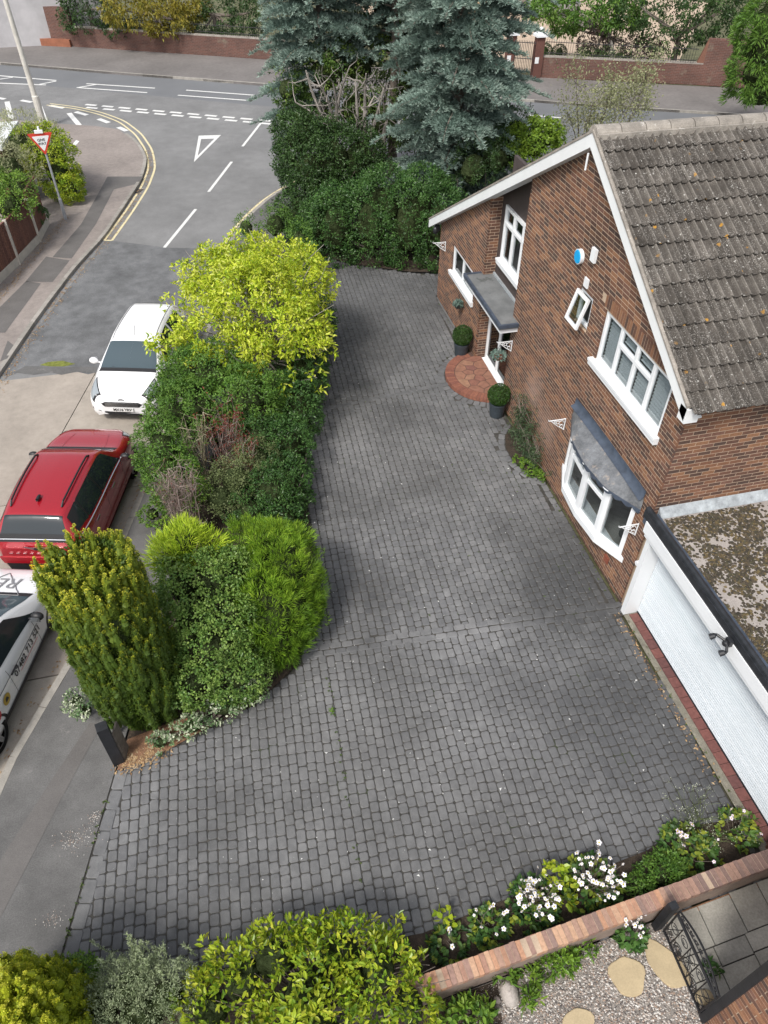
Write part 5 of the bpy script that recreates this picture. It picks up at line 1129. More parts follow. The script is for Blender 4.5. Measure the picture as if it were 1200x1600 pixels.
# ---- golden tree over the hedge
gt = thing('golden_tree', 'small tree with bright yellow green leaves growing over the hedge beside the white car', 'tree', (0.95, 16.6, 0))
E = [((0.796, 16.180, 2.500), (1.35,1.45,1.0)), ((0.062, 17.742, 2.300), (1.0,1.05,.85)), ((1.862, 17.335, 2.300), (1.05,1.2,.9)), ((-0.346, 15.652, 2.100), (.85,.9,.8)), ((1.463, 15.240, 2.100), (.85,.9,.8)), ((0.897, 18.464, 2.350), (1.1,.95,.8)), ((0.455, 14.926, 2.000), (.8,.7,.65))]
P, N, i = clumped(21000, [(c, np.array(r)*.91) for c, r in E], 760, .19, lump=.18, deep=.55, low=-.5); m = MB(); leaves(m, P, N, .105, .044, ctint(i, 760, .35), .55, .75, .12, .18, True)
EX = [((-1.018, 16.155, 1.900), .30), ((-1.562, 15.863, 1.800), .26), ((-1.826, 15.695, 1.800), .18), ((-0.782, 18.287, 2.300), .30), ((2.315, 15.829, 2.000), .28), ((2.238, 14.853, 1.800), .22), ((1.850, 14.181, 1.500), .24), ((1.037, 14.082, 1.600), .28), ((-0.006, 18.824, 2.400), .28), ((-1.189, 17.262, 2.000), .28), ((-0.861, 15.139, 1.800), .28)]
P, N, i = clumped(900, EX, 90, .12, lump=.2, deep=.6, low=-1); leaves(m, P, N, .13, .05, rng.uniform(.0, .9, len(P)), .5, .8, .12, .18, True)
m.build('crown', L_gold, gt, kind='stuff')
m = MB(); tb = np.array((0.8, 15.9, 0)); m.tube([tb, tb+[.02,.1,.6], tb+[.05,.2,1.2]], [.09,.075,.06], 8)
fork = tb+[.05,.2,1.2]; limbs(m, fork, [np.array(c)+rng.normal(0, .5, 3)*np.array([1,1,.5])+[0,0,.45] for c, r in E for _ in range(9)], .036, .006, .35, 5)
limbs(m, fork-[0,0,.3], [np.array(c) for c, r in EX for _ in range(2)], .028, .007, .35, 5); m.build('trunk', mat_grey_bark, gt)

# ---- hedge along the driveway, plant by plant
HG = 'mixed shrubs in the bed between street and driveway'
shrub('hedge', 'clipped dark green hedge edging the driveway beneath the golden tree', 'hedge', [((1.646, 15.593, 0.800), (.65,.95,.85)), ((1.311, 14.225, 0.750), (.6,.9,.85)), ((0.923, 12.792, 0.700), (.55,.8,.8)), ((0.726, 11.651, 0.600), (.5,.7,.75)), ((1.958, 16.746, 0.800), (.6,.9,.9)), ((2.340, 17.828, 0.800), (.6,.9,.9)), ((0.497, 10.822, 0.500), (.5,.6,.65))], 30000, .062, .036, L_ivy, 2000, .10, lump=.10, low=-.9)
shrub('broadleaf_shrub', 'dense mid green shrub overhanging the pavement beside the white car bonnet', 'shrub', [((-0.961, 14.863, 1.300), (.70,.9,.85)), ((-1.365, 13.715, 1.200), (.62,.8,.8)), ((-0.504, 14.796, 1.450), (.9,.8,.8)), ((0.197, 13.879, 1.350), (.85,.8,.75)), ((-0.881, 13.967, 1.200), (.75,.7,.7))], 24000, .072, .030, L_green, 900, .13, HG, amt=.55, low=-.7)
shrub('broadleaf_shrub', 'green shrub bulging over the pavement beside the red car bonnet', 'shrub', [((-1.681, 12.777, 1.100), (.55,.75,.8)), ((-1.495, 11.924, 0.900), (.52,.7,.75)), ((-1.675, 12.556, 0.750), (.52,.8,.75))], 9500, .062, .028, L_green, 560, .11, HG, amt=.6, low=-.8)
shrub('olive_shrub', 'grey green small leaved shrub in the middle of the long bed', 'shrub', [((-0.268, 11.627, 1.000), (.55,.55,.55)), ((-0.637, 11.232, 0.900), (.5,.5,.5)), ((0.181, 12.147, 1.000), (.5,.5,.5))], 8000, .045, .020, L_olive, 480, .085, HG, amt=.5)
shrub('dark_shrub', 'dark green shrub between the red leaved stems and clipped hedge', 'shrub', [((0.317, 12.713, 1.050), (.55,.6,.6)), ((0.388, 11.190, 0.900), (.5,.55,.6)), ((-0.114, 10.943, 0.700), (.5,.5,.5))], 8000, .05, .024, L_ivy, 460, .09, HG, amt=.5)
shrub('lime_shrub', 'small lime green shrub among bare pinkish twigs', 'shrub', [((-1.046, 11.226, 1.250), (.24,.26,.22)), ((-1.190, 11.007, 1.050), (.16,.18,.16))], 1500, .045, .018, L_bright, 110, .06, HG, corek=0)
shrub('yellowish_shrub', 'small leafy clump low on the pavement edge by the red car', 'shrub', [((-2.086, 11.713, 0.350), (.24,.26,.22)), ((-1.798, 11.181, 0.300), (.28,.3,.25))], 1100, .06, .028, L_bright, 80, .07, HG)
shrub('broadleaf_shrub', 'narrow green shrub at the far end of the long bed behind the golden tree', 'shrub', [((2.123, 24.188, 0.900), (.55,.6,.65)), ((1.171, 24.142, 0.900), (.4,.5,.5)), ((2.725, 22.882, 0.800), (.5,.7,.7)), ((2.749, 21.481, 0.800), (.45,.6,.7))], 5200, .07, .028, L_green, 300, .12, HG)
def twigs(name, label, c, n, h, sp, mat, leafmat=None, nl=0, L=.05, rad=.007, bend=.15, fork=3):
    t = thing(name, label, 'shrub', (c[0], c[1], 0), HG); m = MB(); tips = []
    for _ in range(n):
        a = rng.uniform(0, 6.28); r = sp*rng.uniform(.1, 1)**.5; e = np.array(c)+[r*math.cos(a), r*math.sin(a), h*rng.uniform(.55, 1)]
        b = np.array((c[0], c[1], 0))+rng.normal(0, sp*.18, 3)*[1,1,0]; u = np.linspace(0, 1, 6)[:, None]; mid = (b+e)/2+rng.normal(0, bend*h*.4, 3); p = b*(1-u)**2+2*mid*u*(1-u)+e*u*u; m.tube(p, np.linspace(rad, rad*.4, 6), 4, rng.uniform(), False)
        for _ in range(fork):
            s = p[rng.integers(2, 6)]; q = s+unit(rng.normal(size=3)+[0,0,.7])*h*rng.uniform(.1, .28); m.tube([s, (s+q)/2+rng.normal(0, .02, 3), q], [rad*.55, rad*.4, rad*.25], 3, rng.uniform(), False); tips.append(q)
        tips.append(e)
    m.build('stems', mat, t, kind='stuff')
    if leafmat: m = MB(); tp = np.array(tips); i = rng.integers(0, len(tp), nl); P = tp[i]+rng.normal(0, .045, (nl, 3)); leaves(m, P, rdir(nl), L, L*.45, rng.uniform(0, 1, nl)); m.build('foliage', leafmat, t, kind='stuff')
    return t
twigs('dying_shrub', 'dying shrub of bare pinkish brown twigs beside the lime clump', (*(-1.401, 11.030, 0.900)[:2],.9), 85, 1.05, .40, L_dead, L_red, 420, .035, .009, .3, 7)
twigs('bare_stemmed_shrub', 'tall pale upright bare stems rising from the dark hedge', (*(-0.954, 12.735, 1.000)[:2],.5), 26, 1.5, .34, M('pale_stem', [(.26,.22,.15), (.36,.32,.22)], .9), L_green, 300, .05, .010, .1, 3)
twigs('red_leaved_shrub', 'upright shrub with dark red leaves in the middle of the hedge', (*(-0.414, 12.721, 1.000)[:2],.5), 46, 1.5, .45, L_dead, L_red, 1100, .06, .008)
twigs('red_leaved_shrub', 'small dark red leaved stems close to the clipped hedge', (*(-0.008, 11.993, 0.900)[:2],.5), 20, 1.2, .25, L_dead, L_red, 420, .055, .008)

# ---- bright feathery conifer and its companions
def feather(name, label, E, n, L, W, mat, up=.5, K=420, rc=.13, lump=.16, base=None, low=-.5):
    t = thing(name, label, 'conifer', base or (float(E[0][0][0]), float(E[0][0][1]), 0)); m = MB()
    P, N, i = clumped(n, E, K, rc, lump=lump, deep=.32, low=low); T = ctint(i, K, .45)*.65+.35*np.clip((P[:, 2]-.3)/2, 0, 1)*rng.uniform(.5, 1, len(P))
    j = rng.integers(0, 1, 1); D = unit(N*.8+np.random.default_rng(3).normal(size=(int(i.max())+1, 3))[i]*.35+[0,0,up])
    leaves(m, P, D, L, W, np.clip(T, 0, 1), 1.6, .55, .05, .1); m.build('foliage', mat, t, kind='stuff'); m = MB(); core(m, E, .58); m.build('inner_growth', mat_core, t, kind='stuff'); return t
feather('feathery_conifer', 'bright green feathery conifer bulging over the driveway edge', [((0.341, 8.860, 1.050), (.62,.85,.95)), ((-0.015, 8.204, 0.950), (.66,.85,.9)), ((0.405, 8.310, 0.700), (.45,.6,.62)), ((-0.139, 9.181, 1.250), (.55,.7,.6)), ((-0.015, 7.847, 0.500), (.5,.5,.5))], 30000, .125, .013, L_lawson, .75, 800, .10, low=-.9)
feather('feathery_conifer', 'yellow tipped feathery conifer beside the columnar golden yew', [((-1.247, 9.180, 1.850), (.30,.36,.34)), ((-1.515, 9.049, 1.700), (.28,.34,.36)), ((-0.938, 9.115, 1.650), (.28,.34,.34))], 3600, .17, .016, leafM('yellow_spray', [(.14,.28,.02), (.28,.43,.03), (.44,.56,.045), (.58,.64,.09)], .5, .25), .6, 230, .11)
shrub('small_leaved_shrub', 'rounded pale green small leaved shrub between yew and feathery conifer', 'shrub', [((-0.913, 8.411, 1.550), (.55,.6,.6)), ((-1.282, 8.036, 1.350), (.5,.6,.65)), ((-0.673, 7.974, 1.250), (.5,.6,.6)), ((-1.059, 7.623, 0.950), (.6,.6,.7)), ((-0.718, 7.273, 0.600), (.55,.5,.55)), ((-1.446, 7.316, 0.600), (.5,.5,.6)), ((-1.389, 8.565, 1.500), (.45,.5,.55)), ((-0.533, 8.585, 1.500), (.42,.5,.5))], 26000, .044, .032, leafM('pale_green_leaf', [(.06,.14,.03), (.12,.22,.045), (.20,.31,.065), (.32,.43,.12)], .4, .25), 1500, .085, big=True, lump=.1, low=-.8)
shrub('variegated_shrub', 'low variegated shrub with white edged leaves trailing onto the paving', 'shrub', [((-1.012, 6.900, 0.220), (.35,.22,.24)), ((-1.546, 6.677, 0.200), (.30,.20,.22)), ((-0.515, 7.076, 0.250), (.28,.22,.26)), ((-2.071, 6.555, 0.120), (.2,.16,.14))], 2300, .05, .03, L_var, 160, .06, big=True)
shrub('variegated_shrub', 'small white edged shrub poking out beside the pavement behind the yew', 'shrub', [((-3.341, 7.487, 0.350), (.20,.2,.2)), ((-3.194, 7.301, 0.300), (.16,.16,.16))], 650, .05, .03, L_var, 50, .055, big=True)

# ---- columnar golden yew: a bundle of upright shoots
gy = thing('golden_yew', 'tall columnar yew with golden shoot tips beside the black post', 'conifer', (-2.28, 7.25, 0)); m = MB(); cc = np.array((-2.28, 7.25))
def yew(m, cc, H, rfun, nshoot, per, lean=(0, 0), L=.02, W=.013, slen=(.5, 1.1), nbody=16000, crown=.28):
    """a column of upright knobbly fingers, golden at their tips, over a hidden core of fine clumps"""
    a = rng.uniform(0, 6.283, nbody); zz = H*rng.uniform(.01, .95, nbody); rr = np.array([rfun(q) for q in np.linspace(0, 1, 50)])[(zz/H*49).astype(int)]*.80*np.sqrt(rng.uniform(.75, 1, nbody))
    P = np.stack([cc[0]+lean[0]*zz/H+rr*np.cos(a), cc[1]+lean[1]*zz/H+rr*np.sin(a), zz], 1); leaves(m, P, np.stack([np.cos(a), np.sin(a), 0*a+.6], 1), .07, .04, rng.uniform(.05, .30, nbody), .8, .6)
    for _ in range(nshoot):
        a = rng.uniform(0, 6.283); zt = H*(rng.uniform(.10, 1.0)**.62); r = rfun(zt/H)*rng.uniform(.90, 1.05)
        if rng.uniform() < crown: zt = H*rng.uniform(.86, 1.0); r = rfun(1)*math.sqrt(rng.uniform(.0, 1))
        ln = min(rng.uniform(*slen), zt*.95); top = np.array([cc[0]+lean[0]*zt/H+r*math.cos(a), cc[1]+lean[1]*zt/H+r*math.sin(a), zt+rng.uniform(-.10, .10)])
        inn = np.array([-math.cos(a), -math.sin(a), 0])*ln*.13; bot = top+inn-[0,0,ln]+rng.normal(0, .03, 3); nk = max(6, int(ln/.055))
        kc = bot+np.linspace(.03, 1, nk)[:, None]*(top-bot)+np.cumsum(rng.normal(0, .008, (nk, 3)), 0)+rng.normal(0, .011, (nk, 3)); v = np.linspace(0, 1, nk); kr = .064*np.sqrt(np.clip(1.03-v**3, .05, 1))*rng.uniform(.7, 1.25, nk)
        m.tube(kc, kr*.72, 6, float(np.clip(.12+.34*(zt/H)**4, 0, .5)), True)
        k = rng.integers(0, nk, per); D = unit(rdir(per)+[0,0,.25]); P = kc[k]+D*kr[k][:, None]*np.array([1,1,.9]); u = (k+rng.uniform(0, 1, per))/nk
        T = np.clip(.20+.18*D[:, 2]+.10*u+(.05+.66*(zt/H)**2.0)*u**3+rng.uniform(-.08, .10, per), 0, 1)
        leaves(m, P, unit(D*.9+[0,0,.45]), L, W, T, 1.0, .4)
yew(m, cc, 3.62, lambda q: .72-.13*(q-.3) if q > .3 else .46+.87*q, 540, 420, (-.10, .25)); m.build('foliage', L_yew, gy, kind='stuff')
m = MB(); m.lathe((*(cc+[-.06,.10]), 0), [(.32,0.05),(.44,.9),(.48,2.0),(.50,2.8),(.25,3.0)], 16); m.build('inner_growth', mat_core, gy); m = MB(); m.tube([(*cc, 0), (*cc, 1.0)], .08, 8); m.build('trunk', mat_bark, gy)
g2 = thing('golden_conifer', 'rounded golden conifer at the corner of the drive entrance', 'conifer', (-3.62, 2.85, 0)); m = MB(); c2 = np.array((-4.037, 3.232))*.86+[-.08,0]
yew(m, c2, 2.0, lambda q: .80*math.sqrt(max(.05, 1-(q*.95)**2))+.05, 560, 240, (0, 0), .019, .013, (.2, .4), 16000, .08); m.build('foliage', leafM('golden_conifer_needle', [(.11,.16,.012), (.25,.31,.018), (.42,.46,.028), (.57,.58,.045), (.66,.64,.10)], .5, .2), g2, kind='stuff'); m = MB(); m.ball((c2[0], c2[1], .75), (.52,.52,.74), 14, 8); m.build('inner_growth', mat_core, g2)

# ---- tall evergreens and hedge at the far end of the drive
BE = 'evergreens at the far end of the driveway'
shrub('evergreen_hedge', 'clipped dark evergreen hedge closing the far end of the driveway', 'hedge', [((4.0,23.2,1.0), (.9,.8,1.45)), ((5.1,22.9,1.1), (.95,.9,1.5)), ((6.2,22.5,1.1), (.95,.9,1.5)), ((7.2,22.2,1.1), (.95,.95,1.5)), ((5.6,23.5,1.4), (1.3,.8,1.3)), ((3.4,23.9,.7), (.6,.7,1.0)), ((6.9,23.3,1.4), (1.2,.8,1.3))], 40000, .085, .036, L_ivy, 2200, .13, BE, lump=.08, low=-.95, amt=.5, deep=.15)
shrub('bushy_evergreen', 'tall bushy dark evergreen at the street corner of the far hedge', 'tree', [((3.561, 25.500, 2.010), (.98,1.0,1.2)), ((3.230, 25.300, 0.833), (.85,.9,1.0)), ((4.362, 25.500, 2.361), (1.0,.9,1.2)), ((3.773, 25.000, 1.119), (1.0,.9,1.1)), ((3.432, 26.200, 2.910), (.9,.9,.9)), ((5.255, 25.600, 2.265), (.9,.9,1.1)), ((3.135, 24.800, -0.027), (.6,.7,.6)), ((2.989, 26.200, 2.232), (.5,.6,.6))], 34000, .10, .042, L_dark, 1500, .18, BE, lump=.16, low=-.9, amt=.6)
shrub('bushy_evergreen', 'leafy green evergreen crown behind the bare grey limbs', 'tree', [((4.690, 28.000, 4.316), (1.1,.8,.9)), ((5.910, 28.500, 4.435), (1.0,.8,1.0)), ((3.282, 27.500, 4.028), (.6,.6,.6)), ((6.594, 27.500, 2.840), (.9,.8,1.0)), ((3.946, 28.000, 3.067), (1.0,.7,.9)), ((5.803, 29.000, 5.102), (1.2,.8,.9)), ((5.822, 28.200, 3.109), (1.2,.7,.9)), ((7.397, 29.000, 5.037), (1.0,.8,1.2)), ((7.279, 29.500, 5.892), (1.3,.8,1.0)), ((7.767, 28.500, 3.748), (.8,.7,.9)), ((7.408, 27.000, 2.515), (1.0,.7,.9))], 21000, .11, .045, leafM('bush_leaf', [(.030,.070,.015), (.055,.11,.022), (.10,.17,.03), (.17,.24,.04)], .4, .2), 640, .2, BE, lump=.18, amt=.7, low=-.9)
t = thing('bare_limbed_tree', 'tangle of pale grey bare limbs above the dark evergreens', 'tree', (3.9, 27.2, 0)); m = MB()
for (px0, px1) in ((0,0),): pass
LB = [((4.582, 26.600, 2.715), (3.739, 26.200, 4.867)), ((4.626, 26.600, 2.712), (4.115, 25.900, 4.470)), ((4.586, 26.600, 2.816), (5.026, 26.300, 4.601)), ((5.454, 26.500, 2.687), (5.279, 26.000, 4.568)), ((5.927, 26.600, 2.729), (6.300, 26.300, 4.165)), ((5.454, 26.500, 2.687), (5.908, 26.000, 4.073)), ((6.356, 26.500, 2.731), (6.718, 26.200, 3.690)), ((4.701, 26.600, 2.910), (3.318, 26.000, 4.030)), ((5.704, 26.600, 2.947), (5.702, 26.300, 4.659)), ((4.643, 26.500, 3.043), (4.532, 25.900, 4.575))]
for a, b in LB:
    a, b = np.array(a), np.array(b); mid = (a+b)/2+rng.normal(0, .28, 3); u = np.linspace(0, 1, 8)[:, None]; p = a*(1-u)**2+2*mid*u*(1-u)+b*u*u; m.tube(np.concatenate([[a*[1,1,0]+[0,.3,0]], p]), np.linspace(.085, .022, 9), 7, rng.uniform())
    for _ in range(7):
        s = p[rng.integers(2, 8)]; q = s+unit(rng.normal(size=3)+[0,-.4,.5])*rng.uniform(.3, .9); m.tube([s, (s+q)/2+rng.normal(0, .08, 3), q], [.022, .014, .006], 5, rng.uniform(), False)
        for _ in range(2): q2 = q+unit(rng.normal(size=3)+[0,-.3,.3])*.3; m.tube([q, (q+q2)/2+rng.normal(0,.03,3), q2], [.008,.006,.003], 4, rng.uniform(), False)
m.build('limbs', mat_grey_bark, t)
def cedar(label, base, H, prof, nb, z0, azf=lambda a, z: True, dens=1.0, name='blue_cedar'):
    t = thing(name, label, 'conifer', base, 'blue conifers at the far end of the driveway'); m, w = MB(), MB(); base = np.array(base, float)
    w.tube([base, base+[.05,0,H*.5], base+[0,.05,H]], [.20,.13,.03], 9); PP, DD, TT = [], [], []
    for k in range(nb):
        z = z0+(H-z0)*((k+rng.uniform(0, 1))/nb)**.9; a = k*2.39996+rng.normal(0, .25)
        if not azf(a % 6.283, z): continue
        ln = prof(z)*rng.choice([rng.uniform(.5, .8), rng.uniform(.8, 1.2)], p=[.4, .6]); o = np.array([math.cos(a), math.sin(a), 0]); s_ = np.array([-o[1], o[0], 0]); u = np.linspace(0, 1, 9)
        p = base*[1,1,0]+np.array([0,0,z])+u[:, None]*o*ln+np.stack([0*u, 0*u, .28*ln*(u*.9-u**2*1.05)], 1)+rng.normal(0, .03, (9, 3))*u[:, None]
        w.tube(p, np.linspace(.038, .008, 9), 5, rng.uniform(), False); tb = rng.uniform(-.15, .15)
        for q in np.arange(.16, 1.0, .052/max(ln, .6)*1.25):
            c = np.array([np.interp(q, u, p[:, i]) for i in range(3)])
            for sd in (1, -1):
                l2 = ln*.30*math.sin(min(1, .25+q*.95)*math.pi)**.7*rng.uniform(.5, 1.2)+.05; d2 = unit(o*.75+s_*sd*.85+np.array([0,0,rng.uniform(-.12, .22)])); nn = max(3, int(l2/.042*dens)); f = rng.uniform(.02, 1, nn)
                P = c+d2*(f[:, None]*l2)-np.array([0,0,1])*(f[:, None]**2)*l2*.22; PP.append(P); DD.append(np.tile(d2*.9+[0,0,.35], (nn, 1))); TT.append(np.clip(.18+.55*f*(.35+.65*q)+tb+rng.uniform(-.15, .2, nn), 0, 1))
        PP.append(p[3:]); DD.append(np.tile(o+[0,0,.3], (6, 1))); TT.append(np.full(6, .6))
    P, D, T = np.concatenate(PP), unit(np.concatenate(DD)), np.concatenate(TT)
    for _ in range(2): leaves(m, P+rng.normal(0, .012, P.shape), D, .135, .030, np.clip(T+rng.uniform(-.1, .1, len(T)), 0, 1), .95, .62, .02, .1)
    m.build('needles', L_blue, t, kind='stuff'); w.build('trunk', mat_bark, t); return t
cedar('blue grey conifer with layered drooping branches rising behind the roof end', (*(8.398, 3.269)[:1], 24.9, 0), 11.5, lambda z: 2.85*(1-abs(z-4.2)/14)*(1.0 if z > 1.9 else .85), 210, 1.0, dens=1.6)
cedar('blue grey conifer spreading left over the road corner', (*(4.668, 4.769)[:1], 29.0, 0), 11.0, lambda z: 2.85*(1-abs(z-5)/13), 170, 1.6, lambda a, z: (2.2 < a < 4.4) or z > 4.7, dens=1.6)
cedar('pale grey green conifer top between the two larger blue conifers', (*(7.081, 5.206)[:1], 28.2, 0), 10.5, lambda z: 2.3*(1-abs(z-5)/13), 90, 4.3, dens=1.4)
shrub('bright_shrub', 'yellow green shrub between the blue conifer and house roof', 'shrub', [((10.862, 24.000, 2.887), (.8,.8,.75)), ((10.098, 24.000, 2.740), (.6,.6,.7)), ((11.590, 24.500, 2.886), (.5,.5,.5))], 6500, .085, .05, leafM('lime_leaf', [(.09,.17,.02), (.17,.28,.03), (.28,.38,.04)], .4, .3), 330, .14, None, big=True)
shrub('dull_shrub', 'dull green shrub under the conifer beside the roof edge', 'shrub', [((9.481, 23.800, 2.649), (.9,.8,.9)), ((8.560, 23.300, 2.485), (.8,.7,.9)), ((10.422, 25.000, 3.113), (.8,.8,.8))], 7000, .08, .03, L_dark, 360, .15, None)
# pale open shrub behind the ridge
t = thing('pale_leaved_tree', 'thin pale leaved tree rising behind the roof ridge', 'tree', (14.4, 27.0, 0)); m, w = MB(), MB(); tips = [(14.275, 27.000, 3.048), (14.842, 27.000, 3.332), (15.688, 27.000, 3.495), (14.971, 27.000, 3.841), (16.119, 27.000, 3.783), (14.135, 27.000, 2.520), (14.760, 27.000, 2.590), (15.622, 27.000, 2.756), (16.223, 27.000, 2.936), (13.470, 27.000, 2.668), (13.491, 27.000, 3.815), (16.190, 27.000, 3.984)]
limbs(w, (14.4, 27.0, 0), tips, .05, .008, .2, 5); tp = np.array(tips)
for b in tips:
    for _ in range(5): q = np.array(b)+rng.normal(0, .35, 3); w.tube([b, (np.array(b)+q)/2+rng.normal(0, .05, 3), q], [.010,.007,.004], 4, .5, False); tp = np.concatenate([tp, [q]])
i = rng.integers(0, len(tp), 6500); P = tp[i]+rng.normal(0, .22, (6500, 3)); leaves(m, P, rdir(6500), .10, .048, rng.uniform(0, 1, 6500)); m.build('foliage', L_pale, t, kind='stuff'); w.build('trunk', mat_bark, t)
feather('green_conifer', 'dark green conifer at the right behind the roof ridge', [((23.850, 31.000, 3.980), (1.3,1.3,2.2)), ((24.034, 31.000, 2.799), (1.25,1.2,1.3)), ((24.503, 31.000, 2.039), (1.5,1.2,1.0)), ((23.920, 31.000, 4.872), (1.0,1.0,1.5))], 12000, .26, .05, L_green, -.1, 420, .26, .25)

# ---- shrubs behind the fence on the left corner
LC = 'shrubs behind the fence on the street corner'
shrub('golden_green_shrub', 'yellow green rounded shrub behind the give way sign', 'shrub', [((-5.140, 30.533, 0.900), (.75,.62,.95)), ((-5.231, 30.861, 1.300), (.9,.8,1.0)), ((-4.830, 30.021, 0.500), (.5,.45,.55)), ((-5.727, 31.088, 1.600), (.9,1.0,.9))], 15000, .085, .04, L_goldshrub, 420, .16, LC, low=-.9)
shrub('straggly_shrub', 'pale straggly shrub beside the white shed roof', 'shrub', [((-6.349, 30.907, 1.700), (1.0,1.2,1.0)), ((-6.482, 28.917, 1.600), (.9,1.1,1.0)), ((-6.091, 31.976, 1.800), (1.1,1.0,.9))], 6500, .12, .020, L_pale, 300, .2, LC, up=.5)
shrub('green_shrub', 'green shrub hanging over the top of the timber fence', 'shrub', [((-6.259, 26.237, 1.500), (.75,.9,.6)), ((-6.956, 27.504, 1.500), (.9,1.0,.8)), ((-6.021, 27.296, 1.500), (.6,.7,.6))], 4600, .085, .04, L_bright, 240, .14, LC)
shrub('ivy', 'small ivy clump growing through the fence end', 'plant', [((-5.583, 27.576, 0.600), (.16,.18,.3)), ((-5.798, 27.534, 0.300), (.12,.14,.2))], 500, .06, .05, L_ivy, 40, .06, None, stem=False, corek=0)

# ---- climber and edging plants in the small wall bed
t = thing('wall_climber', 'thin straggly climber against the brick wall in the small curved bed', 'plant', (6.3, 12.4, 0)); m, w = MB(), MB(); tips = []
for _ in range(26):
    y = rng.uniform(11.5, 12.9); h = rng.uniform(.4, 1.35)*(1.2 if y > 12.2 else .8); q = [(6.42-rng.uniform(0, .2), y+rng.normal(0, .05)*k, h*k/5) for k in range(6)]; w.tube(q, .006, 4, rng.uniform(), False); tips += q[1:]
tp = np.array(tips); i = rng.integers(0, len(tp), 3800); P = tp[i]+rng.normal(0, .07, (3800, 3)); P[:, 0] = np.minimum(P[:, 0], 6.485); leaves(m, P, unit(np.tile([-1,0,.4], (3800, 1))+rdir(3800)*.6), .055, .022, rng.uniform(0, 1, 3800)); m.build('foliage', leafM('climber_leaf', [(.030,.060,.028), (.05,.085,.035), (.09,.13,.06)], .5, .2), t, kind='stuff'); w.build('stems', mat_bark, t)
shrub('edging_plant', 'low green edging plants at the near end of the small wall bed', 'plant', [((6.25,11.6,.08), (.14,.26,.14)), ((6.38,11.32,.06), (.08,.14,.10)), ((6.12,11.9,.05), (.1,.16,.08))], 900, .05, .03, L_bright, 80, .05, None, stem=False, corek=0, big=True)
# ---- clipped box balls in dark pots
def box_ball(x, y, label):
    t = thing('potted_box_ball', label, 'potted plant', (x, y, 0), 'box balls in pots by the front door'); m = MB(); m.lathe((x, y, .0), [(.155,0),(.17,.03),(.205,.34),(.215,.36),(.215,.40),(.19,.40),(.18,.36)], 20); m.build('pot', M('slate_grey_pot', (.035,.045,.055), .5, [(9, .8, 1.3)]), t, smooth=False)
    m = MB(); P, N = blob(3600, [((x, y, .62), (.265,.265,.26))], .05, .1, -.85); leaves(m, P, N, .030, .020, rng.uniform(0, 1, len(P))); m.build('foliage', L_box, t, kind='stuff'); m = MB(); m.ball((x, y, .61), (.225,.225,.225), 14, 9); m.build('inner_growth', mat_core, t); return t
box_ball(6.20, 16.62, 'clipped box ball in a dark pot on the far side of the red step'); box_ball(6.22, 13.78, 'clipped box ball in a dark pot on the near side of the red step')
def basket(x, y, z, label, mat, r=.14):
    t = thing('hanging_basket', label, 'hanging basket', (x, y, z)); m = MB(); m.lathe((x, y, z-.12), [(.04,0),(.10,.04),(.13,.12),(.12,.12)], 14); m.build('bowl', mat_terracotta if r > .15 else mat_trim, t); m = MB()
    for k in range(3): m.tube([(x+.12*math.cos(k*2.1), y+.12*math.sin(k*2.1), z), (x, y, z+.30)], .004, 4)
    m.build('chain', mat_trim, t); m = MB(); P, N = blob(420, [((x, y, z+.02), (r, r, .10))], .2, .4, -.7); leaves(m, P, N, .05, .03, rng.uniform(0, 1, len(P)), big=True); m.build('foliage', mat, t, kind='stuff')
L_succ = leafM('blue_green_leaf', [(.09,.16,.14), (.16,.24,.20), (.25,.33,.28)], .5, .2)
basket(6.20, 14.05, 1.55, 'hanging basket of blue green trailing leaves in front of the dark door', L_succ, .18); basket(6.36, 17.6, 1.0, 'small wall basket of green leaves below the far white window', L_succ, .13)

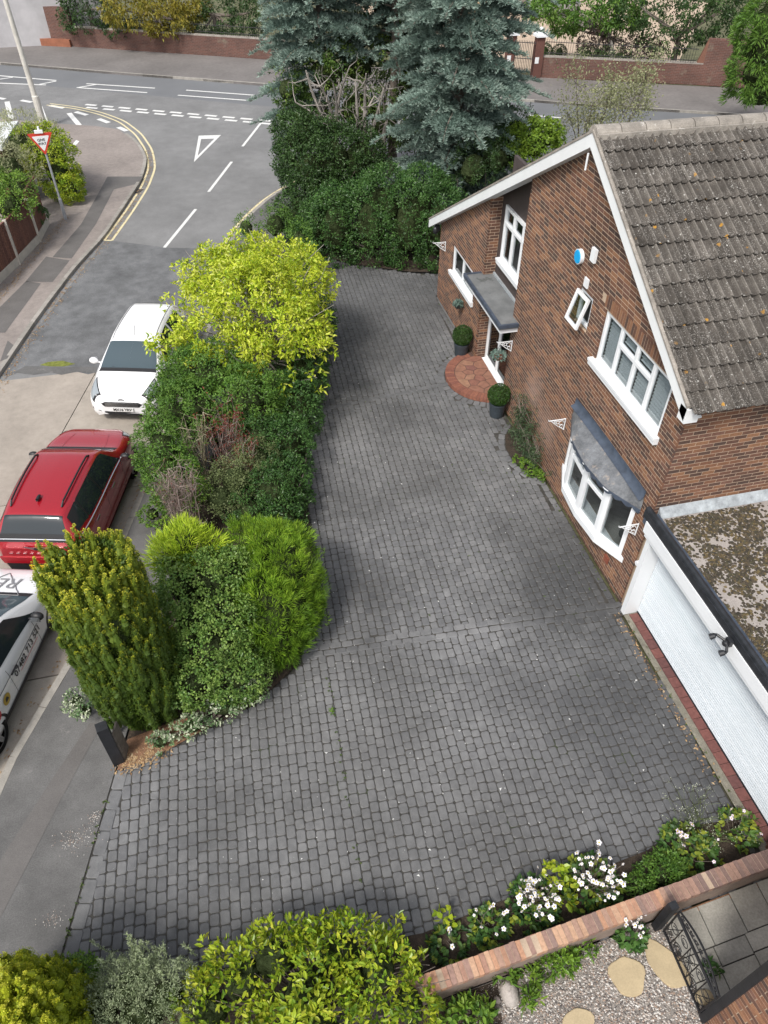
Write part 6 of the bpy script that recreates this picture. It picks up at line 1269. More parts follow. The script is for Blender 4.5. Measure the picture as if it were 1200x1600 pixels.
# ---- border in front of the garden wall
def flower_mesh(name, mat, r):
    m = MB(); 
    for k in range(5):
        a = k*2*math.pi/5; c, s_ = math.cos(a), math.sin(a); q = [(0,0,.002), (.55*r,-.42*r,.012), (r,-.22*r,.006), (r,.22*r,.006), (.55*r,.42*r,.012)]; m.add([(x*c-y*s_, x*s_+y*c, z) for x, y, z in q], [(0,1,2,3,4)], rng.uniform())
    return m.build(name, mat, link=False)
FM = flower_mesh('flower', mat_petal, .034); FP = flower_mesh('flower', mat_pinkpetal, .036); cm = MB(); cm.lathe((0,0,.008), [(.011,0),(.008,.008)], 7); FC = cm.build('flower_centre', mat_yellowc, link=False)
AG = 'white flowered perennials in front of the garden wall'
def anemone(c, rad, h, nf, nl, label, fm=FM, leafm=None, name='flowering_plant', tl=(0, 1), grp=AG, spread=1.0):
    t = thing(name, label, 'plant', (c[0], c[1], 0), grp); m, w = MB(), MB(); c = np.array((c[0], c[1], 0))
    for _ in range(nf):
        a, r = rng.uniform(0, 6.28), rad*.9*math.sqrt(rng.uniform(0, 1))*spread; p = c+[r*math.cos(a), r*math.sin(a), h*rng.uniform(.65, 1.08)]; b = c+rng.normal(0, .06, 3)*[1,1,0]; w.tube([b, (b+p)/2+rng.normal(0, .03, 3), p], [.005,.004,.003], 4, .5, False)
        s = rng.uniform(.5, 1.2); f = inst('flower', fm, t, tuple(p), scale=(s, s, s), rot=(rng.normal(0, .6), rng.normal(0, .6), rng.uniform(0, 6)))
        q = bpy.data.objects.new('flower_centre', FC); C.objects.link(q); q.parent = f
    n = nl; a = rng.uniform(0, 6.28, n); r = rad*np.sqrt(rng.uniform(0, 1, n)); P = c+np.stack([r*np.cos(a), r*np.sin(a), h*.55*rng.uniform(.2, 1, n)*(1-.5*(r/rad)**2)], 1); ti = rng.uniform(0, 1, n)
    for k in (-.9, 0, .9):
        d = np.stack([np.cos(a+k), np.sin(a+k), .25+0*a], 1); leaves(m, P, d, .085, .062, np.clip(tl[0]+(tl[1]-tl[0])*ti+rng.uniform(-.1, .1, n), 0, 1), 1.0, .22, .1, .12, True)
    m.build('foliage', leafm or L_anem, t, kind='stuff'); w.build('stems', mat_bark, t, kind='stuff'); return t
anemone((2.872, 2.912), .36, .62, 66, 150, 'clump of white flowers second from the right along the brick garden wall')
anemone((3.756, 2.960), .40, .68, 74, 210, 'largest clump of white flowers in the middle of the garden wall border', tl=(.1, 1))
anemone((5.345, 3.062), .42, .55, 9, 190, 'low plant with a few pale pink flowers close to the garage end of the wall', FP, tl=(.25, 1))
anemone((6.211, 3.191), .30, .50, 5, 80, 'sparse yellowing plant with pinkish flowers beside the garage door sill', FP, tl=(.45, 1.0))
anemone((2.183, 2.810), .26, .45, 9, 90, 'small white flowered clump nearer the golden leaved shrub')
anemone((4.005, 2.283), .20, .55, 14, 70, 'white flowers growing on the gravel side of the wall beside the gate post', leafm=L_ivy)
anemone((1.601, 2.748), .28, .25, 3, 60, 'scattered low leaves with two white blooms near the left end of the wall')
shrub('ferny_plant', 'bright green ferny plant in the border between white flowers and pink flowers', 'plant', [((4.783, 2.866, 0.150), (.34,.26,.28)), ((4.386, 2.752, 0.120), (.2,.2,.22))], 2600, .05, .022, L_green, 200, .06, None, stem=False, corek=.6, low=-.1)
shrub('yellow_leaved_plant', 'yellow leaved seedling clump by the first white flowers', 'plant', [((3.303, 2.962, 0.250), (.16,.16,.12)), ((3.268, 3.168, 0.300), (.12,.12,.10))], 130, .09, .07, L_goldshrub, 30, .06, None, stem=False, corek=0, big=True)
shrub('yellow_leaved_plant', 'small yellow leaved plant standing alone at the paving edge', 'plant', [((1.657, 3.026, 0.150), (.09,.09,.06))], 26, .09, .07, L_goldshrub, 8, .05, None, stem=False, corek=0, big=True)
t = thing('wispy_plant', 'wispy plant with tiny pale flower heads at the foot of the garage sill', 'plant', (*(5.657, 3.419), 0)); w, m = MB(), MB(); P = []
for _ in range(70):
    b = np.array((*(np.array((5.657, 3.419))+rng.normal(0, .14, 2)), 0)); e = b+[rng.normal(0, .22), rng.normal(0, .22), rng.uniform(.25, .5)]; w.tube([b, (b+e)/2+rng.normal(0, .03, 3), e], [.003,.0025,.002], 3, .5, False); P += [e+rng.normal(0, .03, 3) for _ in range(6)]
P = np.array(P); leaves(m, P, rdir(len(P)), .016, .014, rng.uniform(.6, 1, len(P))); m.build('flower_heads', L_var, t, kind='stuff'); w.build('stems', L_olive, t, kind='stuff')

# ---- foreground shrubs
gs = thing('golden_leaved_shrub', 'broad golden leaved shrub in the foreground at the end of the garden wall', 'shrub', (-.2, 2.4, 0))
E = [((-0.303, 2.480, 0.650), (.55,.50,.62)), ((-1.047, 2.806, 0.600), (.45,.45,.55)), ((0.574, 2.493, 0.600), (.42,.45,.58)), ((-0.635, 2.909, 0.650), (.5,.4,.5)), ((0.151, 2.796, 0.650), (.5,.4,.5)), ((-1.458, 2.573, 0.550), (.40,.4,.5)), ((0.881, 2.098, 0.500), (.30,.4,.5)), ((-0.446, 2.054, 0.650), (.9,.5,.6))]
E2 = [((-1.396, 3.148, 0.700), .22), ((-0.591, 3.134, 0.800), .24), ((-0.293, 2.954, 0.850), .22), ((0.446, 3.016, 0.800), .24), ((0.801, 2.760, 0.700), .24), ((-1.632, 2.852, 0.550), .22), ((1.074, 2.375, 0.600), .2), ((0.118, 3.019, 0.800), .2), ((-0.998, 3.112, 0.750), .2)]
P, N, i = clumped(5200, E, 420, .11, lump=.2, deep=.45, low=-.4); P2, N2, i2 = clumped(700, E2, 70, .08, lump=.3, deep=.8, low=-.9); P, N, i = np.concatenate([P, P2]), np.concatenate([N, N2]), np.concatenate([i, i2]); T = ctint(i, 560, .45); d = np.linalg.norm(P-[0,0,11], axis=1)-P[:, 2]*.6
o_ = np.argsort(d); big = o_[:298]; rest = o_[298:]; m = MB(); leaves(m, P[rest], N[rest], .088, .040, T[rest], .75, .7, .05, .2, True, .2); m.build('foliage', L_goldshrub, gs, kind='stuff')
lv = []
for k in range(10): mm = MB(); leaves(mm, np.zeros((1, 3)), np.array([[0, 0, 1.]]), .080, .038, np.array([(k+.5)/10]), 0, 0, .05, .2, True) if False else mm.add([(0,0,0),(.026,.019,.005),(.063,.018,.007),(.094,0,-.004),(.063,-.018,.007),(.026,-.019,.005)], [(0,1,2,3),(0,3,4,5)][::1], (k+.5)/10); lv.append(mm.build('leaf', L_goldshrub, link=False))
for j in big:
    n = N[j]; inst('leaf', lv[int(np.clip(T[j], 0, .999)*10)], gs, tuple(P[j]+[0,0,.01]), rot=(rng.normal(0, .45), -.35+rng.normal(0, .45), math.atan2(n[1], n[0])+rng.normal(0, .9)), scale=(rng.uniform(.8, 1.2),)*3)
m = MB(); core(m, E, .50); m.build('inner_growth', mat_core, gs, kind='stuff'); m = MB(); limbs(m, (-.2, 2.4, 0), [np.array(c)+rng.normal(0, .3, 3)*[1,1,.3]+[0,0,.2] for c, r in E for _ in range(6)]+[np.array(c)+rng.normal(0, .08, 3) for c, r in E2 for _ in range(3)], .02, .004, .3, 5); m.build('stem', mat_bark, gs)
t = shrub('sage_shrub', 'feathery grey green shrub in the foreground beside the golden leaved shrub', 'shrub', [((-2.404, 3.047, 0.500), (.42,.40,.5)), ((-2.752, 2.901, 0.450), (.35,.35,.45)), ((-1.986, 2.844, 0.500), (.38,.38,.5)), ((-2.289, 2.714, 0.500), (.5,.4,.5))], 15000, .034, .011, L_sage, 900, .07, None, up=.6, lump=.2, deep=.4)
m = MB(); w = MB()
for _ in range(80):
    b = np.array((-2.251, 3.116, 0.500))+rng.normal(0, .26, 3)*[1,.8,.1]; e = b+[rng.normal(0, .10), rng.normal(.06, .10), rng.uniform(.28, .6)]; w.tube([b, e], [.004,.002], 3, .5, False); u = rng.uniform(.1, 1, 70); P = b+u[:, None]*(e-b); leaves(m, P, unit(rdir(70)+[0,0,.8]), .042, .012, rng.uniform(.3, 1, 70))
m.build('plumes', L_sage, t, kind='stuff'); w.build('plume_stems', L_olive, t, kind='stuff')
shrub('green_shrub', 'low green and yellow leaved shrub between golden conifer and sage shrub', 'shrub', [((-3.115, 3.333, 0.300), (.25,.3,.34)), ((-3.020, 2.997, 0.300), (.25,.3,.34))], 2600, .05, .026, L_bright, 170, .07, None)
shrub('leafy_plant', 'broad leaved green plants under the wall beside the gravel', 'plant', [((1.495, 1.891, 0.150), (.24,.16,.16)), ((1.742, 1.873, 0.120), (.16,.14,.14)), ((2.211, 2.227, 0.120), (.12,.08,.1))], 420, .11, .045, L_bright, 60, .07, None, stem=False, corek=0, big=True)
shrub('leafy_plant', 'mixed green and yellow plant at the foot of the wall near the boulder', 'plant', [((2.987, 2.186, 0.150), (.22,.13,.16)), ((2.756, 2.165, 0.150), (.14,.12,.12)), ((3.344, 2.263, 0.120), (.12,.1,.10))], 700, .07, .034, L_bright, 80, .06, None, stem=False, corek=0, big=True)
shrub('leafy_plant', 'rosette plant with long pale leaves right of the boulder', 'plant', [((2.479, 2.095, 0.100), (.12,.10,.08)), ((2.412, 1.828, 0.080), (.12,.12,.08))], 150, .13, .034, L_bright, 14, .03, None, stem=False, corek=0, big=True)
shrub('leafy_plant', 'small dark lobed leaf on the patio slabs behind the gate', 'plant', [((4.893, 1.668, 0.060), (.10,.09,.05))], 40, .10, .05, L_ivy, 6, .03, None, stem=False, corek=0, big=True)
shrub('weed', 'tiny green weed in a joint of the driveway blocks', 'weed', [((0.726, 6.529, 0.020), (.05,.06,.03))], 40, .04, .02, L_bright, 8, .02, None, stem=False, corek=0)

# ================================================================= GARDEN WALL, GATE, PATIO
A_, B_ = np.array((.94, 2.125)), np.array((6.36, 2.515)); wd_ = (B_-A_)/np.linalg.norm(B_-A_); wn_ = np.array([-wd_[1], wd_[0]]); WL = np.linalg.norm(B_-A_)
gwall = thing('garden_wall', 'low curved brick garden wall topped with bricks on edge, beside the flower border', 'wall', (*A_, 0))
def WF(z0=0): return Fr((*A_, z0), (*wd_, 0), (0,0,1), (*(-wn_), 0))
F = WF(); HW = .56
m = MB(); m.fbox(F, (0, WL), (0, HW-.113), (-.205, -.010)); m.build('rendered_face', mat_render_grey, gwall)
m = MB(); m.fbox(F, (0, WL), (HW-.113, HW-.007), (-.213, -.003)); m.build('mortar_bed', mat_mortar, gwall)
s = 0.0
while s < WL-.07:
    w = .073*rng.uniform(.93, 1.07); m = MB(); dark = s > 3.62; m.fbox(F, (s+.004, s+w-.004), (HW-.105, HW+rng.normal(0, .004)), (-.217+rng.normal(0, .003), .002+rng.normal(0, .003)), rng.uniform())
    m.build('coping_brick', mat_capdark if dark else mat_cap, gwall); s += w
bed = sheet([(.6,2.1),(6.5,2.5),(6.9,-1.5),(.2,-1.5)], .008).build('gravel_path', mat_gravel_base); tag(bed, kind='structure')
# gravel stones
m = MB(); pts = rng.uniform((.9, .9), (4.62, 2.42), (15000, 2)); V, Fc, T = [], [], []; n0 = 0
keep = ((pts-A_)@wn_ < -.02) & ((pts[:, 0]-1.9)*.55+(pts[:, 1]-1.75)*-.3 > -.25)
for p in pts[keep]:
    r = rng.uniform(.008, .019); a = rng.uniform(0, 6); q = [(p[0]+r*rng.uniform(.7, 1.2)*math.cos(a+k*1.257), p[1]+r*rng.uniform(.6, 1.1)*math.sin(a+k*1.257), .010) for k in range(5)]+[(p[0]+rng.normal(0,.002), p[1], .012+r*.8)]
    V += q; Fc += [(n0+k, n0+(k+1) % 5, n0+5) for k in range(5)]; T += [rng.uniform()]*5; n0 += 6
m.v = [np.array(V)]; m.f = [(np.array(Fc), np.array(T))]; m.n = n0; tag(m.build('gravel', mat_pebble), 'mixed grey and brown gravel beside the garden wall', kind='stuff')
structure('planting_bed', sheet([(.6,2.1),(2.1,2.19),(1.95,1.5),(2.2,.9),(.5,.9)], .020), mat_soil)
def stone(cx, cy, rx, ry, label, rot=0, seed=0, dents=()):
    q = np.random.default_rng(seed); poly = []
    for k in range(22):
        a = k*2*math.pi/22; r = 1+.07*math.sin(3*a+seed)+.05*math.sin(5*a+seed*2)+q.normal(0, .012); x, y = rx*r*math.cos(a), ry*r*math.sin(a); poly.append((cx+x*math.cos(rot)-y*math.sin(rot), cy+x*math.sin(rot)+y*math.cos(rot)))
    m = MB(); m.prism(poly, -.03, .034); inner = [(cx+(x-cx)*.96, cy+(y-cy)*.96) for x, y in poly]; m.prism(inner, .03, .041); o = m.build('stepping_stone', mat_stepstone); return tag(o, label, 'stepping stone', 'stepping stones in the gravel')
stone(*(3.765, 1.845), .235, .225, 'whole buff stepping stone in the gravel left of the gate', .2, 1)
stone(*(4.319, 1.850), .19, .33, 'long buff stepping stone lying under the garden gate', .45, 4)
stone(*(2.934, 1.498), .20, .18, 'buff stepping stone at the very bottom edge of the gravel', .2, 7)
m = MB(); m.ball((*(2.188, 2.006), .07), (.115,.16,.12), 14, 9, .5, .07, 3); tag(m.build('boulder', mat_boulder, smooth=True), 'smooth pale pinkish boulder at the edge of the gravel', 'boulder')
for k, (px, py) in enumerate(((772,1548),(769,1570))): m = MB(); m.ball((2.02-.02*k, 1.98-.09*k, .03), (.05,.05,.045), 10, 6, .5, .1, k); tag(m.build('small_stone', mat_path), ('small grey stone behind the pale boulder', 'small brown stone in front, left of the pale boulder')[k], 'stone')
patio = sheet([(4.55,2.36),(6.9,2.53),(6.9,.8),(4.45,.8)], .014).build('patio', mat_joint); tag(patio, kind='structure')
ox = np.array((5.089, 2.397)); px_, py_ = np.array((.998, .070)), np.array((-.035, -.999))
for a0, a1, b0, b1 in ((-.50,0,0,.50),(.0,.52,0,.50),(.52,.98,-.02,.49),(.98,1.5,-.02,.49),(-.5,-.04,.50,.80),(-.04,.46,.50,.74),(.46,.98,.49,.72),(.98,1.5,.49,.72),(-.5,-.08,.80,1.4),(-.08,.46,.74,1.3),(.46,.98,.72,1.3),(.98,1.5,.72,1.3)):
    g = .008; q = [ox+px_*a+py_*b for a, b in ((a0+g,b0+g),(a1-g,b0+g),(a1-g,b1-g),(a0+g,b1-g))]; m = MB(); m.prism([tuple(v) for v in q], -.02, .036+rng.normal(0, .002), rng.uniform()); m.build('paving_slab', mat_slab, patio)
structure('patio_edge_litter', sheet([(4.5,2.36),(6.6,2.52),(6.6,2.45),(4.5,2.29)], .030), mat_drysoil)
# gate and its posts
gp = thing('gate_post', 'black timber gate post standing against the brick garden wall', 'post', (4.42, 2.31, 0)); m = MB(); m.prism([(4.37,2.24),(4.48,2.25),(4.472,2.345),(4.362,2.335)], 0, .86); m.build('post', mat_blackwood, gp)
gate = thing('garden_gate', 'ornate black wrought iron garden gate with an arched top', 'gate', (4.44, 2.2, 0)); gA, gB = np.array((4.445, 2.20)), np.array((4.42, 1.26)); gd = gB-gA; GL = np.linalg.norm(gd); gd /= GL
def gp3(a, z): return (gA[0]+gd[0]*a, gA[1]+gd[1]*a, z)
for a in (0, GL): m = MB(); m.tube([gp3(a, .10), gp3(a, .92)], .014, 5); m.build('stile', mat_iron, gate)
m = MB(); m.tube([gp3(0, .14), gp3(GL, .14)], .016, 5); m.build('bottom_rail', mat_iron, gate)
m = MB(); m.tube([gp3(0, .80), gp3(GL, .80)], .018, 5); m.tube([gp3(0, .76), gp3(GL, .76)], .008, 4); m.build('top_rail', mat_iron, gate)
u = np.linspace(0, 1, 18); m = MB(); m.tube([gp3(a*GL, .90+.17*math.sin(a*math.pi)) for a in u], .014, 5); m.tube([gp3(a*GL, .80+.12*math.sin(a*math.pi)) for a in u], .007, 4); m.build('arched_rail', mat_iron, gate)
for a in (.18, .40, .60, .80):
    m = MB(); m.tube([gp3(a*GL, .14), gp3(a*GL, .80)], .009, 4); m.build('upright', mat_iron, gate)
def scroll(a, z, r, turns=1.4, ph=0): 
    t = np.linspace(0, turns*2*math.pi, 22); return [gp3(a+r*(1-.6*q/t[-1])*math.cos(q+ph), z+r*(1-.6*q/t[-1])*math.sin(q+ph)) for q in t]
for a, z, r, ph in ((.10,.50,.10,0),(.30,.62,.09,2),(.30,.32,.10,1),(.50,.60,.09,3),(.50,.40,.10,0),(.70,.62,.09,1),(.70,.34,.10,2),(.90,.54,.10,3),(.9,.28,.08,0)):
    m = MB(); m.tube(scroll(a*GL, z, r, 1.5, ph), .006, 4); m.build('scroll', mat_iron, gate)
m = MB()
for a, b in (((.40,.20),(.60,.72)),((.60,.20),(.40,.72)),((0,.2),(.18,.72)),((.80,.2),(1,.72))): m.tube([gp3(a[0]*GL, a[1]), gp3(b[0]*GL, b[1])], .006, 4)
m.build('brace', mat_iron, gate)
for k in range(9):
    a = .08+k*.105; m = MB(); z = .84+.12*math.sin(a*math.pi); m.tube(scroll(a*GL, z, .034, 1.2, k), .007, 4); m.ball(gp3(a*GL+.03, z+.01), (.02,.014,.02), 6, 4); m.build('leaf_ornament', mat_iron, gate)
m = MB(); m.ball((4.60,1.40,.06), (.13,.09,.04), 10, 6); tag(m.build('garden_ornament', mat_stepstone, smooth=True), 'small cream oval stone ornament on the ground behind the gate', 'ornament')
# neighbouring brick wall corner with its black post
nb = thing('brick_building', 'corner of a brick building with a black edge post in the bottom right corner', 'building', (4.47, 1.18, 0))
nA = np.array((4.47, 1.16)); nd = unit(np.array((.13, -.99))); NFm = Fr((*nA, 0), (*nd, 0), (0,0,1), (-nd[1]*-1 if False else nd[1], -nd[0], 0))
m = MB(); m.prism([tuple(nA), tuple(nA+nd*2.2), tuple(nA+nd*2.2+[2.2,.3]), tuple(nA+[2.2,.3])], 0, 2.9); m.build('mortar_wall', mat_mortar, nb)
k = 0; z = 0.0; cnt = 0
while z < 2.85:
    s = -(k % 2)*.1125
    while s < 2.1:
        a, b = max(s, 0)+.005, s+.22
        if b-a > .05:
            m = MB(); m.fbox(NFm, (a, b), (z+.006, z+.0685), (-.01, .004+rng.normal(0, .001)), rng.uniform())
            cnt += 1; m.build('brick', mat_brick, nb) if cnt < 290 else None
        s += .225
    z += .075; k += 1
m = MB(); m.prism([tuple(nA+[-.035,.085]), tuple(nA+[-.035,-.012]), tuple(nA+[.06,-.012]), tuple(nA+[.06,.085])], 0, 2.9); m.build('edge_post', mat_blackwood, nb)

# ================================================================= STREET FURNITURE AND FENCES
bp = thing('black_post', 'thick black painted timber post at the pavement edge beside the golden yew', 'post', (-2.74, 6.45, 0)); m = MB()
q = [(-2.80,6.36),(-2.64,6.40),(-2.68,6.55),(-2.84,6.51)]; m.prism(q, 0, 1.06); m.build('post', mat_blackwood, bp)
m = MB(); m.prism([(-2.655,6.44),(-2.625,6.45),(-2.58,6.66),(-2.61,6.66)], 0, .80); m.build('rail_end', mat_bark, bp)
sg = thing('give_way_sign', 'red and white triangular give way sign on a grey pole at the corner', 'road sign', (*(-5.029, 28.501), 0)); b = np.array((*(-5.029, 28.501), 0)); tp = b+[-.02,0,3.0]
m = MB(); m.tube([b, b+[0,0,.72]], .057, 10); m.tube([b+[0,0,.72], b+[0,0,.78], tp], [.057,.038,.038], 10); m.build('pole', mat_galv, sg)
mat_signred = M('sign_red', (.55,.05,.03), .4); mat_signwhite = M('sign_white', (.74,.75,.76), .35)
cz = 2.62; fy = b[1]-.06; yaw = .10
def tri_plate(w, h, zc, dy, mat, name, par):
    m = MB(); P = [(-w/2, h*.45), (w/2, h*.45), (0, -h*.55)]; k = .045; pts = []
    for i in range(3):
        p, c, n = np.array(P[i-1]), np.array(P[i]), np.array(P[(i+1) % 3])
        for f in (k/np.linalg.norm(p-c),): a = c+(p-c)*f; d = c+(n-c)*f; pts += [tuple(a), tuple(c*.55+(a+d)/2*.45), tuple(d)]
    V = [(b[0]-.02+x*math.cos(yaw), fy+dy+x*math.sin(yaw), zc+z) for x, z in pts]+[(b[0]-.02+x*math.cos(yaw), fy+dy+.012+x*math.sin(yaw), zc+z) for x, z in pts]; n = len(pts)
    m.add(V, [tuple(range(n))[::-1], tuple(range(n, 2*n))]+[(i, (i+1) % n, n+(i+1) % n, n+i) for i in range(n)]); return m.build(name, mat, par)
tri_plate(.80, .70, cz, 0, mat_signred, 'plate', sg); tri_plate(.56, .49, cz+.004, -.004, mat_signwhite, 'panel', sg)
for w_, zz, ss in (('GIVE', .095, .115), ('WAY', -.02, .115)): text('sign_text', w_, mat_ink, sg, (-.02-.006, -.068, cz+zz), (R(90), 0, yaw), ss, bold=.003)
m = MB(); m.box((b[0]-.17, fy-.03, 2.93), (b[0]+.10, fy+.05, 3.02)); m.tube([tp-[0,0,.1], tp+[0,0,.12]], .035, 8); m.build('lamp_unit', mat_signwhite, sg)
lp = thing('lamp_post', 'tall pale tapering street lamp post at the corner, top out of frame', 'lamp post', (*(-6.806, 39.989), 0)); b = np.array((*(-6.806, 39.989), 0)); m = MB(); m.tube([b, b+[0,0,1.2], b+[-.02,0,1.25], b+[-.12,0,8]], [.16,.16,.125,.08], 12); m.build('column', M('pale_lamp_paint', (.55,.53,.48), .6, [(3, .8, 1.1)], spots=[(5, .66, .06, (.32,.19,.11), .6)]), lp); m = MB(); m.tube([b+[-.12,0,8], b+[.3,-.6,8.2], b+[.6,-1.2,8.2]], .05, 8); m.box(b+[.45,-1.7,8.14], b+[.75,-1.1,8.28]); m.build('lantern', mat_galv, lp)
# timber fence with concrete posts and gravel boards
fn = thing('timber_fence', 'brown close boarded timber fence with concrete posts on the left pavement', 'fence', (*(-6.264, 25.101), 0))
FP_ = [np.array(q) for q in ((-7.728, 21.558), (-7.001, 23.006), (-6.264, 25.101), (-5.774, 26.736), (-5.599, 28.169))]; FH = (1.42, 1.42, 1.42, 1.42)
for i in range(4):
    p, q = FP_[i], FP_[i+1]; d = (q-p); L = np.linalg.norm(d); d /= L; n = np.array([d[1], -d[0]]); F = Fr((*p, 0), (*d, 0), (0,0,1), (*n, 0)); h = FH[i]+(.26 if i == 3 else 0)
    m = MB(); m.fbox(F, (.0, L), (0, .26), (-.03, .03)); m.build('gravel_board', mat_fencepost, fn); pn = MB(); pn.fbox(F, (.04, L-.04), (.265, h-.02), (-.03, -.012)); pn = pn.build('fence_panel', mat_fence, fn)
    s = .05
    while s < L-.06: m = MB(); m.fbox(F, (s, s+.072), (.27, h-.03), (-.010+rng.normal(0, .003), .012), rng.uniform()); m.build('slat', mat_fence, pn); s += .098
    m = MB(); m.fbox(F, (.03, L-.03), (h-.03, h+.01), (-.03, .03)); m.build('top_rail', mat_fence, pn)
for p in FP_[:4]: m = MB(); m.box((p[0]-.05, p[1]-.05, 0), (p[0]+.06, p[1]+.05, 1.46)); m.build('post', mat_fencepost, fn)
sh = thing('garden_shed', 'white roofed shed corner poking out among the shrubs', 'shed', (-9.6, 37, 0)); c = np.array((-6.879, 30.862, 2.400)); m = MB(); m.prism([(c[0]-2.2,c[1]-1.0),(c[0]+.15,c[1]-1.0),(c[0]+.35,c[1]+1.4),(c[0]-2.2,c[1]+1.4)], 0, 2.1); m.build('wall', mat_fence, sh); m = MB(); m.prism([(c[0]-2.4,c[1]-1.2),(c[0]+.25,c[1]-1.2),(c[0]+.5,c[1]+1.6),(c[0]-2.4,c[1]+1.6)], 2.1, 2.26); m.build('roof', mat_white, sh)

# ================================================================= ACROSS THE ROAD
mat_farwall = None
def farbrickM():
    m, nt, p = base_mat('boundary_brickwork'); tc = _n(nt, 'ShaderNodeAttribute', attribute_name='wall_uv'); bt = _n(nt, 'ShaderNodeTexBrick'); bt.inputs['Scale'].default_value = 1.0; bt.inputs['Brick Width'].default_value = .225; bt.inputs['Row Height'].default_value = .075; bt.inputs['Mortar Size'].default_value = .006
    bt.inputs['Color1'].default_value = (.135,.06,.045,1); bt.inputs['Color2'].default_value = (.095,.047,.038,1); bt.inputs['Mortar'].default_value = (.17,.13,.11,1); nt.links.new(tc.outputs['Vector'], bt.inputs['Vector'])
    c = mixc(nt, bt.outputs['Color'], ramp(nt, noise(nt, .9, 4).outputs[0], [(.3, .75), (.7, 1.2)])); c = mixc(nt, c, (.22,.20,.15), ramp(nt, noise(nt, 1.4, 5).outputs[0], [(.60, 0), (.72, .55)]), 'MIX'); nt.links.new(c, p.inputs['Base Color']); p.inputs['Roughness'].default_value = .9; return m
mat_farwall = farbrickM()
def far_wall_piece(name, p, q, h, th, par, mat=None, z0=0):
    p, q = np.array(p, float), np.array(q, float); d = q-p; L = np.linalg.norm(d); d /= L; n = np.array([d[1], -d[0]]); F = Fr((*p, 0), (*d, 0), (0,0,1), (*n, 0)); m = MB(); m.fbox(F, (0, L), (z0, h), (-th, 0)); o = m.build(name, mat or mat_farwall, par)
    me = o.data; uv = me.attributes.new('wall_uv', 'FLOAT_VECTOR', 'POINT'); off = np.array(WORLD.get(par.name, (0,0,0)))
    co_ = np.empty(len(me.vertices)*3, np.float32); me.vertices.foreach_get('co', co_); co_ = co_.reshape(-1, 3)+off; uv.data.foreach_set('vector', np.stack([(co_[:, :2]-p)@d, co_[:, 2], 0*co_[:, 2]], 1).astype(np.float32).ravel()); return o, F, L
def railing(name, label, p, q, z0, h, sp=.13):
    p, q = np.array(p, float), np.array(q, float); d = q-p; L = np.linalg.norm(d); d /= L; t = thing(name, label, 'railing', (*p, z0), 'iron railings on the boundary walls'); m = MB()
    for z in (z0+.12, z0+h-.15): m.tube([(*p, z), (*q, z)], .018, 4)
    m.build('rail', mat_iron, t); m = MB(); s = .05
    while s < L: x = p+d*s; m.tube([(*x, z0), (*x, z0+h-.06), (*x, z0+h)], [.010,.010,.002], 4, .5, False); s += sp
    m.build('bars', mat_iron, t, kind='stuff'); return t
w0, w1_, w2_, w3_ = (-12.583, 58.592), (-6.278, 55.389), (4.201, 49.851), (4.6,49.95)
bw = thing('boundary_wall', 'long red brick boundary wall on the left across the main road', 'wall', (*w1_, 0))
far_wall_piece('tall_wall', w0, w1_, 2.0, .3, bw); far_wall_piece('low_wall', w1_, (6.0, 49.3), 1.0, .28, bw); far_wall_piece('coping', w1_, (6.0, 49.3), 1.06, .32, bw, mat_ridge, 1.0)
m = MB(); p_, q_ = np.array((-11.100, 57.412)), np.array((-6.507, 55.437)); d_ = unit(q_-p_); n_2 = np.array([d_[1], -d_[0]]); F = Fr((*p_, 0), (*d_, 0), (0,0,1), (*n_2, 0)); m.fbox(F, (0, np.linalg.norm(q_-p_)), (0, .38), (-.1, .12)); m.build('red_plinth', M('orange_brick', (.27,.105,.06), .9, [(3, .8, 1.2)]), bw)
railing('iron_railing', 'dark iron railing on the left boundary wall under the golden brown tree', np.array((-3.705, 54.353))+[0,.1], (6.0, 49.4), 1.06, .62)
m = MB(); p_ = np.array(w0)+[0,1.5]; m.box((p_[0]-6, p_[1]-4, 0), (p_[0]+9.0, p_[1]+.5, 2.6)); tag(m.build('pale_building', M('pale_stone_wall', (.42,.41,.42), .9, [(1.2, .85, 1.1)])), 'pale grey stone building top left above the brick wall', 'building')
rw = thing('boundary_wall', 'red brick boundary wall with iron railings on the right across the main road', 'wall', (20, 42.7, 0)); ra, rb, rc_ = np.array((19.107, 42.847)), np.array((26.990, 39.597)), np.array((30.249, 38.019))
far_wall_piece('low_wall', ra, rb, .98, .28, rw); far_wall_piece('coping', ra, rb, 1.04, .32, rw, mat_ridge, .98); o, F, L = far_wall_piece('tall_wall', rb, rc_+(rc_-rb)*2, 2.15, .3, rw)
m = MB(); V = [F(a, z, c) for c in (-.28, -.004) for a, z in ((0,.98),(0,2.15),(-.35,.98))]; m.add(V, [(0,2,1),(3,4,5),(0,1,4,3),(1,2,5,4)]); m.build('sloping_end', mat_brick_red, rw)
railing('iron_railing', 'black iron railing on the right boundary wall in front of the box balls', ra+[.2,.14], rb+[-.4,.14], 1.04, .78)
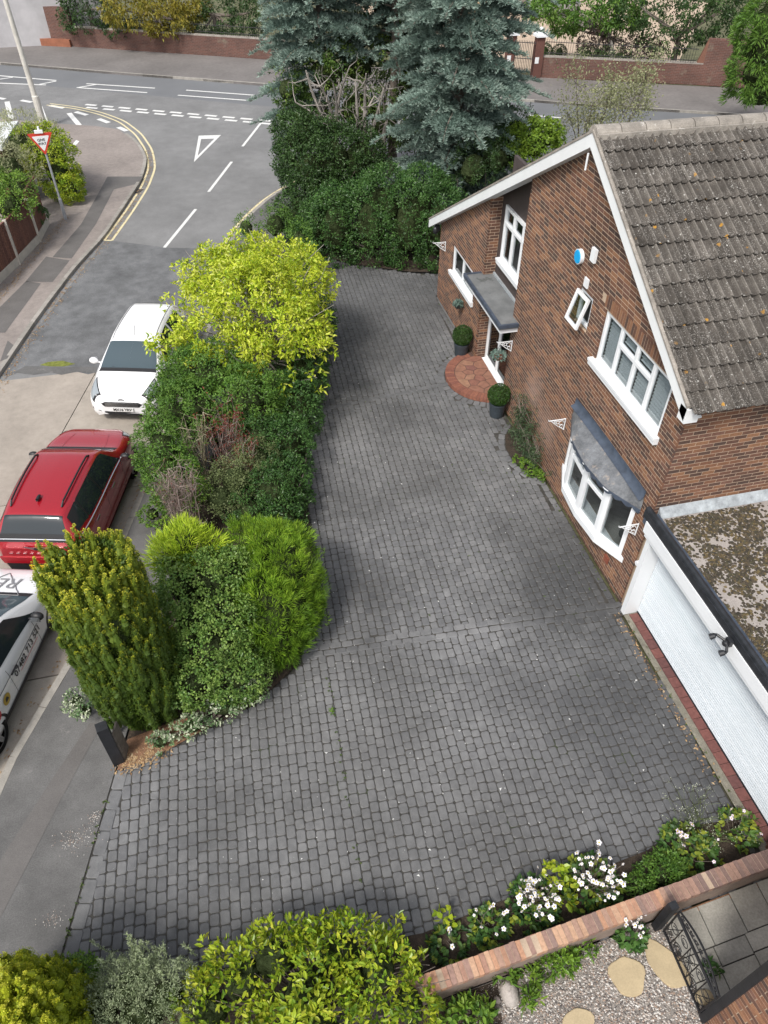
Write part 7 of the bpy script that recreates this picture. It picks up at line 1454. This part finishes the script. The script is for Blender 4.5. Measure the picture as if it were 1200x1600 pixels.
for k, (pp_, lab) in enumerate((((18.918, 42.754), 'brick gate pier with white cap on the right of the tan drive entrance'), ((17.559, 43.446), 'brick gate pier with white cap partly hidden by the blue conifer'))):
    t = thing('gate_pier', lab, 'gate pier', (*pp_, 0), 'brick gate piers with white caps'); x, y = pp_; m = MB(); m.box((x-.22,y-.05,0), (x+.22,y+.39,1.95), .2); m.build('pier', mat_brick_red, t); m = MB(); m.box((x-.32,y-.15,1.952), (x+.32,y+.49,2.06)); m.box((x-.26,y-.09,2.06), (x+.26,y+.43,2.14)); m.ball((x,y+.17,2.26), (.13,.13,.13), 10, 6); m.build('cap', mat_white, t); m = MB(); m.box((x-.24,y-.062,.72), (x-.02,y-.052,1.02)); m.build('plate', mat_signwhite, t)
gx = (18.918, 42.754); g0 = (17.559, 43.446); t = thing('driveway_gate', 'open barred iron gate between the white capped piers', 'gate', (*g0, 0)); m = MB()
for s in np.linspace(.12, .88, 14): x = np.array(g0)*(1-s)+np.array(gx)*s; m.tube([(*x, .05), (*x, 1.75)], .014, 4)
m.build('bars', mat_iron, t, kind='stuff'); m = MB()
for z in (.1, .9, 1.65): m.tube([(*(np.array(g0)*.88+np.array(gx)*.12), z), (*(np.array(g0)*.12+np.array(gx)*.88), z)], .02, 4)
m.build('rail', mat_iron, t)
for c, lab in (((20.487, 45.600, 1.013),'left dark green ball shaped bush on the tan drive across the road'),((21.209, 45.200, 1.094),'right dark green ball shaped bush on the tan drive across the road')):
    shrub('ball_bush', lab, 'bush', [((c[0], c[1], .62), (.42,.42,.42))], 1500, .06, .04, L_dark, None, group='ball bushes on the tan drive', lump=.04, deep=.08, low=-.8)
shrub('low_hedge', 'low clipped hedge behind the railing on the right across the road', 'hedge', [((22.0,43.3,.8), (.7,.35,.55)), ((22.8,42.9,.8), (.7,.35,.55)), ((23.6,42.5,.8), (.7,.35,.55))], 2200, .07, .04, L_dark, None)
# trees beyond the walls
TB = 'trees behind the boundary walls across the road'
def far_tree(name, label, base, E, n, L, mat, K, rc, trunk_r=.16, bark=mat_bark):
    t = thing(name, label, 'tree', (*base, 0), TB); P, N, i = clumped(n, E, K, rc, lump=.18, deep=.4, low=-.9); m = MB(); leaves(m, P, N, L, L*.45, ctint(i, K, .6), .5, .8, .2, .12); m.build('crown', mat, t, kind='stuff')
    m = MB(); top = np.mean([c for c, r in E], axis=0); top = np.array((base[0], base[1], 0))*.7+top*.3; top[2] = min(3.2, max(1.8, top[2])); m.tube([(*base, 0), tuple((np.array((*base, 0))+top)/2), tuple(top)], [trunk_r*1.2, trunk_r, trunk_r*.7], 9); limbs(m, top, [np.array(c) for c, r in E for _ in range(2)], trunk_r*.5, .03, .2, 6); m.build('trunk', bark, t); return t
far_tree('golden_brown_tree', 'tree with drooping golden brown leaves overhanging the left boundary wall', (-1.2, 54.0), [((-1.507, 53.000, 2.309), (2.3,1.2,1.2)), ((-0.176, 52.600, 1.703), (1.2,.9,.8)), ((-2.975, 53.000, 2.203), (1.1,.9,.8)), ((0.702, 53.000, 2.392), (1.3,1,.9)), ((-0.795, 52.400, 1.380), (.9,.6,.5))], 5200, .22, L_brown, 260, .30)
far_tree('dark_evergreen', 'dark evergreen bush above the left boundary wall beside the pale building', (-5.0, 56.0), [((-5.706, 55.000, 1.736), (1.0,.8,1.0)), ((-4.556, 55.000, 1.921), (1.0,.8,.9)), ((-5.064, 55.500, 2.175), (1.2,.9,1.0))], 3600, .16, L_dark, 200, .24)
far_tree('dark_evergreen', 'dark evergreens behind the railing between brown tree and blue conifer', (2.4, 53.0), [((2.617, 52.500, 1.779), (1.3,.8,1.1)), ((4.287, 52.000, 1.966), (1.2,.8,1.1)), ((1.595, 52.800, 1.118), (.8,.5,.6)), ((-2.946, 54.400, 0.830), (1.6,.5,.6)), ((3.401, 51.800, 1.073), (1.2,.5,.6))], 6500, .16, L_dark, 320, .24)
far_tree('overhanging_tree', 'green tree with a pale trunk behind the right railing', (23.6, 42.6), [((21.710, 44.500, 2.701), (1.9,1.2,.8)), ((23.623, 44.000, 2.512), (1.7,1.2,.9)), ((20.432, 45.500, 2.665), (1.5,1.0,.6)), ((22.203, 44.500, 3.067), (2.2,1.2,.9)), ((21.298, 45.000, 2.027), (.9,.7,.5))], 8000, .20, L_green, 360, .30, .17, mat_grey_bark)
far_tree('dark_evergreen', 'dark evergreen trees behind the right boundary wall', (27.0, 42.5), [((25.565, 42.500, 2.411), (1.5,.9,1.2)), ((27.148, 42.000, 2.589), (1.6,.9,1.3)), ((24.496, 43.000, 3.092), (1.8,1,1.0)), ((27.831, 41.500, 3.085), (1.6,.9,1.4)), ((26.219, 41.900, 1.695), (1.5,.6,.7)), ((28.590, 41.000, 3.285), (1.5,.9,1.4))], 9000, .17, L_dark, 420, .26)
far_tree('purple_shrub', 'dark purplish shrub round the pale trunk behind the railing', (22.4, 43.6), [((22.724, 43.600, 1.412), (1.1,.6,.8)), ((24.796, 42.600, 1.220), (1.3,.5,.6))], 3200, .15, leafM('purple_leaf', [(.035,.022,.020), (.06,.035,.03), (.05,.06,.025)], .5, .15), 170, .2, .08)
m = MB(); c = np.array((22.719, 60.000, -0.042)); m.box((c[0]-5, 60, 0), (c[0]+1.2, 66, 6)); tag(m.build('tan_building', M('tan_render', (.52,.38,.24), .9)), 'tan rendered building glimpsed beside the top of the blue conifer', 'building')
